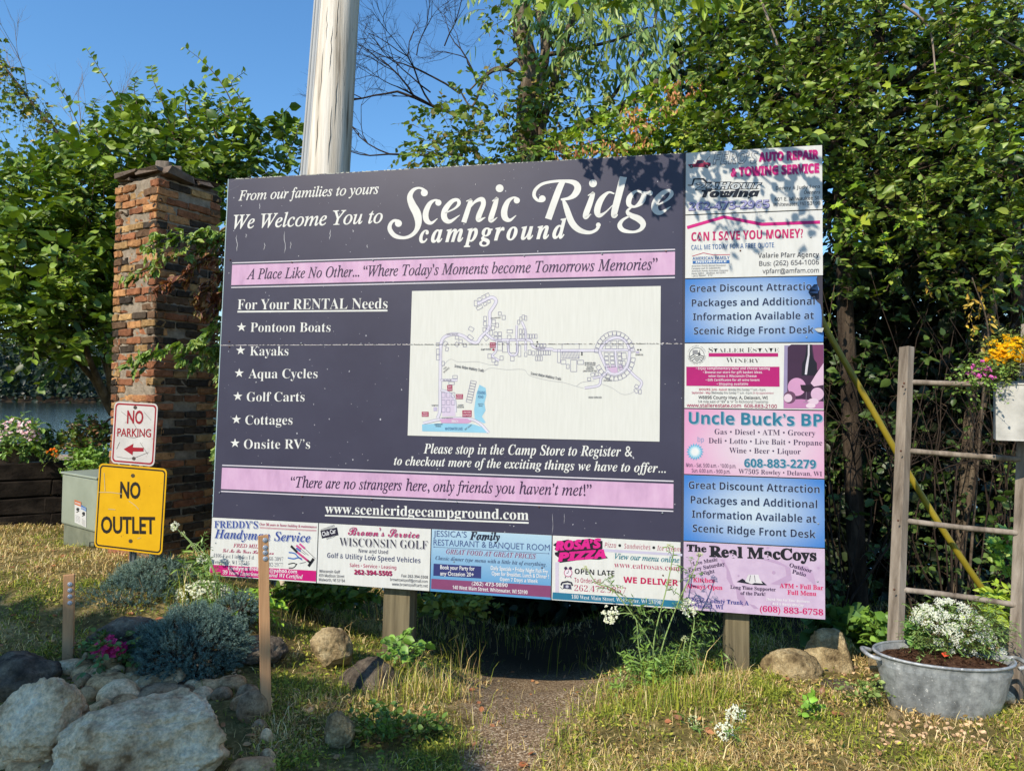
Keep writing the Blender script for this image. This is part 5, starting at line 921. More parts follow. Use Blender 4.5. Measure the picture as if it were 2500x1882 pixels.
# ---------------------------------------------------------------- left: mulberry, leaning branch, bare twigs
t1 = thing('mulberry_tree', 'broad leafed green tree filling the left side behind the brick pillar', 'tree', (-4.2, 7.6, float(ground(-4.2, 7.6))))
mb = MB()
B1 = [(70, 470, 120, 110, 7.0, .7), (210, 440, 140, 110, 7.1, .7), (330, 350, 120, 95, 7.3, .7), (440, 325, 105, 75, 7.3, .6), (560, 345, 80, 75, 7.5, .5), (90, 600, 150, 110, 6.9, .8), (175, 690, 95, 75, 6.8, .6), (45, 690, 90, 55, 6.7, .5), (330, 500, 150, 120, 7.5, .6), (480, 480, 90, 120, 7.6, .5), (210, 600, 90, 120, 7.3, .6), (-60, 560, 100, 150, 7.2, .8)]
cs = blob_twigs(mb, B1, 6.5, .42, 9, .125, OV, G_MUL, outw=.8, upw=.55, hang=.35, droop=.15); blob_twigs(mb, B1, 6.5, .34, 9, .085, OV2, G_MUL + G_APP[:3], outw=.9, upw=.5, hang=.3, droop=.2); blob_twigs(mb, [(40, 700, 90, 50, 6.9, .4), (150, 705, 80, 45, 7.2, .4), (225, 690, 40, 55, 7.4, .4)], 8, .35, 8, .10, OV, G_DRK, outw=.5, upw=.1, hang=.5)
for pts in [[(530, 300), (490, 200), (445, 140), (400, 103)], [(300, 330), (260, 230), (215, 150), (186, 105)], [(270, 420), (200, 330), (150, 230), (112, 166)], [(380, 310), (350, 220), (330, 170), (328, 142)], [(600, 380), (625, 330), (640, 290), (648, 266)], [(560, 300), (520, 215), (500, 180), (530, 155)], [(560, 330), (500, 260), (470, 235), (482, 215)], [(330, 300), (300, 240), (290, 190), (300, 170)], [(420, 290), (400, 230), (420, 190), (455, 220)], [(60, 430), (30, 380), (10, 350), (-10, 330)], [(640, 400), (680, 0), (0, 0), (0, 0)][:1] * 2 + [(655, 330), (660, 320)], [(230, 330), (205, 270), (200, 235), (210, 215)], [(470, 300), (455, 260), (452, 225), (462, 200)]]:
    q = spline(np.array([P(x, y, 7.2 + .2 * k / len(pts)) for k, (x, y) in enumerate(pts)]), 8); twigs(mb, q[None], .008, .002, np.array((.45, .42, .36)), 5)
    k = len(q) * 2 // 1; idx = np.linspace(2, len(q) - 1, 26).astype(int); A = q[idx]; tan = unit(np.gradient(q, axis=0))[idx]; sd = unit(np.cross(tan, [0, 1, .2])) * np.where(np.arange(26) % 2, 1, -1)[:, None]
    leaves(mb, A, tan * .5 + sd * .8 + np.array([0, -.1, -.35]) + rng.normal(0, .2, (26, 3)), np.array([-.3, -.5, .8]) + rng.normal(0, .35, (26, 3)), .125 * rng.uniform(.6, 1.05, 26) * np.linspace(1.05, .55, 26), OV, pick(G_MUL + G_APP[3:4], 26))
mb.build('crown', M['leaf'], t1)
mb = MB(); root = np.array([-4.2, 7.6, float(ground(-4.2, 7.6)) - .1]); mid = P(210, 640, 7.6); limb(mb, [root, (root + mid) / 2 + [.1, 0, 0], mid], .13, .09, 10, .01); branches(mb, mid, cs, .06, .012); branches(mb, (root + mid) / 2, cs[5:8], .05, .01); limb(mb, [P(505, 700, 7.9), P(500, 560, 7.8), P(520, 400, 7.7)], .05, .02); mb.build('trunk', M['bark'], t1, smooth=True)
t2 = thing('leaning_branch', 'thin leaning branch wrapped in sparse small yellowing vine leaves at upper left', 'branch', P(200, 360, 7.9)); mb = MB()
q = spline(np.array([P(-30, 90, 7.9), P(40, 185, 7.9), P(110, 270, 7.9), P(190, 355, 7.9), P(300, 480, 7.9)]), 8); mb.tube(q, np.linspace(.01, .03, len(q)), 6, M['bark']); br = mb.build('branch_wood', M['bark'], t2)
mb = MB(); A = np.repeat(q[:26], 7, 0) + rng.normal(0, .05, (182, 3)); sprays(mb, A, rng.normal(0, 1, (182, 3)) + [0, 0, -.3], .22, 5, .055, MA, G_APP + G_YEL[:1], droop=.5, tw=.0025)
for x, y in [(30, 210), (60, 280), (100, 350), (10, 300), (130, 330)]: sprays(mb, Pv(np.full(8, x) + rng.normal(0, 14, 8), np.full(8, y) + rng.normal(0, 20, 8), np.full(8, 7.85)), rng.normal(0, .6, (8, 3)) + [0, 0, -.8], .35, 7, .05, MA, G_APP, droop=.3, tw=.0025)
mb.build('vine_leaves', M['leaf'], t2)
def bare(name, label, roots, base, mat, group=None):
    t = thing(name, label, 'shrub' if 'shrub' in name else 'tree', base, group); mb = MB()
    for p, d, L, r, dep, sp in roots: fork(mb, np.asarray(p), np.asarray(d, float), L, r, dep, sp, mat=None)
    mb.build('bare_branches', mat, t); return t
M['palewood'] = noisy('dead_twig', [lin(120, 106, 96), lin(160, 146, 132)], 12, 5, .9, .1); M['darkwood'] = noisy('dark_twig', [lin(40, 33, 29), lin(66, 56, 48)], 12, 5, .9, .1)
bare('dead_shrub', 'bare grey twigs rising above the leafy tree at upper left', [(P(x, y, 8.2), (dx, 0, 1), .55, .006, 3, .22) for x, y, dx in [(190, 330, -.25), (175, 300, -.15), (210, 340, .15), (40, 190, -.3), (60, 210, .2), (240, 300, .1)]], P(190, 400, 8.2), M['palewood'])

# ---------------------------------------------------------------- centre: tall tree with a bare trunk, dead tree, maple
D2 = 8.4; gb = np.array([P(1140, 700, D2)[0], D2, float(ground(P(1140, 700, D2)[0], D2))])
t3 = thing('willow_tree', 'tall tree with rough bare trunk and drooping narrow leaves above the board', 'tree', gb)
mb = MB(); A_ = lambda *l: [P(x, y, D2) for x, y in l]
limb(mb, [gb - [0, 0, .2]] + A_((1150, 520), (1138, 270), (1146, 150), (1126, 60), (1138, -70)), .17, .085, 14, .004); limb(mb, A_((1150, 300), (1168, 180), (1178, 90), (1160, 0), (1150, -60)), .07, .05, 9); limb(mb, A_((1160, 320), (1190, 200), (1230, 60), (1260, -40)), .06, .035, 9)
limb(mb, A_((1150, 340), (1200, 305), (1270, 268), (1340, 235), (1430, 170), (1490, 110), (1560, 40)), .075, .04, 9, .006); limb(mb, A_((1140, 165), (1118, 130), (1095, 145), (1060, 152), (1010, 200)), .032, .01, 7); limb(mb, A_((1130, 170), (1090, 150), (1050, 165), (1020, 230), (990, 190)), .03, .008, 7); limb(mb, A_((1290, 255), (1330, 200), (1400, 100), (1420, 20)), .03, .015, 7); limb(mb, A_((1175, 120), (1230, 110), (1320, 90), (1400, 60)), .03, .012, 7)
limb(mb, A_((1430, 170), (1500, 160), (1560, 120)), .03, .01); mb.build('trunk', M['bark'], t3, smooth=True)
mb = MB(); B3 = [(1230, 30, 110, 50, 8.3, .6), (1330, 40, 110, 60, 8.0, .6), (1430, 50, 100, 70, 8.2, .7), (1290, 120, 60, 40, 8.1, .4), (1370, 140, 75, 55, 8.0, .5), (1460, 140, 60, 55, 8.3, .5), (1250, 200, 55, 40, 8.3, .4), (1290, -20, 200, 40, 8.4, .8), (1120, 20, 80, 30, 8.4, .4, .6)]
blob_twigs(mb, B3, 7, .42, 10, .17, NA, G_WIL, outw=.8, upw=.1, droop=.55, hang=.8, side=.55, up=.4)
mb.build('crown', M['leaf'], t3)
t = thing('climbing_vine', 'leafy vine climbing the bare trunk just above the board', 'vine', P(1140, 420, 8.1)); mb = MB()
BV = [(1090, 300, 110, 55, 8.0, .4), (1180, 260, 45, 60, 8.1, .3), (960, 300, 75, 55, 7.6, .3, .8), (1000, 240, 35, 60, 7.9, .3, .5), (925, 330, 40, 35, 7.4, .3), (1040, 340, 120, 30, 7.4, .4), (1210, 190, 35, 45, 8.1, .25, .7), (1075, 95, 40, 65, 8.2, .25, .5), (1110, 30, 30, 40, 8.2, .3, .6), (1150, 340, 60, 50, 7.9, .3), (940, 260, 40, 25, 7.8, .2, .4), (1060, 200, 60, 45, 8.0, .3, .6), (1215, 110, 60, 60, 8.1, .3, .8), (1190, 30, 60, 50, 8.2, .3, .8), (1140, 235, 40, 30, 8.0, .2, .5), (1270, 230, 70, 40, 7.9, .3)]
blob_twigs(mb, BV, 12, .3, 7, .085, OV, G_VIN + G_MUL[:3] + G_RED[3:], outw=.8, upw=.1, droop=.35, hang=.4); mb.build('vine_leaves', M['leaf'], t)
bare('dead_tree', 'bare dead branches spreading against the sky between pole and trunk', [(P(1010, 255, 8.8), (-1, 0, -.02), .95, .024, 5, .38), (P(1000, 335, 8.6), (-1, -.1, .0), .95, .02, 5, .38), (P(990, 200, 8.9), (-.8, 0, .6), .8, .014, 5, .36), (P(1030, 180, 8.9), (-.4, 0, 1), .85, .013, 5, .36), (P(930, 200, 8.7), (-.5, 0, .3), .6, .010, 4, .4), (P(960, 100, 8.7), (.3, 0, 1), .6, .009, 4, .4), (P(900, 120, 8.8), (.2, 0, 1), .5, .008, 4, .4)], P(1050, 420, 8.7), M['darkwood'])
mb = MB(); t4 = thing('maple_tree', 'young maple with lobed leaves and salmon seed clusters above the board', 'tree', P(1470, 700, 6.9))
B4 = [(1240, 318, 60, 22, 6.6, .3), (1320, 300, 80, 32, 6.7, .4), (1400, 268, 80, 40, 6.8, .4), (1460, 225, 60, 45, 7.0, .4), (1480, 300, 80, 45, 6.7, .4), (1550, 330, 80, 40, 6.6, .4), (1400, 330, 120, 25, 6.8, .4), (1540, 250, 50, 50, 7.0, .4)]
cs = blob_twigs(mb, B4, 15, .26, 7, .085, MA, G_MAP, outw=.7, upw=.2, droop=.3, hang=.4); mb.build('crown', M['leaf'], t4)
mb = MB(); limb(mb, [P(1470, 900, 7.1), P(1460, 500, 7.0), P(1450, 330, 6.9)], .06, .03); branches(mb, P(1455, 380, 6.95), cs, .02, .005); mb.build('trunk', M['bark'], t4)
mb = MB()
for x, y in [(1372, 240), (1365, 258), (1450, 208), (1440, 222), (1468, 200), (1385, 300), (1378, 285), (1330, 335), (1350, 318), (1205, 322), (1216, 335), (1262, 330), (1410, 262), (1300, 318), (1248, 325), (1500, 190)]:
    mb = MB(); n = 20; A = P(x, y, 6.3) + rng.normal(0, 1, (n, 3)) * [.05, .055, .05]; leaves(mb, A, rng.normal(0, .5, (n, 3)) + [0, 0, -1], rng.normal(0, 1, (n, 3)), .05 * rng.uniform(.7, 1.2, n), NA if False else LF, pick([lin(204, 146, 96), lin(186, 116, 88), lin(206, 172, 110)], n), M['petal']); mb.build('seed_cluster', M['petal'], t4)

# ---------------------------------------------------------------- right: apple tree, thicket
t5 = thing('apple_tree', 'dense leafy tree filling the upper right behind the board', 'tree', (P(1860, 900, 6.6)[0], 6.6, float(ground(P(1860, 900, 6.6)[0], 6.6)))); mb = MB()
B5 = [(1570, 40, 100, 70, 6.8, .6), (1700, 70, 120, 80, 6.5, .6), (1850, 60, 110, 70, 6.5, .6, .8), (1990, 60, 110, 80, 6.6, .7, .6), (2140, 50, 110, 90, 6.2, .6), (1570, 160, 90, 70, 6.6, .5), (1690, 190, 120, 75, 6.2, .6), (1810, 230, 110, 70, 6.1, .5), (1960, 200, 120, 70, 6.5, .6, .6), (2120, 220, 110, 80, 6.1, .6), (1590, 280, 110, 40, 6.3, .4), (1720, 300, 110, 45, 6.0, .4), (1900, 330, 70, 70, 6.3, .5, .7), (2030, 350, 110, 70, 6.0, .6), (2160, 380, 80, 80, 5.8, .5), (1840, 360, 50, 60, 6.6, .4, .5), (1930, 450, 80, 60, 6.1, .5), (2060, 470, 100, 60, 6.2, .5, .8), (2180, 520, 60, 70, 5.9, .4), (1860, 540, 50, 50, 6.5, .4, .6), (1990, 560, 80, 45, 6.2, .4, .7), (2110, 600, 80, 50, 6.1, .4, .6), (1830, 430, 50, 70, 6.2, .3), (1815, 560, 36, 80, 6.2, .3, .7), (1780, -30, 300, 50, 6.6, .8)]
cs = blob_twigs(mb, B5, 5.5, .33, 9, .088, OV2, G_APP, outw=.7, upw=.35, hang=.2, droop=.2); blob_twigs(mb, B5, 5.5, .25, 9, .062, OV, G_APP + G_DRK, outw=.5, upw=.3, hang=.3, droop=.3); blob_twigs(mb, B5[::2], 1.6, .3, 6, .10, MA, G_MAP, outw=.6, upw=.1, hang=.4)
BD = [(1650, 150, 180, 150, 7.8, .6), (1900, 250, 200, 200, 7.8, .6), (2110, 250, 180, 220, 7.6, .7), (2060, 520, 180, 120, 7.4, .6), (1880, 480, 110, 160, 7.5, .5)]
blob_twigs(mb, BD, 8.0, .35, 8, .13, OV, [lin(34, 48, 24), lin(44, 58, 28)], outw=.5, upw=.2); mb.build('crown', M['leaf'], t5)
mb = MB(); root = np.array([t5.location[0], 6.6, t5.location[2] - .2]); md = P(1815, 420, 6.7); limb(mb, [root, P(1830, 760, 6.6), md, P(1800, 250, 6.7), P(1760, 80, 6.8)], .085, .045, 12, .008); limb(mb, [md, P(1870, 250, 6.8), P(1900, 60, 6.9), P(1890, -60, 6.9)], .08, .04, 9); branches(mb, P(1805, 300, 6.7), cs[:12], .035, .008); branches(mb, md, cs[12:], .035, .008); limb(mb, [P(2200, 800, 6.9), P(2190, 500, 6.8), P(2160, 300, 6.7), P(2060, 100, 6.8), P(2000, -40, 6.8)], .07, .03, 9, .01); mb.build('trunk', noisy('dark_bark', [lin(30, 25, 21), lin(60, 51, 43), lin(92, 80, 68)], 9, 8, .9, .1, 1.0, 24, (1, 1, .25), dist=.03), t5, smooth=True)
mb = MB()
for p in [[(1640, -10), (1680, 100), (1700, 170), (1694, 175)], [(2240, 130), (2190, 100), (2110, 60), (2060, 80)], [(2230, 210), (2200, 190), (2150, 150), (2050, 110)], [(1950, 10), (2005, 60), (2020, 150), (2025, 240)]]: mb = MB(); limb(mb, [P(x, y, 5.9) for x, y in p], .012, .004, 6); mb.build('bare_limb', M['palewood'], t5)
def thicket(label, blobs, stems, seed, pal, dens, name='thicket_shrub', size=.08, T=OV, group='shrubs of the thicket', stemr=.009):
    x, y, d = stems[0][0]; t = thing(name, label, 'shrub', P(x, y, d), group); mb = MB()
    blob_twigs(mb, blobs, dens, .3, 6, size, T, pal, outw=.5, upw=.25, tw=.003); mb.build('foliage', M['leaf'], t); mb = MB()
    for st in stems: limb(mb, [P(*q) for q in st], stemr * rng.uniform(.5, 1.5), stemr * .3, 5, .02)
    return t, mb
def rand_stems(x0, x1, n, y0, y1, d0, d1, lean=85): return [[(lambda x, d: (x, y0 + rng.normal(0, 20), d))(*(xx, dd))] + [(xx + rng.normal(0, lean), y0 + (y1 - y0) * .5, dd + rng.normal(0, .2)), (xx + rng.normal(0, lean * 1.6), y1 + rng.normal(0, 80), dd + rng.normal(0, .3))] for xx, dd in zip(rng.uniform(x0, x1, n), rng.uniform(d0, d1, n))]
for lab, bl, st, pal, de in [
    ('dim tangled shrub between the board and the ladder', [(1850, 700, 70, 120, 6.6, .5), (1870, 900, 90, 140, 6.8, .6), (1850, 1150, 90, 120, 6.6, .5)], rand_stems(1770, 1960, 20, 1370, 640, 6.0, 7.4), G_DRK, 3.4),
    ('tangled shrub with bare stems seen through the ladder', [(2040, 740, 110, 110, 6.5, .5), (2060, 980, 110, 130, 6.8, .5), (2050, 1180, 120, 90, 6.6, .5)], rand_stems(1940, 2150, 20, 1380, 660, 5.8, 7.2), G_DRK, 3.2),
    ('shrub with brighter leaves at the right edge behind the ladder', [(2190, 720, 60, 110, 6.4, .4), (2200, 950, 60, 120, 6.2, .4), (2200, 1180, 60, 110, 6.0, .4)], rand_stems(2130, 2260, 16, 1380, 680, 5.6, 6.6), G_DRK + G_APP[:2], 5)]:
    t, mb = thicket(lab, bl, st, 0, pal, de)
    for k in range(16):
        s0 = st[rng.integers(0, len(st))]; p = P(*s0[1]); fork(mb, p, np.array([rng.normal(0, .7), -.3, .5]), .4, .006, 2, .5)
    mb.build('stems', M['darkwood'], t)
t = thing('leaning_tree', 'brown trunk leaning through the thicket behind the ladder', 'tree', P(2080, 1250, 6.9)); mb = MB(); limb(mb, [P(2060, 1330, 7.0), P(2085, 1050, 6.9), P(2100, 850, 6.8), P(2150, 640, 6.8), P(2160, 560, 6.9)], .06, .035, 9); limb(mb, [P(2060, 1350, 6.6), P(2120, 900, 6.6), P(2190, 700, 6.6)], .03, .015, 7); mb.build('trunk', M['bark'], t, smooth=True)
t = thing('yellowing_sapling', 'slender sapling with drooping yellow autumn leaves above the ladder', 'sapling', P(2130, 900, 5.9)); mb = MB()
for x, y, n in [(2110, 625, 4), (2098, 655, 5), (2118, 700, 5), (1994, 605, 2)]: sprays(mb, Pv(x + rng.normal(0, 10, n), y + rng.normal(0, 10, n), np.full(n, 5.9)), rng.normal(0, .6, (n, 3)) + [0, -.2, -.5], .10, 5, .055, LF, G_YEL, hang=.6)
mb.build('foliage', M['leaf'], t); mb = MB(); limb(mb, [P(2090, 1300, 6.3), P(2120, 900, 6.0), P(2135, 720, 5.8), P(2100, 600, 5.7)], .014, .004, 6); mb.build('stem', M['twig'], t)
# far woods beyond the thicket and round the lake
mb = MB(); n = 17000; xx = rng.uniform(900, 2320, n); yy = rng.uniform(330, 1380, n); dd = rng.uniform(7.7, 10.2, n); ok = (yy > 640 - .25 * (xx - 1500)) | (xx > 1850) & (rng.random(n) < .25); A = Pv(xx, yy, dd)[ok]; ok2 = A[:, 2] > LAKE; A = A[ok2]
sprays(mb, A, rng.normal(0, 1, A.shape), .4, 4, .17, OV, [lin(30, 40, 22), lin(40, 52, 27), lin(26, 34, 20)], tw=.004, twcol=(.2, .17, .15)); wd = mb.build('undergrowth', M['leaf']); tag(wd, 'dark mass of undergrowth along the bank behind the thicket', 'undergrowth', kind='stuff')
mb = MB(); n = 26000; xw = rng.uniform(-330, 260, n); yw = rng.uniform(266, 318, n); hmax = 24 + 7 * np.sin(xw * .05) + 4 * np.sin(xw * .21 + 1) + 2 * np.sin(xw * .7); zw = rng.random(n) ** 1.1 * hmax - 1.4 + np.clip(yw - 272, 0, 8) * .4; A = np.stack([xw, yw, zw], 1)
leaves(mb, A, rng.normal(0, 1, (n, 3)), rng.normal(0, .6, (n, 3)) + [-.2, -.5, .6], rng.uniform(1.2, 3.0, n), OV, pick([lin(30, 42, 32), lin(40, 52, 38), lin(26, 38, 32)], n)); wd = mb.build('lakeside_woods', M['leaf']); tag(wd, 'dark wooded far shore across the lake', 'woods', kind='stuff')
mb = MB(); xs_ = np.linspace(-520, 520, 120); hz = 18 + 5 * np.sin(xs_ * .05) + 3 * np.sin(xs_ * .21 + 1)
V = np.concatenate([np.stack([xs_, 0 * xs_ + 292, 0 * xs_ - 1.5], 1), np.stack([xs_, 0 * xs_ + 300, hz], 1), np.stack([xs_, 0 * xs_ + 330, hz + 3], 1), np.stack([xs_, 0 * xs_ + 420, 0 * hz], 1)]); n = 120
mb.add(V, [(r * n + i, r * n + i + 1, (r + 1) * n + i + 1, (r + 1) * n + i) for r in range(3) for i in range(n - 1)]); h_ = mb.build('hills', noisy('wooded_hill', [lin(34, 46, 34), lin(50, 64, 44)], .2, 8, .95, .1), smooth=True); tag(h_, kind='structure')

# ---------------------------------------------------------------- creeper on the pillar
t = thing('creeper_vine', 'green and reddish creeper hanging across the brick pillar', 'vine', P(478, 700, 5.2)); mb = MB(); leafmb = MB()
def palm(A, d, n_, size, pal):
    for k in range(5):
        a = (k - 2) * .55; m = len(A); s = np.cross(unit(d), unit(n_)); dd = unit(d) * math.cos(a) + s * math.sin(a); leaves(leafmb, A, dd + [0, 0, -.25], n_ + rng.normal(0, .2, (m, 3)), size * (1 - .15 * abs(k - 2)) * rng.uniform(.8, 1.1, m), LF, pick(pal, m))
for pts, pal, nn in [([(490, 520), (440, 515), (390, 505), (340, 520), (312, 545)], G_VIN, 40), ([(490, 545), (430, 545), (380, 545), (340, 575), (300, 590), (270, 598)], G_VIN + G_RED[:1], 46), ([(490, 560), (450, 560), (420, 575), (400, 600), (340, 625)], G_RED, 46), ([(490, 590), (460, 600), (440, 640), (430, 670)], G_RED, 40), ([(485, 640), (465, 655), (450, 670), (440, 690)], G_RED, 22), ([(490, 690), (465, 705), (450, 720), (440, 730)], G_VIN, 22), ([(490, 750), (440, 748), (400, 745), (350, 755), (310, 770), (285, 795)], G_VIN, 60), ([(490, 770), (450, 775), (420, 785), (390, 770)], G_VIN, 36), ([(490, 470), (480, 560), (484, 700), (478, 900), (482, 1150)], G_VIN, 30), ([(490, 730), (470, 760), (465, 790)], G_VIN, 16), ([(495, 600), (488, 700), (492, 800), (486, 900)], G_VIN + G_RED[:1], 50), ([(495, 640), (470, 640), (445, 625), (420, 640)], G_RED, 34), ([(495, 520), (470, 505), (445, 500), (425, 515)], G_VIN, 30), ([(492, 900), (478, 960), (484, 1020)], G_VIN, 26), ([(490, 500), (470, 520), (420, 530)], G_VIN + G_RED[:1], 26)]:
    q = spline(np.array([P(x, y, 5.42 - .42 * min(1, (490 - x) / 90)) for x, y in pts]), 8); mb.tube(q, .004, 5); idx = rng.integers(0, len(q), nn); A = q[idx] + rng.normal(0, .025, (nn, 3)); d = rng.normal(0, .45, (nn, 3)) + [-.25, -.5, -.75]; palm(A, d, np.array([-.5, -.6, .6]) + rng.normal(0, .3, (nn, 3)), .085, pal)
leafmb.build('vine_leaves', M['leaf'], t); mb.build('vine_stems', M['twig'], t)
# ---------------------------------------------------------------- rocks
def rock_mb(c, sz, rot=0, seed=0, rough=.12, facets=6, sub=4, flat_=.0, mat=None, col=None, mb=None, tiltx=0, box=0.0, roll=0):
    b_ = bmesh.new(); bmesh.ops.create_icosphere(b_, subdivisions=sub, radius=1); V = np.array([v.co[:] for v in b_.verts]); b_.verts.index_update(); F = np.array([[v.index for v in f.verts] for f in b_.faces]); b_.free()
    r_ = np.random.default_rng(seed); nrm = V.copy()
    if box: V = np.sign(V) * np.abs(V) ** (1 - box)
    for k in range(facets):
        n = unit(r_.normal(0, 1, 3)); d = r_.uniform(.62, .9); s = V @ n; V = V - np.where(s > d, s - d, 0)[:, None] * n * .85
    o = r_.uniform(-50, 50, 3)
    def fb(p, f, oc): return np.array([mnoise.fractal(Vector(q * f + o), .9, 2.1, oc) for q in p])
    V = V * (1 + rough * fb(nrm, 1.3, 5)[:, None])
    if sub >= 5: V = V * (1 + .06 * fb(nrm, 4, 5)[:, None] + .016 * fb(nrm, 14, 4)[:, None] - .10 * np.clip(.16 - np.abs(fb(nrm, 2.3, 3)), 0, 1)[:, None])
    V = V * (np.array(sz) / 2) ; V = V @ (rotz(rot) @ roty(roll) @ rotx(tiltx)).T; mb = mb or MB(); mb.add(V + np.asarray(c), F, mat, col); return mb
def rock(label, x, y, w, h, mat, cat='rock', d=None, depth=.8, rot=0, roll=0, seed=1, base=None, group=None, name='rock', tiltx=0, rough=.12, facets=6, sub=4, sink=.15, box=0):
    """a rock whose outline spans w by h pixels round (x, y)"""
    yb = y + h / 2; g = G(x, yb) if d is None else P(x, y, d); dd = g[1]; W = w * K / FPX * dd; H = h * K / FPX * dd
    c = P(x, y, dd + W * depth * .25); o = rock_mb(c, (W, W * depth, H * 1.06), rot, seed, rough, facets, sub, mb=None, tiltx=tiltx, box=box, roll=roll).build(name, mat, smooth=True)
    tag(o, label, cat, group); return o
rock('large pale cream boulder at the front of the rock garden', 312, 1600, 392, 205, M['lime'], 'boulder', seed=3, depth=.62, name='boulder', sub=6, rough=.13, facets=9, rot=R(-6), box=.10, roll=R(-13))
rock('pale rounded boulder left of the largest cream boulder', 92, 1560, 190, 184, M['lime'], 'boulder', seed=11, depth=.75, name='boulder', sub=6, rough=.10, facets=6, roll=R(-8))
rock('dark grey boulder at the left edge behind the pale boulders', 42, 1480, 180, 130, M['granite'], 'boulder', seed=5, d=G(30, 1530)[1] + .08, depth=.8, name='boulder', sub=5)
rock('grey fieldstone behind the spruce and pink petunias', 268, 1376, 160, 84, M['granite'], 'rock', seed=6, depth=.7, sub=5, rough=.1)
rock('brown stone half hidden under the pink petunias', 235, 1422, 60, 64, M['warmrock'], seed=8, sub=4)
rock('low grey stone between the spruce and the tall stake', 555, 1405, 130, 56, M['granite'], seed=9, sub=5)
rock('rough grey stone set in the grass left of the middle post', 716, 1402, 96, 90, M['warmrock'], seed=10, depth=.8, sub=5, rough=.15)
rock('broad sloping bedrock slab beside the gravel path', 800, 1530, 170, 200, M['granite'], seed=12, d=3.95, depth=1.0, sub=5, rough=.08, facets=4)
rock('pale broken stone in the grass at the bottom beside the path', 735, 1575, 66, 84, M['warmrock'], seed=13, sub=5)
rock('stone half buried in turf below the middle post', 850, 1320, 60, 26, M['warmrock'], seed=14)
rock('rounded tan boulder right of the right hand post', 1708, 1448, 132, 84, M['warmrock'], 'boulder', seed=15, d=4.15, depth=.7, name='boulder', sub=5, rough=.06, facets=3)
rock('tall upright tan stone slab leaning behind the rounded boulder', 1790, 1424, 104, 118, M['warmrock'], seed=16, d=4.3, depth=.4, sub=5, rough=.05, facets=4, box=.4, tiltx=R(-15), name='standing_stone').rotation_euler
rock('flat dark slab lying in front of the standing stone', 1815, 1508, 130, 66, M['granite'], seed=17, d=3.95, depth=1.0, sub=5, rough=.07, name='flat_stone')
rock('big pinkish boulder at the right edge behind the ladder', 2190, 1420, 150, 130, M['warmrock'], 'boulder', seed=18, d=4.6, depth=.8, name='boulder', sub=5, rough=.08)
rock('pale egg shaped stone behind the white flowers', 2005, 1360, 50, 70, M['warmrock'], seed=19, d=4.2)
rock('small pale stone beside the left end of the tub', 1892, 1433, 34, 42, M['warmrock'], seed=20, d=3.95)
rock('grey stone beside the right end of the tub', 2160, 1505, 60, 36, M['cobble'], seed=21, d=3.75)
rock('flat tan stone under the right end of the tub', 2080, 1572, 120, 36, M['warmrock'], seed=22, d=3.5, depth=.7, rough=.07)
rock('small grey stone in the grass under the tub', 1935, 1550, 36, 30, M['warmrock'], seed=23, d=3.5)
# cobbles filling the rock garden: each its own stone
cob = [(180, 1438, 44, 34, 1), (152, 1440, 62, 30, 0), (190, 1452, 60, 34, 3), (240, 1478, 66, 44, 3), (226, 1480, 70, 50, 3), (205, 1420, 44, 40, 2), (262, 1500, 88, 54, 0), (300, 1475, 40, 26, 0), (330, 1474, 56, 30, 1), (372, 1463, 54, 36, 0), (340, 1498, 84, 36, 2), (390, 1495, 54, 26, 2), (415, 1480, 32, 22, 0), (455, 1482, 60, 28, 3), (500, 1478, 60, 34, 1), (265, 1522, 70, 36, 3), (215, 1532, 50, 40, 3), (535, 1500, 44, 40, 2), (545, 1530, 60, 70, 2), (570, 1515, 34, 40, 0), (575, 1598, 26, 44, 0), (578, 1640, 36, 40, 0), (250, 1448, 36, 26, 0), (285, 1445, 34, 22, 1), (312, 1456, 30, 20, 2), (120, 1660, 80, 30, 2), (60, 1655, 80, 34, 1), (12, 1640, 50, 50, 0), (545, 1660, 90, 46, 1), (100, 1652, 40, 30, 0), (275, 1465, 26, 20, 0), (232, 1452, 30, 24, 0), (310, 1440, 26, 20, 0), (345, 1448, 24, 18, 1), (480, 1500, 40, 28, 2), (30, 1470, 36, 26, 1), (328, 1430, 36, 24, 0), (560, 1570, 30, 28, 2), (665, 1532, 26, 14, 0)]
cn = [('pale whitish', (.54, .51, .45)), ('warm grey', (.38, .33, .26)), ('dark grey', (.24, .225, .20)), ('creamy tan', (.44, .38, .29))]
cob += [(80, 1470, 30, 24, 1), (205, 1462, 40, 32, 0), (248, 1455, 30, 24, 2), (282, 1470, 44, 30, 3), (318, 1480, 40, 26, 0), (240, 1510, 44, 34, 1), (360, 1482, 40, 24, 1), (438, 1500, 44, 28, 0), (520, 1520, 40, 36, 1), (470, 1478, 30, 20, 0), (196, 1500, 46, 36, 1), (178, 1470, 40, 30, 2)]
marks = [('beside the shorter stake', 150, 1440), ('under the petunias', 240, 1440), ('in front of the spruce bush', 400, 1480), ('right of the largest boulder', 560, 1560), ('between the two pale boulders', 205, 1510), ('below the left boulder', 60, 1655), ('at the foot of the taller stake', 640, 1535), ('behind the largest boulder', 300, 1500), ('at the lower right corner of the largest boulder', 550, 1645)]
made = {}
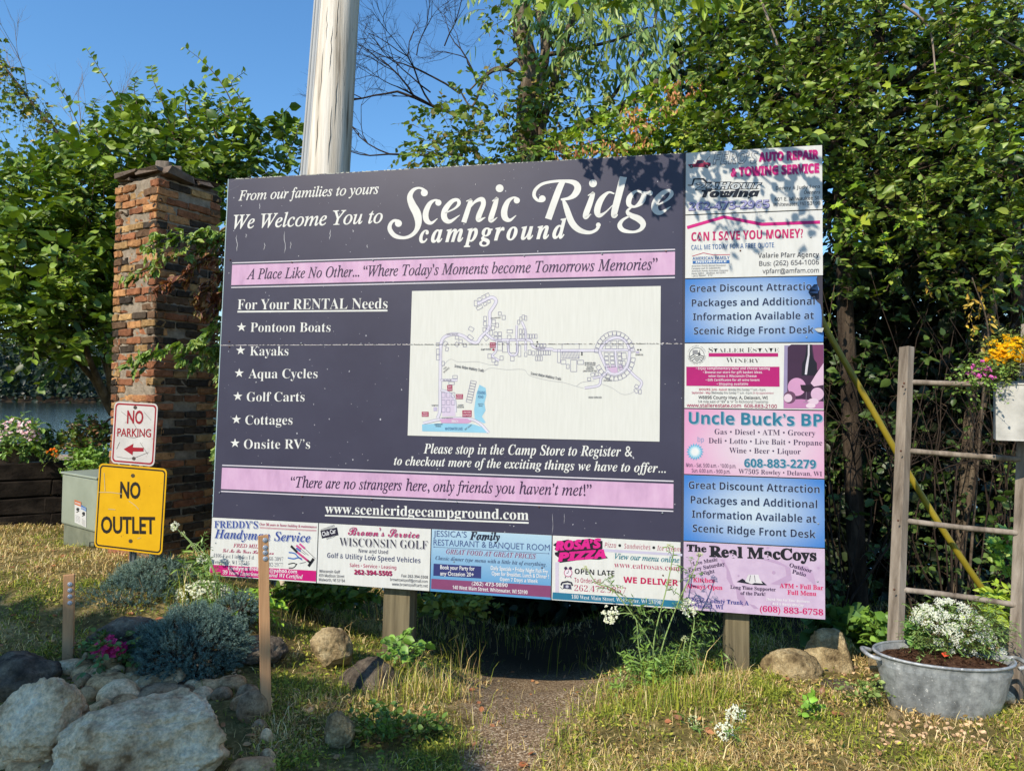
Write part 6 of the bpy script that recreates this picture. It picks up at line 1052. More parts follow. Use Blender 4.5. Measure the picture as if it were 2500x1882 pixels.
for k, (x, y, w, h, c) in enumerate(cob):
    where = min(marks, key=lambda q: (q[1] - x) ** 2 + 2 * (q[2] - y) ** 2)[0]; size = 'large' if w > 62 else 'small' if w < 40 else 'medium'
    gq = G(x, y + h * .35); d = gq[1] + .02; W = w * K / FPX * d * 1.12; H = h * K / FPX * d * 1.15
    o = rock_mb(P(x, y, d), (W, W * .8, H), rng.uniform(-.4, .4), 100 + k, .07, 3, 3, col=np.array(cn[c][1]) * rng.uniform(.85, 1.1)).build('cobble', M['cobble'], smooth=True)
    tag(o, None, 'cobble', 'cobbles of the rock garden'); made.setdefault('%s %s cobble %s' % (size, cn[c][0], where), []).append((x, y, o))
for lab, q in made.items():
    q.sort(key=lambda a: a[0]); n = len(q)
    for i, (x, y, o) in enumerate(q): o['label'] = lab if n == 1 else lab + (', left one of two' if i == 0 else ', right one of two') * (n == 2) + ((', leftmost' if i == 0 else ', rightmost' if i == n - 1 else ', %s from the left' % ['', 'second', 'third', 'fourth', 'fifth', 'sixth'][i]) if n > 2 else '')
pb = MB(); n = 420
for k in range(n):
    x, y = (rng.uniform(1900, 2130), rng.uniform(1535, 1625)) if k < 130 else (rng.uniform(200, 520), rng.uniform(1415, 1480)) if k < 320 else (rng.uniform(1790, 1920), rng.uniform(1440, 1520))
    g = G(x, y); s = rng.uniform(.008, .026); rock_mb(g + [0, 0, s * .25], (s * rng.uniform(1, 1.8), s, s * .8), rng.uniform(0, 3), k, .1, 3, 1, mb=pb, col=np.array([.5, .46, .42]) * rng.uniform(.6, 1.3))
o = pb.build('gravel', M['cobble'], smooth=False); tag(o, 'loose gravel and chips around the tub and the rock garden', 'gravel', kind='stuff')
bed = MB(); q = [G(x, y) for x, y in [(205, 1480), (190, 1430), (240, 1400), (330, 1390), (520, 1430), (520, 1480), (420, 1500), (300, 1500)]]; c = np.mean(q, 0)
ring = np.array(q); V = np.vstack([ring - [0, 0, .03], ring * .6 + c * .4 + [0, 0, .012], [c + [0, 0, .02]]]); n = len(q)
bed.add(V, [(i, (i + 1) % n, n + (i + 1) % n, n + i) for i in range(n)] + [(n + i, n + (i + 1) % n, 2 * n) for i in range(n)]); o = bed.build('mulch_bed', M['soil'], smooth=True); tag(o, 'dark mulch bed of the rock garden', 'mulch', kind='stuff')

# ---------------------------------------------------------------- stakes
def stake(label, x0, y0, x1, y1, w, d, dots):
    b = P(x1, y1, d); tp = P(x0, y0, d + .02); t = thing('wooden_stake', label, 'stake', b, 'short wooden marker stakes'); W = w * K / FPX * d; a = unit(tp - b); r = R(28)
    ex_ = unit(np.array([math.cos(r), math.sin(r) , 0])); ex_ = unit(ex_ - a * (a @ ex_)); ey_ = np.cross(a, ex_); RM = np.stack([ex_, ey_, a], 1); s = W / (math.cos(r) + .55 * math.sin(r)); L = np.linalg.norm(tp - b) + .15
    mb = MB(); mb.box((b + tp) / 2 - a * .075, (s, s * .62, L), RM, jit=.0012); mb.build('stake_wood', M['stake'], t, bevel=.002)
    if 1:
        for yy, xx in dots:
            c = P(xx, yy, d) ; c = (b + tp) / 2 + a * ((c - (b + tp) / 2) @ a) - ey_ * (s * .31 + .001) + ex_ * s * .12; mb = MB(); mb.lathe([(.0001, .0016), (.010, .0015), (.0118, .001), (.0122, -.001)], c, 14, rot=np.stack([ex_, a, -ey_], 1)); mb.lathe([(.0001, .003), (.003, .0028), (.0035, .001)], c, 8, rot=np.stack([ex_, a, -ey_], 1)); mb.build('metal_disc', flat('disc_zinc', lin(168, 176, 188), .4, .5, .4) if 'disc_zinc' not in bpy.data.materials else bpy.data.materials['disc_zinc'], t)
stake('taller wooden stake in front of the handyman advert', 569, 1156, 574, 1548, 23, 3.42, [(1167, 573), (1183, 573), (1194, 573), (1207, 573)])
stake('shorter wooden stake standing among cobbles at left', 149, 1241, 147, 1440, 23, 3.9, [(1262, 152), (1275, 151), (1288, 151), (1302, 151)])

# ---------------------------------------------------------------- shrubs and flowers of the rock garden
def conifer(label, c, r, n, size, pal, name, flatz=.75):
    t = thing(name, label, 'bush', (c[0], c[1], c[2] - r[2] * .8)); mb = MB(); u = ball(n, .72); lump = np.array([mnoise.noise(Vector(q * 2.6 + 3)) for q in u]); u = u * (1 + .22 * lump[:, None]); A = c + u * r; D = unit(u * [1, 1, 1.0] + [0, 0, .35] + rng.normal(0, .25, (n, 3)))
    m = 22
    for k in range(m):
        tt = (k + rng.random((n, 1))) / m; a = rng.random((n, 1)) * 2 * PI; s1 = unit(np.cross(D, [.3, .5, .8])); s2 = np.cross(D, s1); d = unit((s1 * np.cos(a) + s2 * np.sin(a)) + D * .8)
        V0 = np.array([(-.09, 0, 0), (.09, 0, 0), (0, 1, 0)]); leaves(mb, A + D * size * 2.6 * tt, d, rng.normal(0, 1, (n, 3)), size * rng.uniform(.8, 1.15, n) * (1.1 - .5 * tt[:, 0]), (V0, np.array([[0, 1, 2]])), pick(pal, n, .12), M['needle'])
    twigs(mb, np.stack([A - D * size * 2, A + D * size * 1.6], 1), .0014, .0006, np.array((.12, .10, .08)))
    mb.build('foliage', M['needle'], t); mb = MB()
    for k in range(30): e = c + ball(1, .5)[0] * r * .9; limb(mb, [[c[0], c[1], c[2] - r[2]], (c + e) / 2, e], .012, .004, 5)
    mb.build('branches', M['twig'], t)
BLUE = [lin(90, 114, 106), lin(106, 132, 122), lin(76, 98, 92), lin(124, 148, 136)]
conifer('dense dwarf blue spruce bush in the middle of the rock garden', P(412, 1402, G(412, 1482)[1] + .24), np.array([.285, .25, .20]), 3400, .020, BLUE, 'spruce_bush')
conifer('dark spreading blue juniper behind the rock garden', P(290, 1298, 4.75), np.array([.36, .3, .14]), 2000, .02, BLUE[:3], 'juniper_bush')
conifer('paler sunlit juniper below the yellow plate', P(330, 1245, 4.9), np.array([.22, .2, .10]), 1100, .022, [lin(116, 138, 122), lin(136, 154, 138), lin(96, 120, 108)], 'juniper_bush')
conifer('small spruce seedling between the white flowers and the board', P(515, 1318, 4.45), np.array([.12, .12, .08]), 340, .02, BLUE, 'spruce_bush')
def plant(name, label, cat, base, group=None): return thing(name, label, cat, base, group)
def umbel(mb, c, r, col=(.82, .82, .76), n=60, nrm=(0, -.5, .8), st=None):
    nrm = unit(np.array(nrm, float)); u = rng.normal(0, 1, (n, 3)); u = u - np.outer(u @ nrm, nrm); u = unit(u) * np.sqrt(rng.random((n, 1))) * r; A = c + u + nrm * (-.25 * (np.linalg.norm(u, axis=1) / r) ** 2 * r)[:, None]
    for k in range(8):
        off = rng.normal(0, r * .06, (n, 3)); leaves(mb, A + off, rng.normal(0, 1, (n, 3)), nrm + rng.normal(0, .3, (n, 3)), r * .17 * rng.uniform(.7, 1.2, n), RO, np.clip(np.array(col) * rng.uniform(.85, 1.05, (n, 1)), 0, 1), M['petal'])
    if st is not None: twigs(mb, np.stack([np.repeat(st[None], n // 2, 0), A[: n // 2]], 1), .0012, .0008, np.array((.35, .42, .2)) * .6)
STEM = np.array((.22, .30, .10)) * 1.3
def lace(label, stems, d, leafy_=True, group='wild carrot plants', nleaf=17):
    b = P(*stems[0][0][0], d); t = plant('wild_carrot', label, 'wildflower', b, group); sm_b, fl, lf = MB(), MB(), MB()
    for pts, r, face in stems:
        dd = face[3] if len(face) > 3 else d; q = spline(np.array([P(x, y, d + (dd - d) * k / (len(pts) - 1)) for k, (x, y) in enumerate(pts)]), 7); sm_b.tube(q, np.linspace(.0048, .0026, len(q)), 5, M['leaf'], STEM)
        if r: umbel(fl, q[-1], r, (.80, .80, .72) if r > .03 else (.62, .66, .40), 46 if r > .03 else 22, face[:3], q[-1] - unit(q[-1] - q[-3]) * r * .9)
        if leafy_:
            idx = rng.integers(1, max(2, int(len(q) * .75)), nleaf); D = rng.normal(0, .8, (nleaf, 3)) + [0, -.2, .35]; sprays(lf, q[idx], D, .14, 12, .034, NA, [lin(88, 116, 52), lin(104, 132, 62), lin(76, 104, 46)], droop=.3, tw=.0014, twcol=STEM, side=.8)
    sm_b.build('stems', M['leaf'], t)
    if fl.V: fl.build('flower_heads', M['petal'], t)
    if lf.V: lf.build('leaves', M['leaf'], t)
lace('tall wild carrot rising in front of the pizza advert', [([(1415, 1500), (1410, 1400), (1330, 1280), (1290, 1260), (1265, 1225)], .022, (0, -.4, .8)), ([(1418, 1500), (1412, 1390), (1440, 1270), (1455, 1190), (1448, 1178)], .022, (0, -.4, .8)), ([(1420, 1500), (1430, 1400), (1470, 1290), (1500, 1230), (1512, 1196)], .022, (0, -.3, .9)), ([(1480, 1480), (1490, 1400), (1500, 1340), (1490, 1310)], .050, (.1, -.75, .5)), ([(1400, 1490), (1380, 1400), (1370, 1330), (1318, 1326)], .052, (-.2, -.8, .3)), ([(1470, 1490), (1475, 1420), (1480, 1380)], .022, (0, -.6, .6)), ([(1425, 1500), (1440, 1440), (1480, 1440)], .02, (0, -.6, .6))], 4.0)
lace('slender wild carrot beside the brick pillar', [([(470, 1330), (455, 1260), (425, 1190), (376, 1135)], .032, (-.3, -.8, .3)), ([(475, 1330), (470, 1260), (450, 1200), (436, 1205)], .034, (0, -.8, .4)), ([(478, 1330), (470, 1250), (430, 1190), (395, 1152)], .018, (0, -.7, .5)), ([(470, 1330), (460, 1230), (430, 1180), (417, 1178)], .018, (0, -.7, .5)), ([(465, 1330), (440, 1260), (410, 1222)], .016, (0, -.7, .5))], 4.55, True, nleaf=7)
g0 = G(1592, 1560); lace('broad white wild carrot head low in the right grass', [([(1592, 1580), (1592, 1545)], .050, (0, -.75, .65))], g0[1], True, nleaf=4)
lace('smaller white wild carrot head just below the broad one', [([(1568, 1600), (1566, 1576)], .042, (0, -.75, .65))], G(1566, 1600)[1], True, nleaf=4)
lace('half open wild carrot heads at the left of the white pair', [([(1500, 1580), (1498, 1556)], .028, (0, -.7, .7)), ([(1508, 1590), (1508, 1578)], .016, (0, -.7, .7))], G(1500, 1580)[1], True, nleaf=4)
def bloom_plant(name, label, cx_, cy_, rx, ry, d, dr, nl, size, pal, T, nf, fr_, fcol, fpal=None, cat='flowers', drop=True, petals=5, top=True, stemc=STEM, base=None, fl_y=(-.9, .2), LFn=6, L=.12):
    t = plant(name, label, cat, base if base is not None else P(cx_, cy_ + ry, d)); mb = MB(); u = ball(nl, .35); A = Pv(cx_ + rx * u[:, 0], cy_ + ry * u[:, 1], d + dr * u[:, 2]); sprays(mb, A, u * [1, .5, -.6] * [1, 1, -1] + rng.normal(0, .5, (nl, 3)) + [0, -.2, .4], L, LFn, size, T, pal, tw=.0018, twcol=stemc); mb.build('leaves', M['leaf'], t)
    mb = MB(); u = ball(nf, .8); fx = u[:, 0]; fy = np.where(u[:, 1] > fl_y[1], -u[:, 1] * rng.random(nf), u[:, 1]); A = Pv(cx_ + rx * fx * 1.02, cy_ + ry * fy * 1.05, d + dr * (-np.abs(u[:, 2])))
    for k in range(petals):
        a = k * 2 * PI / petals; ez = unit(np.array([-.1, -.75, .6]) + rng.normal(0, .35, (nf, 3))); s1 = unit(np.cross(ez, [0, .3, 1.0])); s2 = np.cross(ez, s1); leaves(mb, A, s1 * math.cos(a) + s2 * math.sin(a) + ez * .25, ez, fr_ * rng.uniform(.8, 1.15, nf), RO if petals < 9 else RO, pick([fcol] if fpal is None else fpal, nf, .07), M['petal'])
    mb.build('blossoms', M['petal'], t); return t
PINKP = [lin(196, 44, 112), lin(214, 74, 134), lin(176, 34, 98)]
bloom_plant('petunia', 'small clump of hot pink petunias among the cobbles', 236, 1410, 36, 32, G(236, 1446)[1], .1, 60, .035, [lin(58, 84, 40), lin(74, 100, 46)], OV, 26, .030, PINKP[0], PINKP, petals=5)
bloom_plant('candytuft', 'low white flowering clump between juniper and board', 440, 1290, 66, 36, 4.75, .18, 190, .03, [lin(90, 116, 62), lin(106, 130, 72)], NA, 230, .011, lin(226, 224, 212), None, petals=6)
bloom_plant('yellow_wildflower', 'small bright green plant with tiny yellow flowers by the board', 555, 1312, 34, 34, 4.6, .12, 60, .05, [lin(112, 146, 44), lin(128, 160, 52)], LF, 10, .012, lin(226, 200, 40), None)

# ---------------------------------------------------------------- flower bed on the timber wall
bloom_plant('phlox', 'pink and white phlox in the trough on the timber wall', 42, 945, 52, 42, 7.45, .25, 150, .07, [lin(96, 124, 60), lin(112, 138, 68)], LF, 80, .024, lin(228, 190, 210), [lin(232, 196, 216), lin(226, 172, 200), lin(236, 220, 226)], base=P(42, 985, 7.45))
bloom_plant('marigold', 'single orange marigold on the timber wall', 113, 985, 14, 16, 7.3, .08, 18, .035, [lin(110, 128, 50)], NA, 9, .02, lin(236, 120, 24), None, petals=6)
for lab, x, y, rx, ry, d, pal, n in [('bushy green and reddish shrub beside the pillar on the wall', 190, 950, 50, 42, 7.5, [lin(96, 120, 52), lin(120, 86, 66), lin(84, 110, 48)], 150), ('low leafy green plant spilling over the timber wall', 195, 1000, 50, 22, 7.2, [lin(96, 126, 50), lin(112, 142, 60)], 110), ('dark leafy plant in the middle of the wall bed', 118, 965, 24, 28, 7.6, [lin(58, 80, 40), lin(72, 96, 46)], 46)]:
    t = thing('bed_plant', lab, 'plant', P(x, y + ry, d), 'plants of the wall bed'); mb = MB(); u = ball(n, .3); sprays(mb, Pv(x + rx * u[:, 0], y + ry * u[:, 1], d + .3 * u[:, 2]), rng.normal(0, .6, (n, 3)) + [0, -.2, .6], .16, 8, .055, OV, pal, tw=.003); mb.build('foliage', M['leaf'], t)

# ---------------------------------------------------------------- ladder, tub, hanging planter, yellow guy guard
DLd = 4.05; ld = thing('wooden_ladder', 'weathered grey wooden orchard ladder leaning at the right edge', 'ladder', P(1920, 1420, DLd))
def rail(x0, y0, d0, x1, y1, d1, wpx, name='rail', ext=.0):
    a, b = P(x0, y0, d0), P(x1, y1, d1); ax_ = unit(b - a); L = np.linalg.norm(b - a); s = wpx * K / FPX * d0; exx = unit(np.array([math.cos(.42), math.sin(.42), 0])); exx = unit(exx - ax_ * (ax_ @ exx)); eyy = np.cross(ax_, exx); mb = MB(); mb.box((a + b) / 2 - ax_ * ext / 2, (s * .78, s * .95, L + ext), np.stack([exx, eyy, ax_], 1), jit=.0015); mb.build(name, M['oldwood'], ld, bevel=.004)
rail(1933, 1400, DLd, 1958, 750, DLd + .22, 26, ext=.35); rail(2193, 1495, DLd - .18, 2222, 700, DLd + .08, 24, ext=.12)
for y0, y1, x0, x1 in [(825, 829, 1962, 2215), (972, 993, 1955, 2208), (1122, 1152, 1948, 2203), (1271, 1308, 1940, 2198), (1420, 1468, 1934, 2194)]:
    f0 = (1400 - y0) / 650; q = spline([P(x0 - 12, y0, DLd + .22 * f0), P((x0 + x1) / 2, (y0 + y1) / 2 + rng.normal(0, 2), DLd + .22 * f0 - .08), P(x1 + 8, y1, DLd + .22 * f0 - .17)], 8); mb = MB(); mb.tube(q, .0165 + rng.normal(0, .0006, len(q)), 12); mb.build('rung', M['oldwood'], ld, smooth=True)
mb = MB()
for x, y in [(1953, 828), (1946, 974), (1940, 1124), (1932, 1273), (1950, 835), (2205, 995)]: mb.lathe([(.0001, .003), (.006, .002), (.007, 0)], P(x, y, DLd + .22 * (1400 - y) / 650 - .075), 8, rot=rotx(R(90)))
mb.build('nail_heads', M['rust'], ld)
TD = 3.62; tb = P(2036, 1540, TD + .05); rim = P(2036, 1407, TD + .1); Ht = rim[2] - tb[2]; aw = (2168 - 1902) / 2 * K / FPX * (TD + .1); tub = thing('galvanised_tub', 'oval galvanised tub planter with handles in front of the ladder', 'planter', tb)
RTb = rotz(R(-9)); mb = MB(); pr = [(.0, 0), (.72, 0), (.735, .012), (.77, .1 * 1), (.83, .24), (.88, .40), (.965, .78), (.972, .80), (.985, .84), (.975, .9), (1.0, .985), (1.015, 1.0), (1.0, 1.005), (.975, .99), (.95, .8), (.9, .6)]
mb.lathe([(a * aw, b * Ht) for a, b in pr], tb, 56, 1, .60, rot=RTb); mb.build('tub_shell', M['galv'], tub, smooth=True)
mb = MB(); a = np.linspace(0, 2 * PI, 57); q = np.stack([aw * 1.005 * np.cos(a), aw * .603 * np.sin(a), np.full(57, Ht)], 1) @ RTb.T + tb; mb.tube(q, .008, 8); mb.build('rolled_rim', M['galv'], tub, smooth=True)
for sgn in (-1, 1):
    q = spline(np.array([[sgn * aw * .99, -.07, Ht * .93], [sgn * (aw + .045), -.06, Ht * .97], [sgn * (aw + .055), 0, Ht * .98], [sgn * (aw + .045), .06, Ht * .97], [sgn * aw * .99, .07, Ht * .93]]), 6) @ RTb.T + tb; mb = MB(); mb.tube(q, .011, 8); mb.build('handle', M['galv'], tub, smooth=True)
mb = MB(); n = 40; rr = np.linspace(0, 1, 9); V = []
for r in rr:
    for k in range(n): a_ = k * 2 * PI / n; V.append([aw * .965 * r * math.cos(a_), aw * .58 * r * math.sin(a_), Ht * .88 + .035 * (1 - r * r) + rng.normal(0, .006)])
V = np.array(V) @ RTb.T + tb; mb.add(V, [(i * n + k, i * n + (k + 1) % n, (i + 1) * n + (k + 1) % n, (i + 1) * n + k) for i in range(8) for k in range(n)])
for k in range(260): s = rng.uniform(.004, .012); a_ = rng.random() * 2 * PI; r = math.sqrt(rng.random()) * .93; c = np.array([aw * .96 * r * math.cos(a_), aw * .57 * r * math.sin(a_), Ht * .88 + .04 * (1 - r * r)]) @ RTb.T + tb; mb.box(c, (s * 2.2, s, s * .6), rotz(rng.random() * 3) @ rotx(rng.normal(0, .5)))
mb.build('soil', M['soil'], tub, smooth=True)
WF = [lin(226, 226, 220), lin(214, 214, 206)]
bloom_plant('white_alyssum', 'mound of small white flowers growing in the galvanised tub', 2065, 1365, 92, 70, TD + .12, .15, 330, .03, [lin(104, 128, 66), lin(90, 114, 56), lin(120, 142, 78)], NA, 0 + 1, .01, WF[0], WF, base=P(2065, 1420, TD + .12))
mb = MB(); root = bpy.data.objects['white_alyssum']
for k in range(150):
    u = ball(1, .9)[0]; u[1] = -abs(u[1]) if rng.random() < .62 else u[1] * .6; x = 2062 + 90 * u[0] + 18 * (-u[1] < .0); y = 1362 + 72 * u[1] + .30 * (x - 2040); c = P(x, y, TD + .10 - .13 * abs(u[2])); umbel(mb, c, rng.uniform(.014, .022), (.86, .86, .83), 22, (-.1, -.7, .65))
mb.build('flower_clusters', M['petal'], root)
mb = MB(); n = 120; xx = rng.uniform(-1, 1, n); sprays(mb, Pv(2070 + 95 * xx, 1385 + 38 * rng.uniform(-1, 1, n) + 26 * xx, TD + .1 + rng.uniform(-.12, .12, n)), rng.normal(0, .4, (n, 3)) + [0, -.1, .9], .11, 8, .03, NA, [lin(104, 128, 66), lin(90, 114, 56)], tw=.002, twcol=STEM); mb.build('stems', M['leaf'], root)
t = plant('tub_seedling', 'small round leafed green seedling at the left of the tub', 'plant', P(1998, 1400, TD + .2)); mb = MB(); n = 34; sprays(mb, Pv(1990 + rng.normal(0, 14, n), 1370 + rng.normal(0, 10, n), np.full(n, TD + .22)), rng.normal(0, .6, (n, 3)) + [0, -.2, .5], .06, 5, .035, RO, [lin(70, 110, 44), lin(88, 128, 52)], tw=.0015, twcol=STEM); mb.build('leaves', M['leaf'], t)
mb = MB(); c = P(2042, 1413, TD - .02); mb.box(c, (.035, .004, .022), rotz(.4) @ rotx(-.9)); o = mb.build('plant_tag', flat('red_plastic', lin(222, 84, 56), .5)); tag(o, 'small red plastic plant tag lying on the tub soil', 'plant tag')
# hanging planter on the ladder's right rail
HP = 3.85; a, b2 = P(2155, 830, HP), P(2150, 950, HP); sc = HP * K / FPX; hp = thing('hanging_planter', 'square rusty galvanised bucket planter hung on the ladder', 'planter', P(2190, 950, HP + .1)); mb = MB(); wp = .30; hh = (a - b2)[2]; RP2 = rotz(R(-32)); cc = P(2152, 890, HP) + RP2 @ np.array([wp / 2, .11, 0])
for s_, ln, ax_ in [(-1, 0, 1), (1, 0, 1)]: mb.box(cc + RP2 @ np.array([0, s_ * .11, 0]), (wp, .004, hh), RP2); mb.box(cc + RP2 @ np.array([s_ * wp / 2, 0, 0]), (.004, .216, hh), RP2)
mb.box(cc - [0, 0, hh / 2 - .004], (wp - .006, .21, .004), RP2); mb.build('bucket', M['rustgalv'], hp)
mb = MB()
for s_ in (-1, 1): mb.tube([cc + RP2 @ np.array([-wp / 2, s_ * .112, hh / 2]), cc + RP2 @ np.array([wp / 2, s_ * .112, hh / 2])], .006, 6); mb.tube([cc + RP2 @ np.array([s_ * wp / 2, -.112, hh / 2]), cc + RP2 @ np.array([s_ * wp / 2, .112, hh / 2])], .006, 6)
mb.tube([cc + RP2 @ np.array([-wp / 2, -.112, -hh / 2]), cc + RP2 @ np.array([wp / 2, -.112, -hh / 2])], .004, 6); mb.build('folded_rim', M['rustgalv'], hp); mb = MB(); mb.box(cc + [0, 0, hh / 2 - .02], (wp - .01, .21, .015), RP2, jit=.003); mb.build('soil', M['soil'], hp)
YEL = [lin(240, 178, 10), lin(246, 194, 24), lin(232, 164, 8)]
bloom_plant('yellow_bidens', 'yellow bidens flowers growing in the hanging planter', 2185, 775, 58, 48, HP + .06, .1, 240, .03, [lin(110, 126, 52), lin(96, 112, 46), lin(126, 130, 60)], NA, 120, .022, YEL[0], YEL, base=P(2180, 830, HP + .06))
bloom_plant('pink_diascia', 'pink trailing flowers at the left of the hanging planter', 2118, 818, 34, 36, HP - .02, .07, 80, .02, [lin(98, 126, 52), lin(112, 138, 60)], OV, 22, .014, lin(218, 108, 186), [lin(222, 116, 192), lin(206, 96, 176)], base=P(2150, 830, HP))
mb = MB(); q = spline(np.array([P(1770, 660, 5.05), P(1782, 705, 5.0), P(1870, 860, 4.9), P(1985, 1060, 4.85), P(2070, 1195, 4.8), P(2150, 1310, 4.8), P(2230, 1420, 4.85)]), 8); mb.tube(q, .0215, 14); gy = mb.build('guy_wire_guard', M['yellowpipe'], smooth=True); tag(gy, 'yellow plastic guy wire guard slanting down behind the ladder', 'guy guard')

# ---------------------------------------------------------------- leafy plants along the bank
for lab, x, y, rx, ry, d, n, size, T, pal in [
    ('dark broad leafed plant beside the standing stone', 1815, 1362, 48, 36, 4.75, 30, .12, OV, [lin(62, 90, 44), lin(74, 102, 50)]), ('bright leafed plant left of the ladder foot', 1895, 1368, 30, 32, 4.5, 34, .05, OV, [lin(92, 124, 46), lin(108, 138, 54)]),
    ('leafy plant behind the tub under the ladder rungs', 1960, 1370, 34, 26, 4.4, 26, .06, RO, [lin(84, 118, 48), lin(100, 134, 56)]), ('yellow green plant behind the white flowers', 2170, 1315, 44, 42, 4.55, 44, .075, LF, [lin(128, 150, 44), lin(142, 160, 54)]), ('sprig of bright leaves on the right of the ladder', 2190, 1210, 34, 50, 5.0, 30, .08, MA, [lin(110, 144, 54), lin(126, 156, 64)]),
    ('green shrub under the left end of the board', 690, 1292, 110, 28, 5.4, 150, .07, OV, [lin(84, 112, 46), lin(98, 124, 52), lin(70, 96, 42)]), ('leafy weeds behind the middle post', 985, 1312, 80, 24, 5.6, 90, .06, OV, [lin(112, 130, 60), lin(128, 142, 70), lin(96, 116, 52)]), ('round leafed weed in front of the middle post', 866, 1405, 24, 36, 4.25, 20, .05, RO, [lin(90, 124, 48), lin(106, 138, 56)]),
    ('low leafy weeds at the bottom beside the path', 845, 1590, 90, 46, 3.35, 130, .032, OV, [lin(66, 92, 36), lin(80, 106, 42)]), ('weedy stalks beside the right hand post', 1520, 1440, 30, 60, 4.35, 40, .05, NA, [lin(84, 112, 48), lin(98, 126, 54)]), ('green clump growing round the wild carrot', 1420, 1465, 70, 62, 4.1, 170, .05, NA, [lin(104, 134, 56), lin(120, 148, 64), lin(88, 116, 50)]), ('small green weed in the turf below the tan boulder', 1730, 1540, 26, 16, 3.65, 26, .035, RO, [lin(110, 148, 52)]), ('trailing weed at the left end of the tub', 1870, 1500, 26, 40, 3.75, 22, .03, OV, [lin(110, 128, 66)]), ('wiry grasses under the juniper beside the pillar', 420, 1250, 60, 40, 5.0, 80, .07, NA, [lin(106, 132, 58), lin(120, 144, 66)])]:
    t = thing('weed_plant' if 'weed' in lab else 'leafy_plant', lab, 'plant', P(x, y + ry, d)); mb = MB(); u = ball(n, .3); sprays(mb, Pv(x + rx * u[:, 0], y + ry * u[:, 1], d + .2 * u[:, 2]), u * [1, .3, 0] + rng.normal(0, .4, (n, 3)) + [0, -.2, .7], .13, 7, size, T, pal, tw=.0025, twcol=STEM); mb.build('foliage', M['leaf'], t)

# ---------------------------------------------------------------- turf
def nz2(x, y, f, s=0): return np.array([mnoise.fractal(Vector((a * f + s, b * f - s, s)), .8, 2.1, 4) for a, b in zip(x, y)])
def blades(mb, A, h, w, pal_c, bend=.8):
    n = len(A); az = rng.random(n) * 2 * PI; d = np.stack([np.cos(az), np.sin(az), 0 * az], 1); s = np.stack([-np.sin(az), np.cos(az), 0 * az], 1); tw_ = rng.random(n) * 2 * PI; s = s * np.cos(tw_)[:, None] + d * np.sin(tw_)[:, None] * .5; bn = (rng.uniform(.15, 1.2, n) * bend)[:, None]; h = h[:, None]; w = np.broadcast_to(w, (n,))[:, None]; up = np.array([0, 0, 1.0])
    V = np.stack([A - s * w / 2, A + s * w / 2, A + up * h * .6 + d * bn * h * .35 + s * w * .4, A + up * h * .6 + d * bn * h * .35 - s * w * .4, A + up * h * (1 - .35 * np.clip(bn - .3, 0, 1)) + d * bn * h], 1).reshape(-1, 3)
    b = np.arange(n)[:, None] * 5; mb.add(V, np.concatenate([b + np.array([0, 1, 2]), b + np.array([0, 2, 3]), b + np.array([3, 2, 4])]), M['grass'], np.repeat(pal_c, 5, 0), True)
STRAW = np.array([lin(222, 198, 140)[:3], lin(206, 178, 120)[:3], lin(232, 212, 160)[:3], lin(172, 140, 98)[:3]]); GRN = np.array([lin(154, 160, 60)[:3], lin(130, 142, 52)[:3], lin(174, 174, 70)[:3], lin(104, 122, 44)[:3]]); DGR = np.array([lin(82, 104, 44)[:3], lin(70, 90, 40)[:3], lin(96, 114, 50)[:3]])
mb = MB(); n = 330000; y = 2.55 + (8.2 - 2.55) * rng.random(n) ** 2.0; x = rng.uniform(-.86, .84, n) * (y + .25); pm = np.exp(-np.abs((x - PCX(y)) / PHW(y)) ** 3) * (y < 6.8); pm = np.clip(pm * 1.25 + .5 * nz2(x, y, 3.3, 9) * (pm > .08), 0, 1)
mo = sm(4.7, 5.6, y) * sm(-1.5, -.7, x); gp = np.stack([x, y, ground(x, y)], 1); c_ = (gp - EYE) @ C2W; pxx = (c_[:, 0] / -c_[:, 2] * FPX + CX) / K; pyy = (-c_[:, 1] / -c_[:, 2] * FPX + CY) / K
bedm = ((pxx < 545) & (pyy > 1425)) | ((pxx > 190) & (pxx < 560) & (pyy > 1330) & (pyy < 1500)); tubm = (pxx > 1895) & (pxx < 2150) & (pyy > 1560) & (pyy < 1612)
cl = nz2(x, y, 2.2, 5); keep = (rng.random(n) > pm * .985) & (rng.random(n) > mo * .75) & ~(bedm & (rng.random(n) < .93)) & ~(tubm & (rng.random(n) < .75)) & (rng.random(n) < np.clip(.62 + cl * .9, .12, 1))
x, y, gp, cl, pxx, pyy, mo = x[keep], y[keep], gp[keep], cl[keep], pxx[keep], pyy[keep], mo[keep]; n = len(x); gm = nz2(x, y, 1.5, 20) + .25 * nz2(x, y, 7, 3)
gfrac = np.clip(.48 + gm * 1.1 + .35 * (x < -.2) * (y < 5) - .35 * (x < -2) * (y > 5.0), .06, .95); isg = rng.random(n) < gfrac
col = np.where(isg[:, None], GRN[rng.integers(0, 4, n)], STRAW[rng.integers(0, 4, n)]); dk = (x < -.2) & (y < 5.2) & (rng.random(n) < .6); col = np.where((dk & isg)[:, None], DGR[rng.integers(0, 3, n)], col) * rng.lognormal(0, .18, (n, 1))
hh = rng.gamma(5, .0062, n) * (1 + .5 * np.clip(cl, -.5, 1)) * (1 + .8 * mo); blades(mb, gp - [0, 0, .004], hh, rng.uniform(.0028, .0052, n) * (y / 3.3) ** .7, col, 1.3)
k = rng.random(n) < .26; kn = int(k.sum()); LV = gp[k] + np.stack([rng.normal(0, .01, kn), rng.normal(0, .01, kn), rng.uniform(.003, .032, kn)], 1)
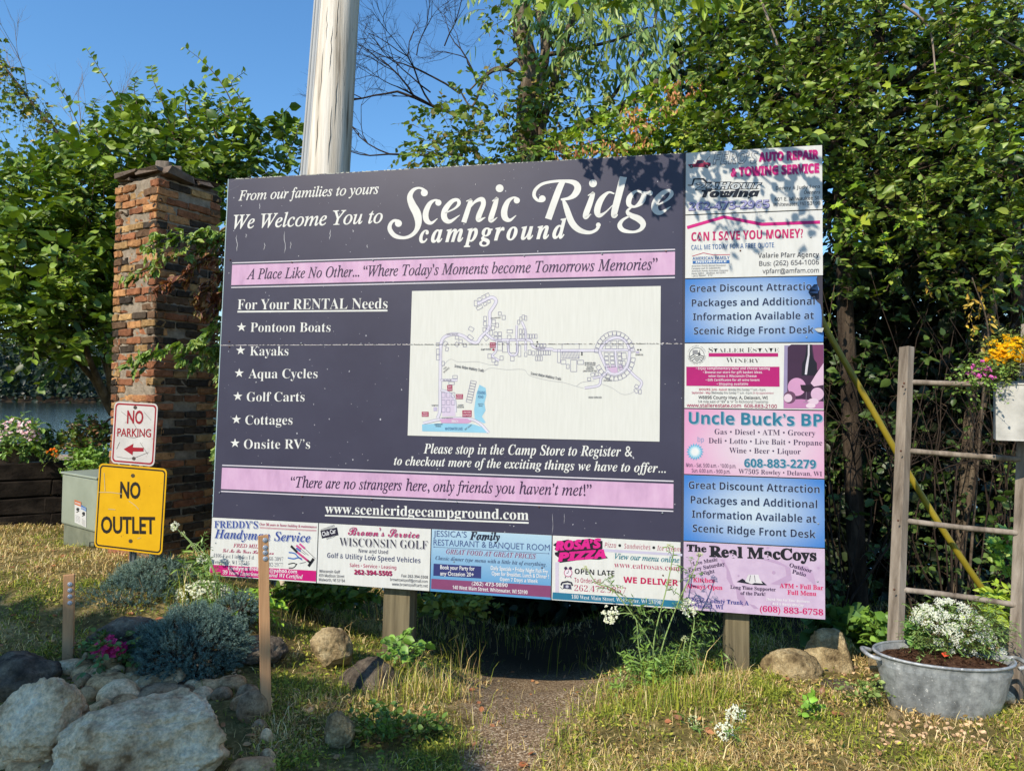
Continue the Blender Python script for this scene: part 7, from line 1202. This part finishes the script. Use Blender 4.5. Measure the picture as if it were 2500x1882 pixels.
gcol = np.where((rng.random(kn) < gfrac[k])[:, None], np.array([lin(142, 148, 54)[:3], lin(116, 126, 46)[:3], lin(168, 166, 70)[:3]])[rng.integers(0, 3, kn)], np.array([lin(150, 122, 76)[:3], lin(120, 96, 58)[:3], lin(184, 158, 104)[:3]])[rng.integers(0, 3, kn)]) * rng.lognormal(0, .2, (kn, 1))
leaves(mb, LV, rng.normal(0, 1, (kn, 3)) * [1, 1, .45], rng.normal(0, .5, (kn, 3)) + [0, -.2, .9], rng.uniform(.012, .030, kn), LF, gcol, M['grass'])
o = mb.build('grass', M['grass']); tag(o, 'short dry turf of straw and green grass', 'grass', kind='stuff')
mb = MB()                                                                       # longer tufts standing out of the turf
for x0, y0, nn, h, sp, gfr in [(905, 1490, 170, .20, .14, .6), (960, 1500, 110, .15, .12, .5), (1000, 1460, 30, .30, .12, .4), (880, 1520, 120, .15, .12, .65), (1400, 1520, 150, .17, .16, .85), (1450, 1540, 110, .14, .12, .85), (1340, 1500, 30, .22, .15, .3), (1500, 1500, 60, .26, .14, .8), (1560, 1500, 70, .2, .1, .6), (1050, 1380, 60, .34, .3, .85), (1180, 1400, 40, .34, .35, .8), (950, 1380, 70, .30, .2, .8), (1010, 1560, 40, .10, .12, .6), (1290, 1540, 50, .12, .12, .7), (1220, 1610, 40, .09, .1, .6), (1000, 1620, 40, .09, .1, .6), (1150, 1530, 24, .08, .2, .4), (480, 1325, 140, .24, .16, .8), (540, 1330, 90, .2, .12, .8), (430, 1310, 80, .26, .16, .7), (770, 1330, 120, .2, .3, .6), (620, 1320, 150, .18, .3, .6), (250, 1180, 40, .16, .2, .7), (100, 1160, 30, .12, .25, .6), (1290, 1440, 30, .34, .25, .8), (1780, 1560, 60, .09, .2, .6), (2200, 1570, 60, .1, .12, .8), (2140, 1480, 40, .14, .1, .8), (700, 1500, 60, .1, .25, .7)]:
    g = G(x0, y0); A = g + rng.normal(0, 1, (nn, 3)) * [sp, sp * .6, 0]; A[:, 2] = ground(A[:, 0], A[:, 1]) - .01; isg = rng.random(nn) < gfr; c = np.where(isg[:, None], GRN[rng.integers(0, 4, nn)], STRAW[rng.integers(0, 4, nn)]) * rng.lognormal(0, .15, (nn, 1)); blades(mb, A, h * rng.uniform(.45, 1.15, nn), rng.uniform(.003, .006, nn), c, .6)
o = mb.build('tall_grass', M['grass']); tag(o, 'tufts of taller grass at the path edges and under the board', 'grass', kind='stuff')
mb = MB(); n = 300; pts = [G(rng.uniform(0, 2212), rng.uniform(1330, 1660)) if k < 190 else G(rng.uniform(0, 330), rng.uniform(1130, 1230)) for k in range(n)]; A = np.array(pts) + [0, 0, .012]; leaves(mb, A, rng.normal(0, 1, (n, 3)) * [1, 1, .15], rng.normal(0, .35, (n, 3)) + [0, 0, 1], rng.uniform(.015, .05, n), OV, pick([lin(164, 110, 74), lin(150, 92, 60), lin(196, 160, 112), lin(120, 84, 62)], n)); o = mb.build('fallen_leaves', M['leaf']); tag(o, 'dry brown leaves scattered over the turf', 'leaf litter', kind='stuff')

# ---------------------------------------------------------------- trees behind the photographer that throw the shade
def shade_tree(label, spheres, tr):
    t = thing('shade_tree', label, 'tree', tr, 'trees behind the viewpoint'); mb = MB()
    for c, r, n in spheres: u = ball(n, .2); leaves(mb, np.asarray(c) + u * r, rng.normal(0, 1, (n, 3)), rng.normal(0, 1, (n, 3)), rng.uniform(.14, .26, n), OV, pick(G_MUL, n))
    mb.build('crown', M['leaf'], t); mb = MB(); g = np.array([tr[0], tr[1], float(ground(tr[0], tr[1])) - .1]); limb(mb, [g, g + [0.1, 0, 1.8], np.mean([c for c, _, _ in spheres], 0)], .16, .09, 10)
    for c, r, n in spheres: limb(mb, [g + [.1, 0, 1.9], np.asarray(c)], .06, .02, 6)
    mb.build('trunk', M['bark'], t)
def up_sun(q, t): return np.array([q[0], q[1], 0.0]) + SUN * t
SHQ = [((-4.7, 3.9), 1.0), ((-3.5, 3.4), 1.0), ((-2.5, 2.9), 1.0), ((-1.75, 2.2), .85), ((-1.2, 1.6), .8), ((-5.6, 4.3), 1.1), ((-3.0, 2.2), 1.1), ((-.75, 1.4), .75), ((-.3, 1.55), .8), ((-1.0, 2.2), .8), ((-.1, 1.0), .8), ((-2.7, 3.35), .75), ((-1.7, 2.75), .8)]
shade_tree('leafy shade tree standing behind the viewpoint', [(up_sun(q, 8.5), r, int(2300 * r * r)) for q, r in SHQ], up_sun((-3, 2.6), 8.5) * [1, 1, 0] + [-.3, -.3, 0])
t = thing('overhanging_tree', 'maple bough hanging over the board from outside the picture', 'tree', (3.3, .2, 0)); mb = MB(); bw = MB()
def cast(x, y, tt): q = SP.uv((x * K, y * K)); return on_sign(q[0], q[1], 0) + SUN * tt
for x, y, n, s, T, sp in [(1300, 352, 7, .09, MA, .05), (1345, 362, 8, .09, MA, .05), (1380, 372, 12, .10, MA, .06), (1425, 378, 18, .10, MA, .07), (1462, 362, 16, .1, MA, .06), (1500, 345, 44, .075, LF, .09), (1525, 392, 40, .07, LF, .09), (1600, 350, 40, .07, LF, .10), (1655, 345, 20, .08, OV, .07), (1690, 385, 12, .07, OV, .07), (1545, 440, 30, .06, LF, .07), (1600, 440, 14, .06, LF, .06), (1752, 400, 7, .08, OV, .05), (1745, 440, 7, .08, OV, .05), (1650, 462, 12, .06, LF, .05), (1580, 485, 15, .06, LF, .05), (1620, 525, 6, .06, LF, .05), (1560, 535, 7, .06, LF, .05), (1760, 500, 6, .07, OV, .04), (1740, 545, 4, .07, OV, .03), (1700, 340, 12, .08, LF, .08)]:
    tt = 1.05 + max(0, y - 345) * .0056; A = cast(x, y, tt) + rng.normal(0, 1, (n, 3)) * [sp, sp, sp * .8]; leaves(mb, A, rng.normal(0, .6, (n, 3)) + [.3, 0, -.6], SUN + rng.normal(0, .5, (n, 3)), s * rng.uniform(.7, 1.1, n), T, pick(G_MAP, n))
hub = cast(1560, 300, 1.6)
for x, y, tt in [(1400, 375, 1.25), (1520, 380, 1.3), (1680, 370, 1.25), (1560, 470, 1.8), (1640, 480, 1.85), (1750, 460, 1.75), (1600, 540, 2.15)]: limb(bw, [hub, (hub + cast(x, y, tt)) / 2 + rng.normal(0, .05, 3), cast(x, y, tt)], .012, .003, 5)
limb(bw, [[3.3, .2, -.1], [3.3, .25, 2.6], [2.6, .9, 4.4], hub + [0, 0, .1]], .13, .015, 9); mb.build('crown', M['leaf'], t); bw.build('trunk', M['bark'], t)
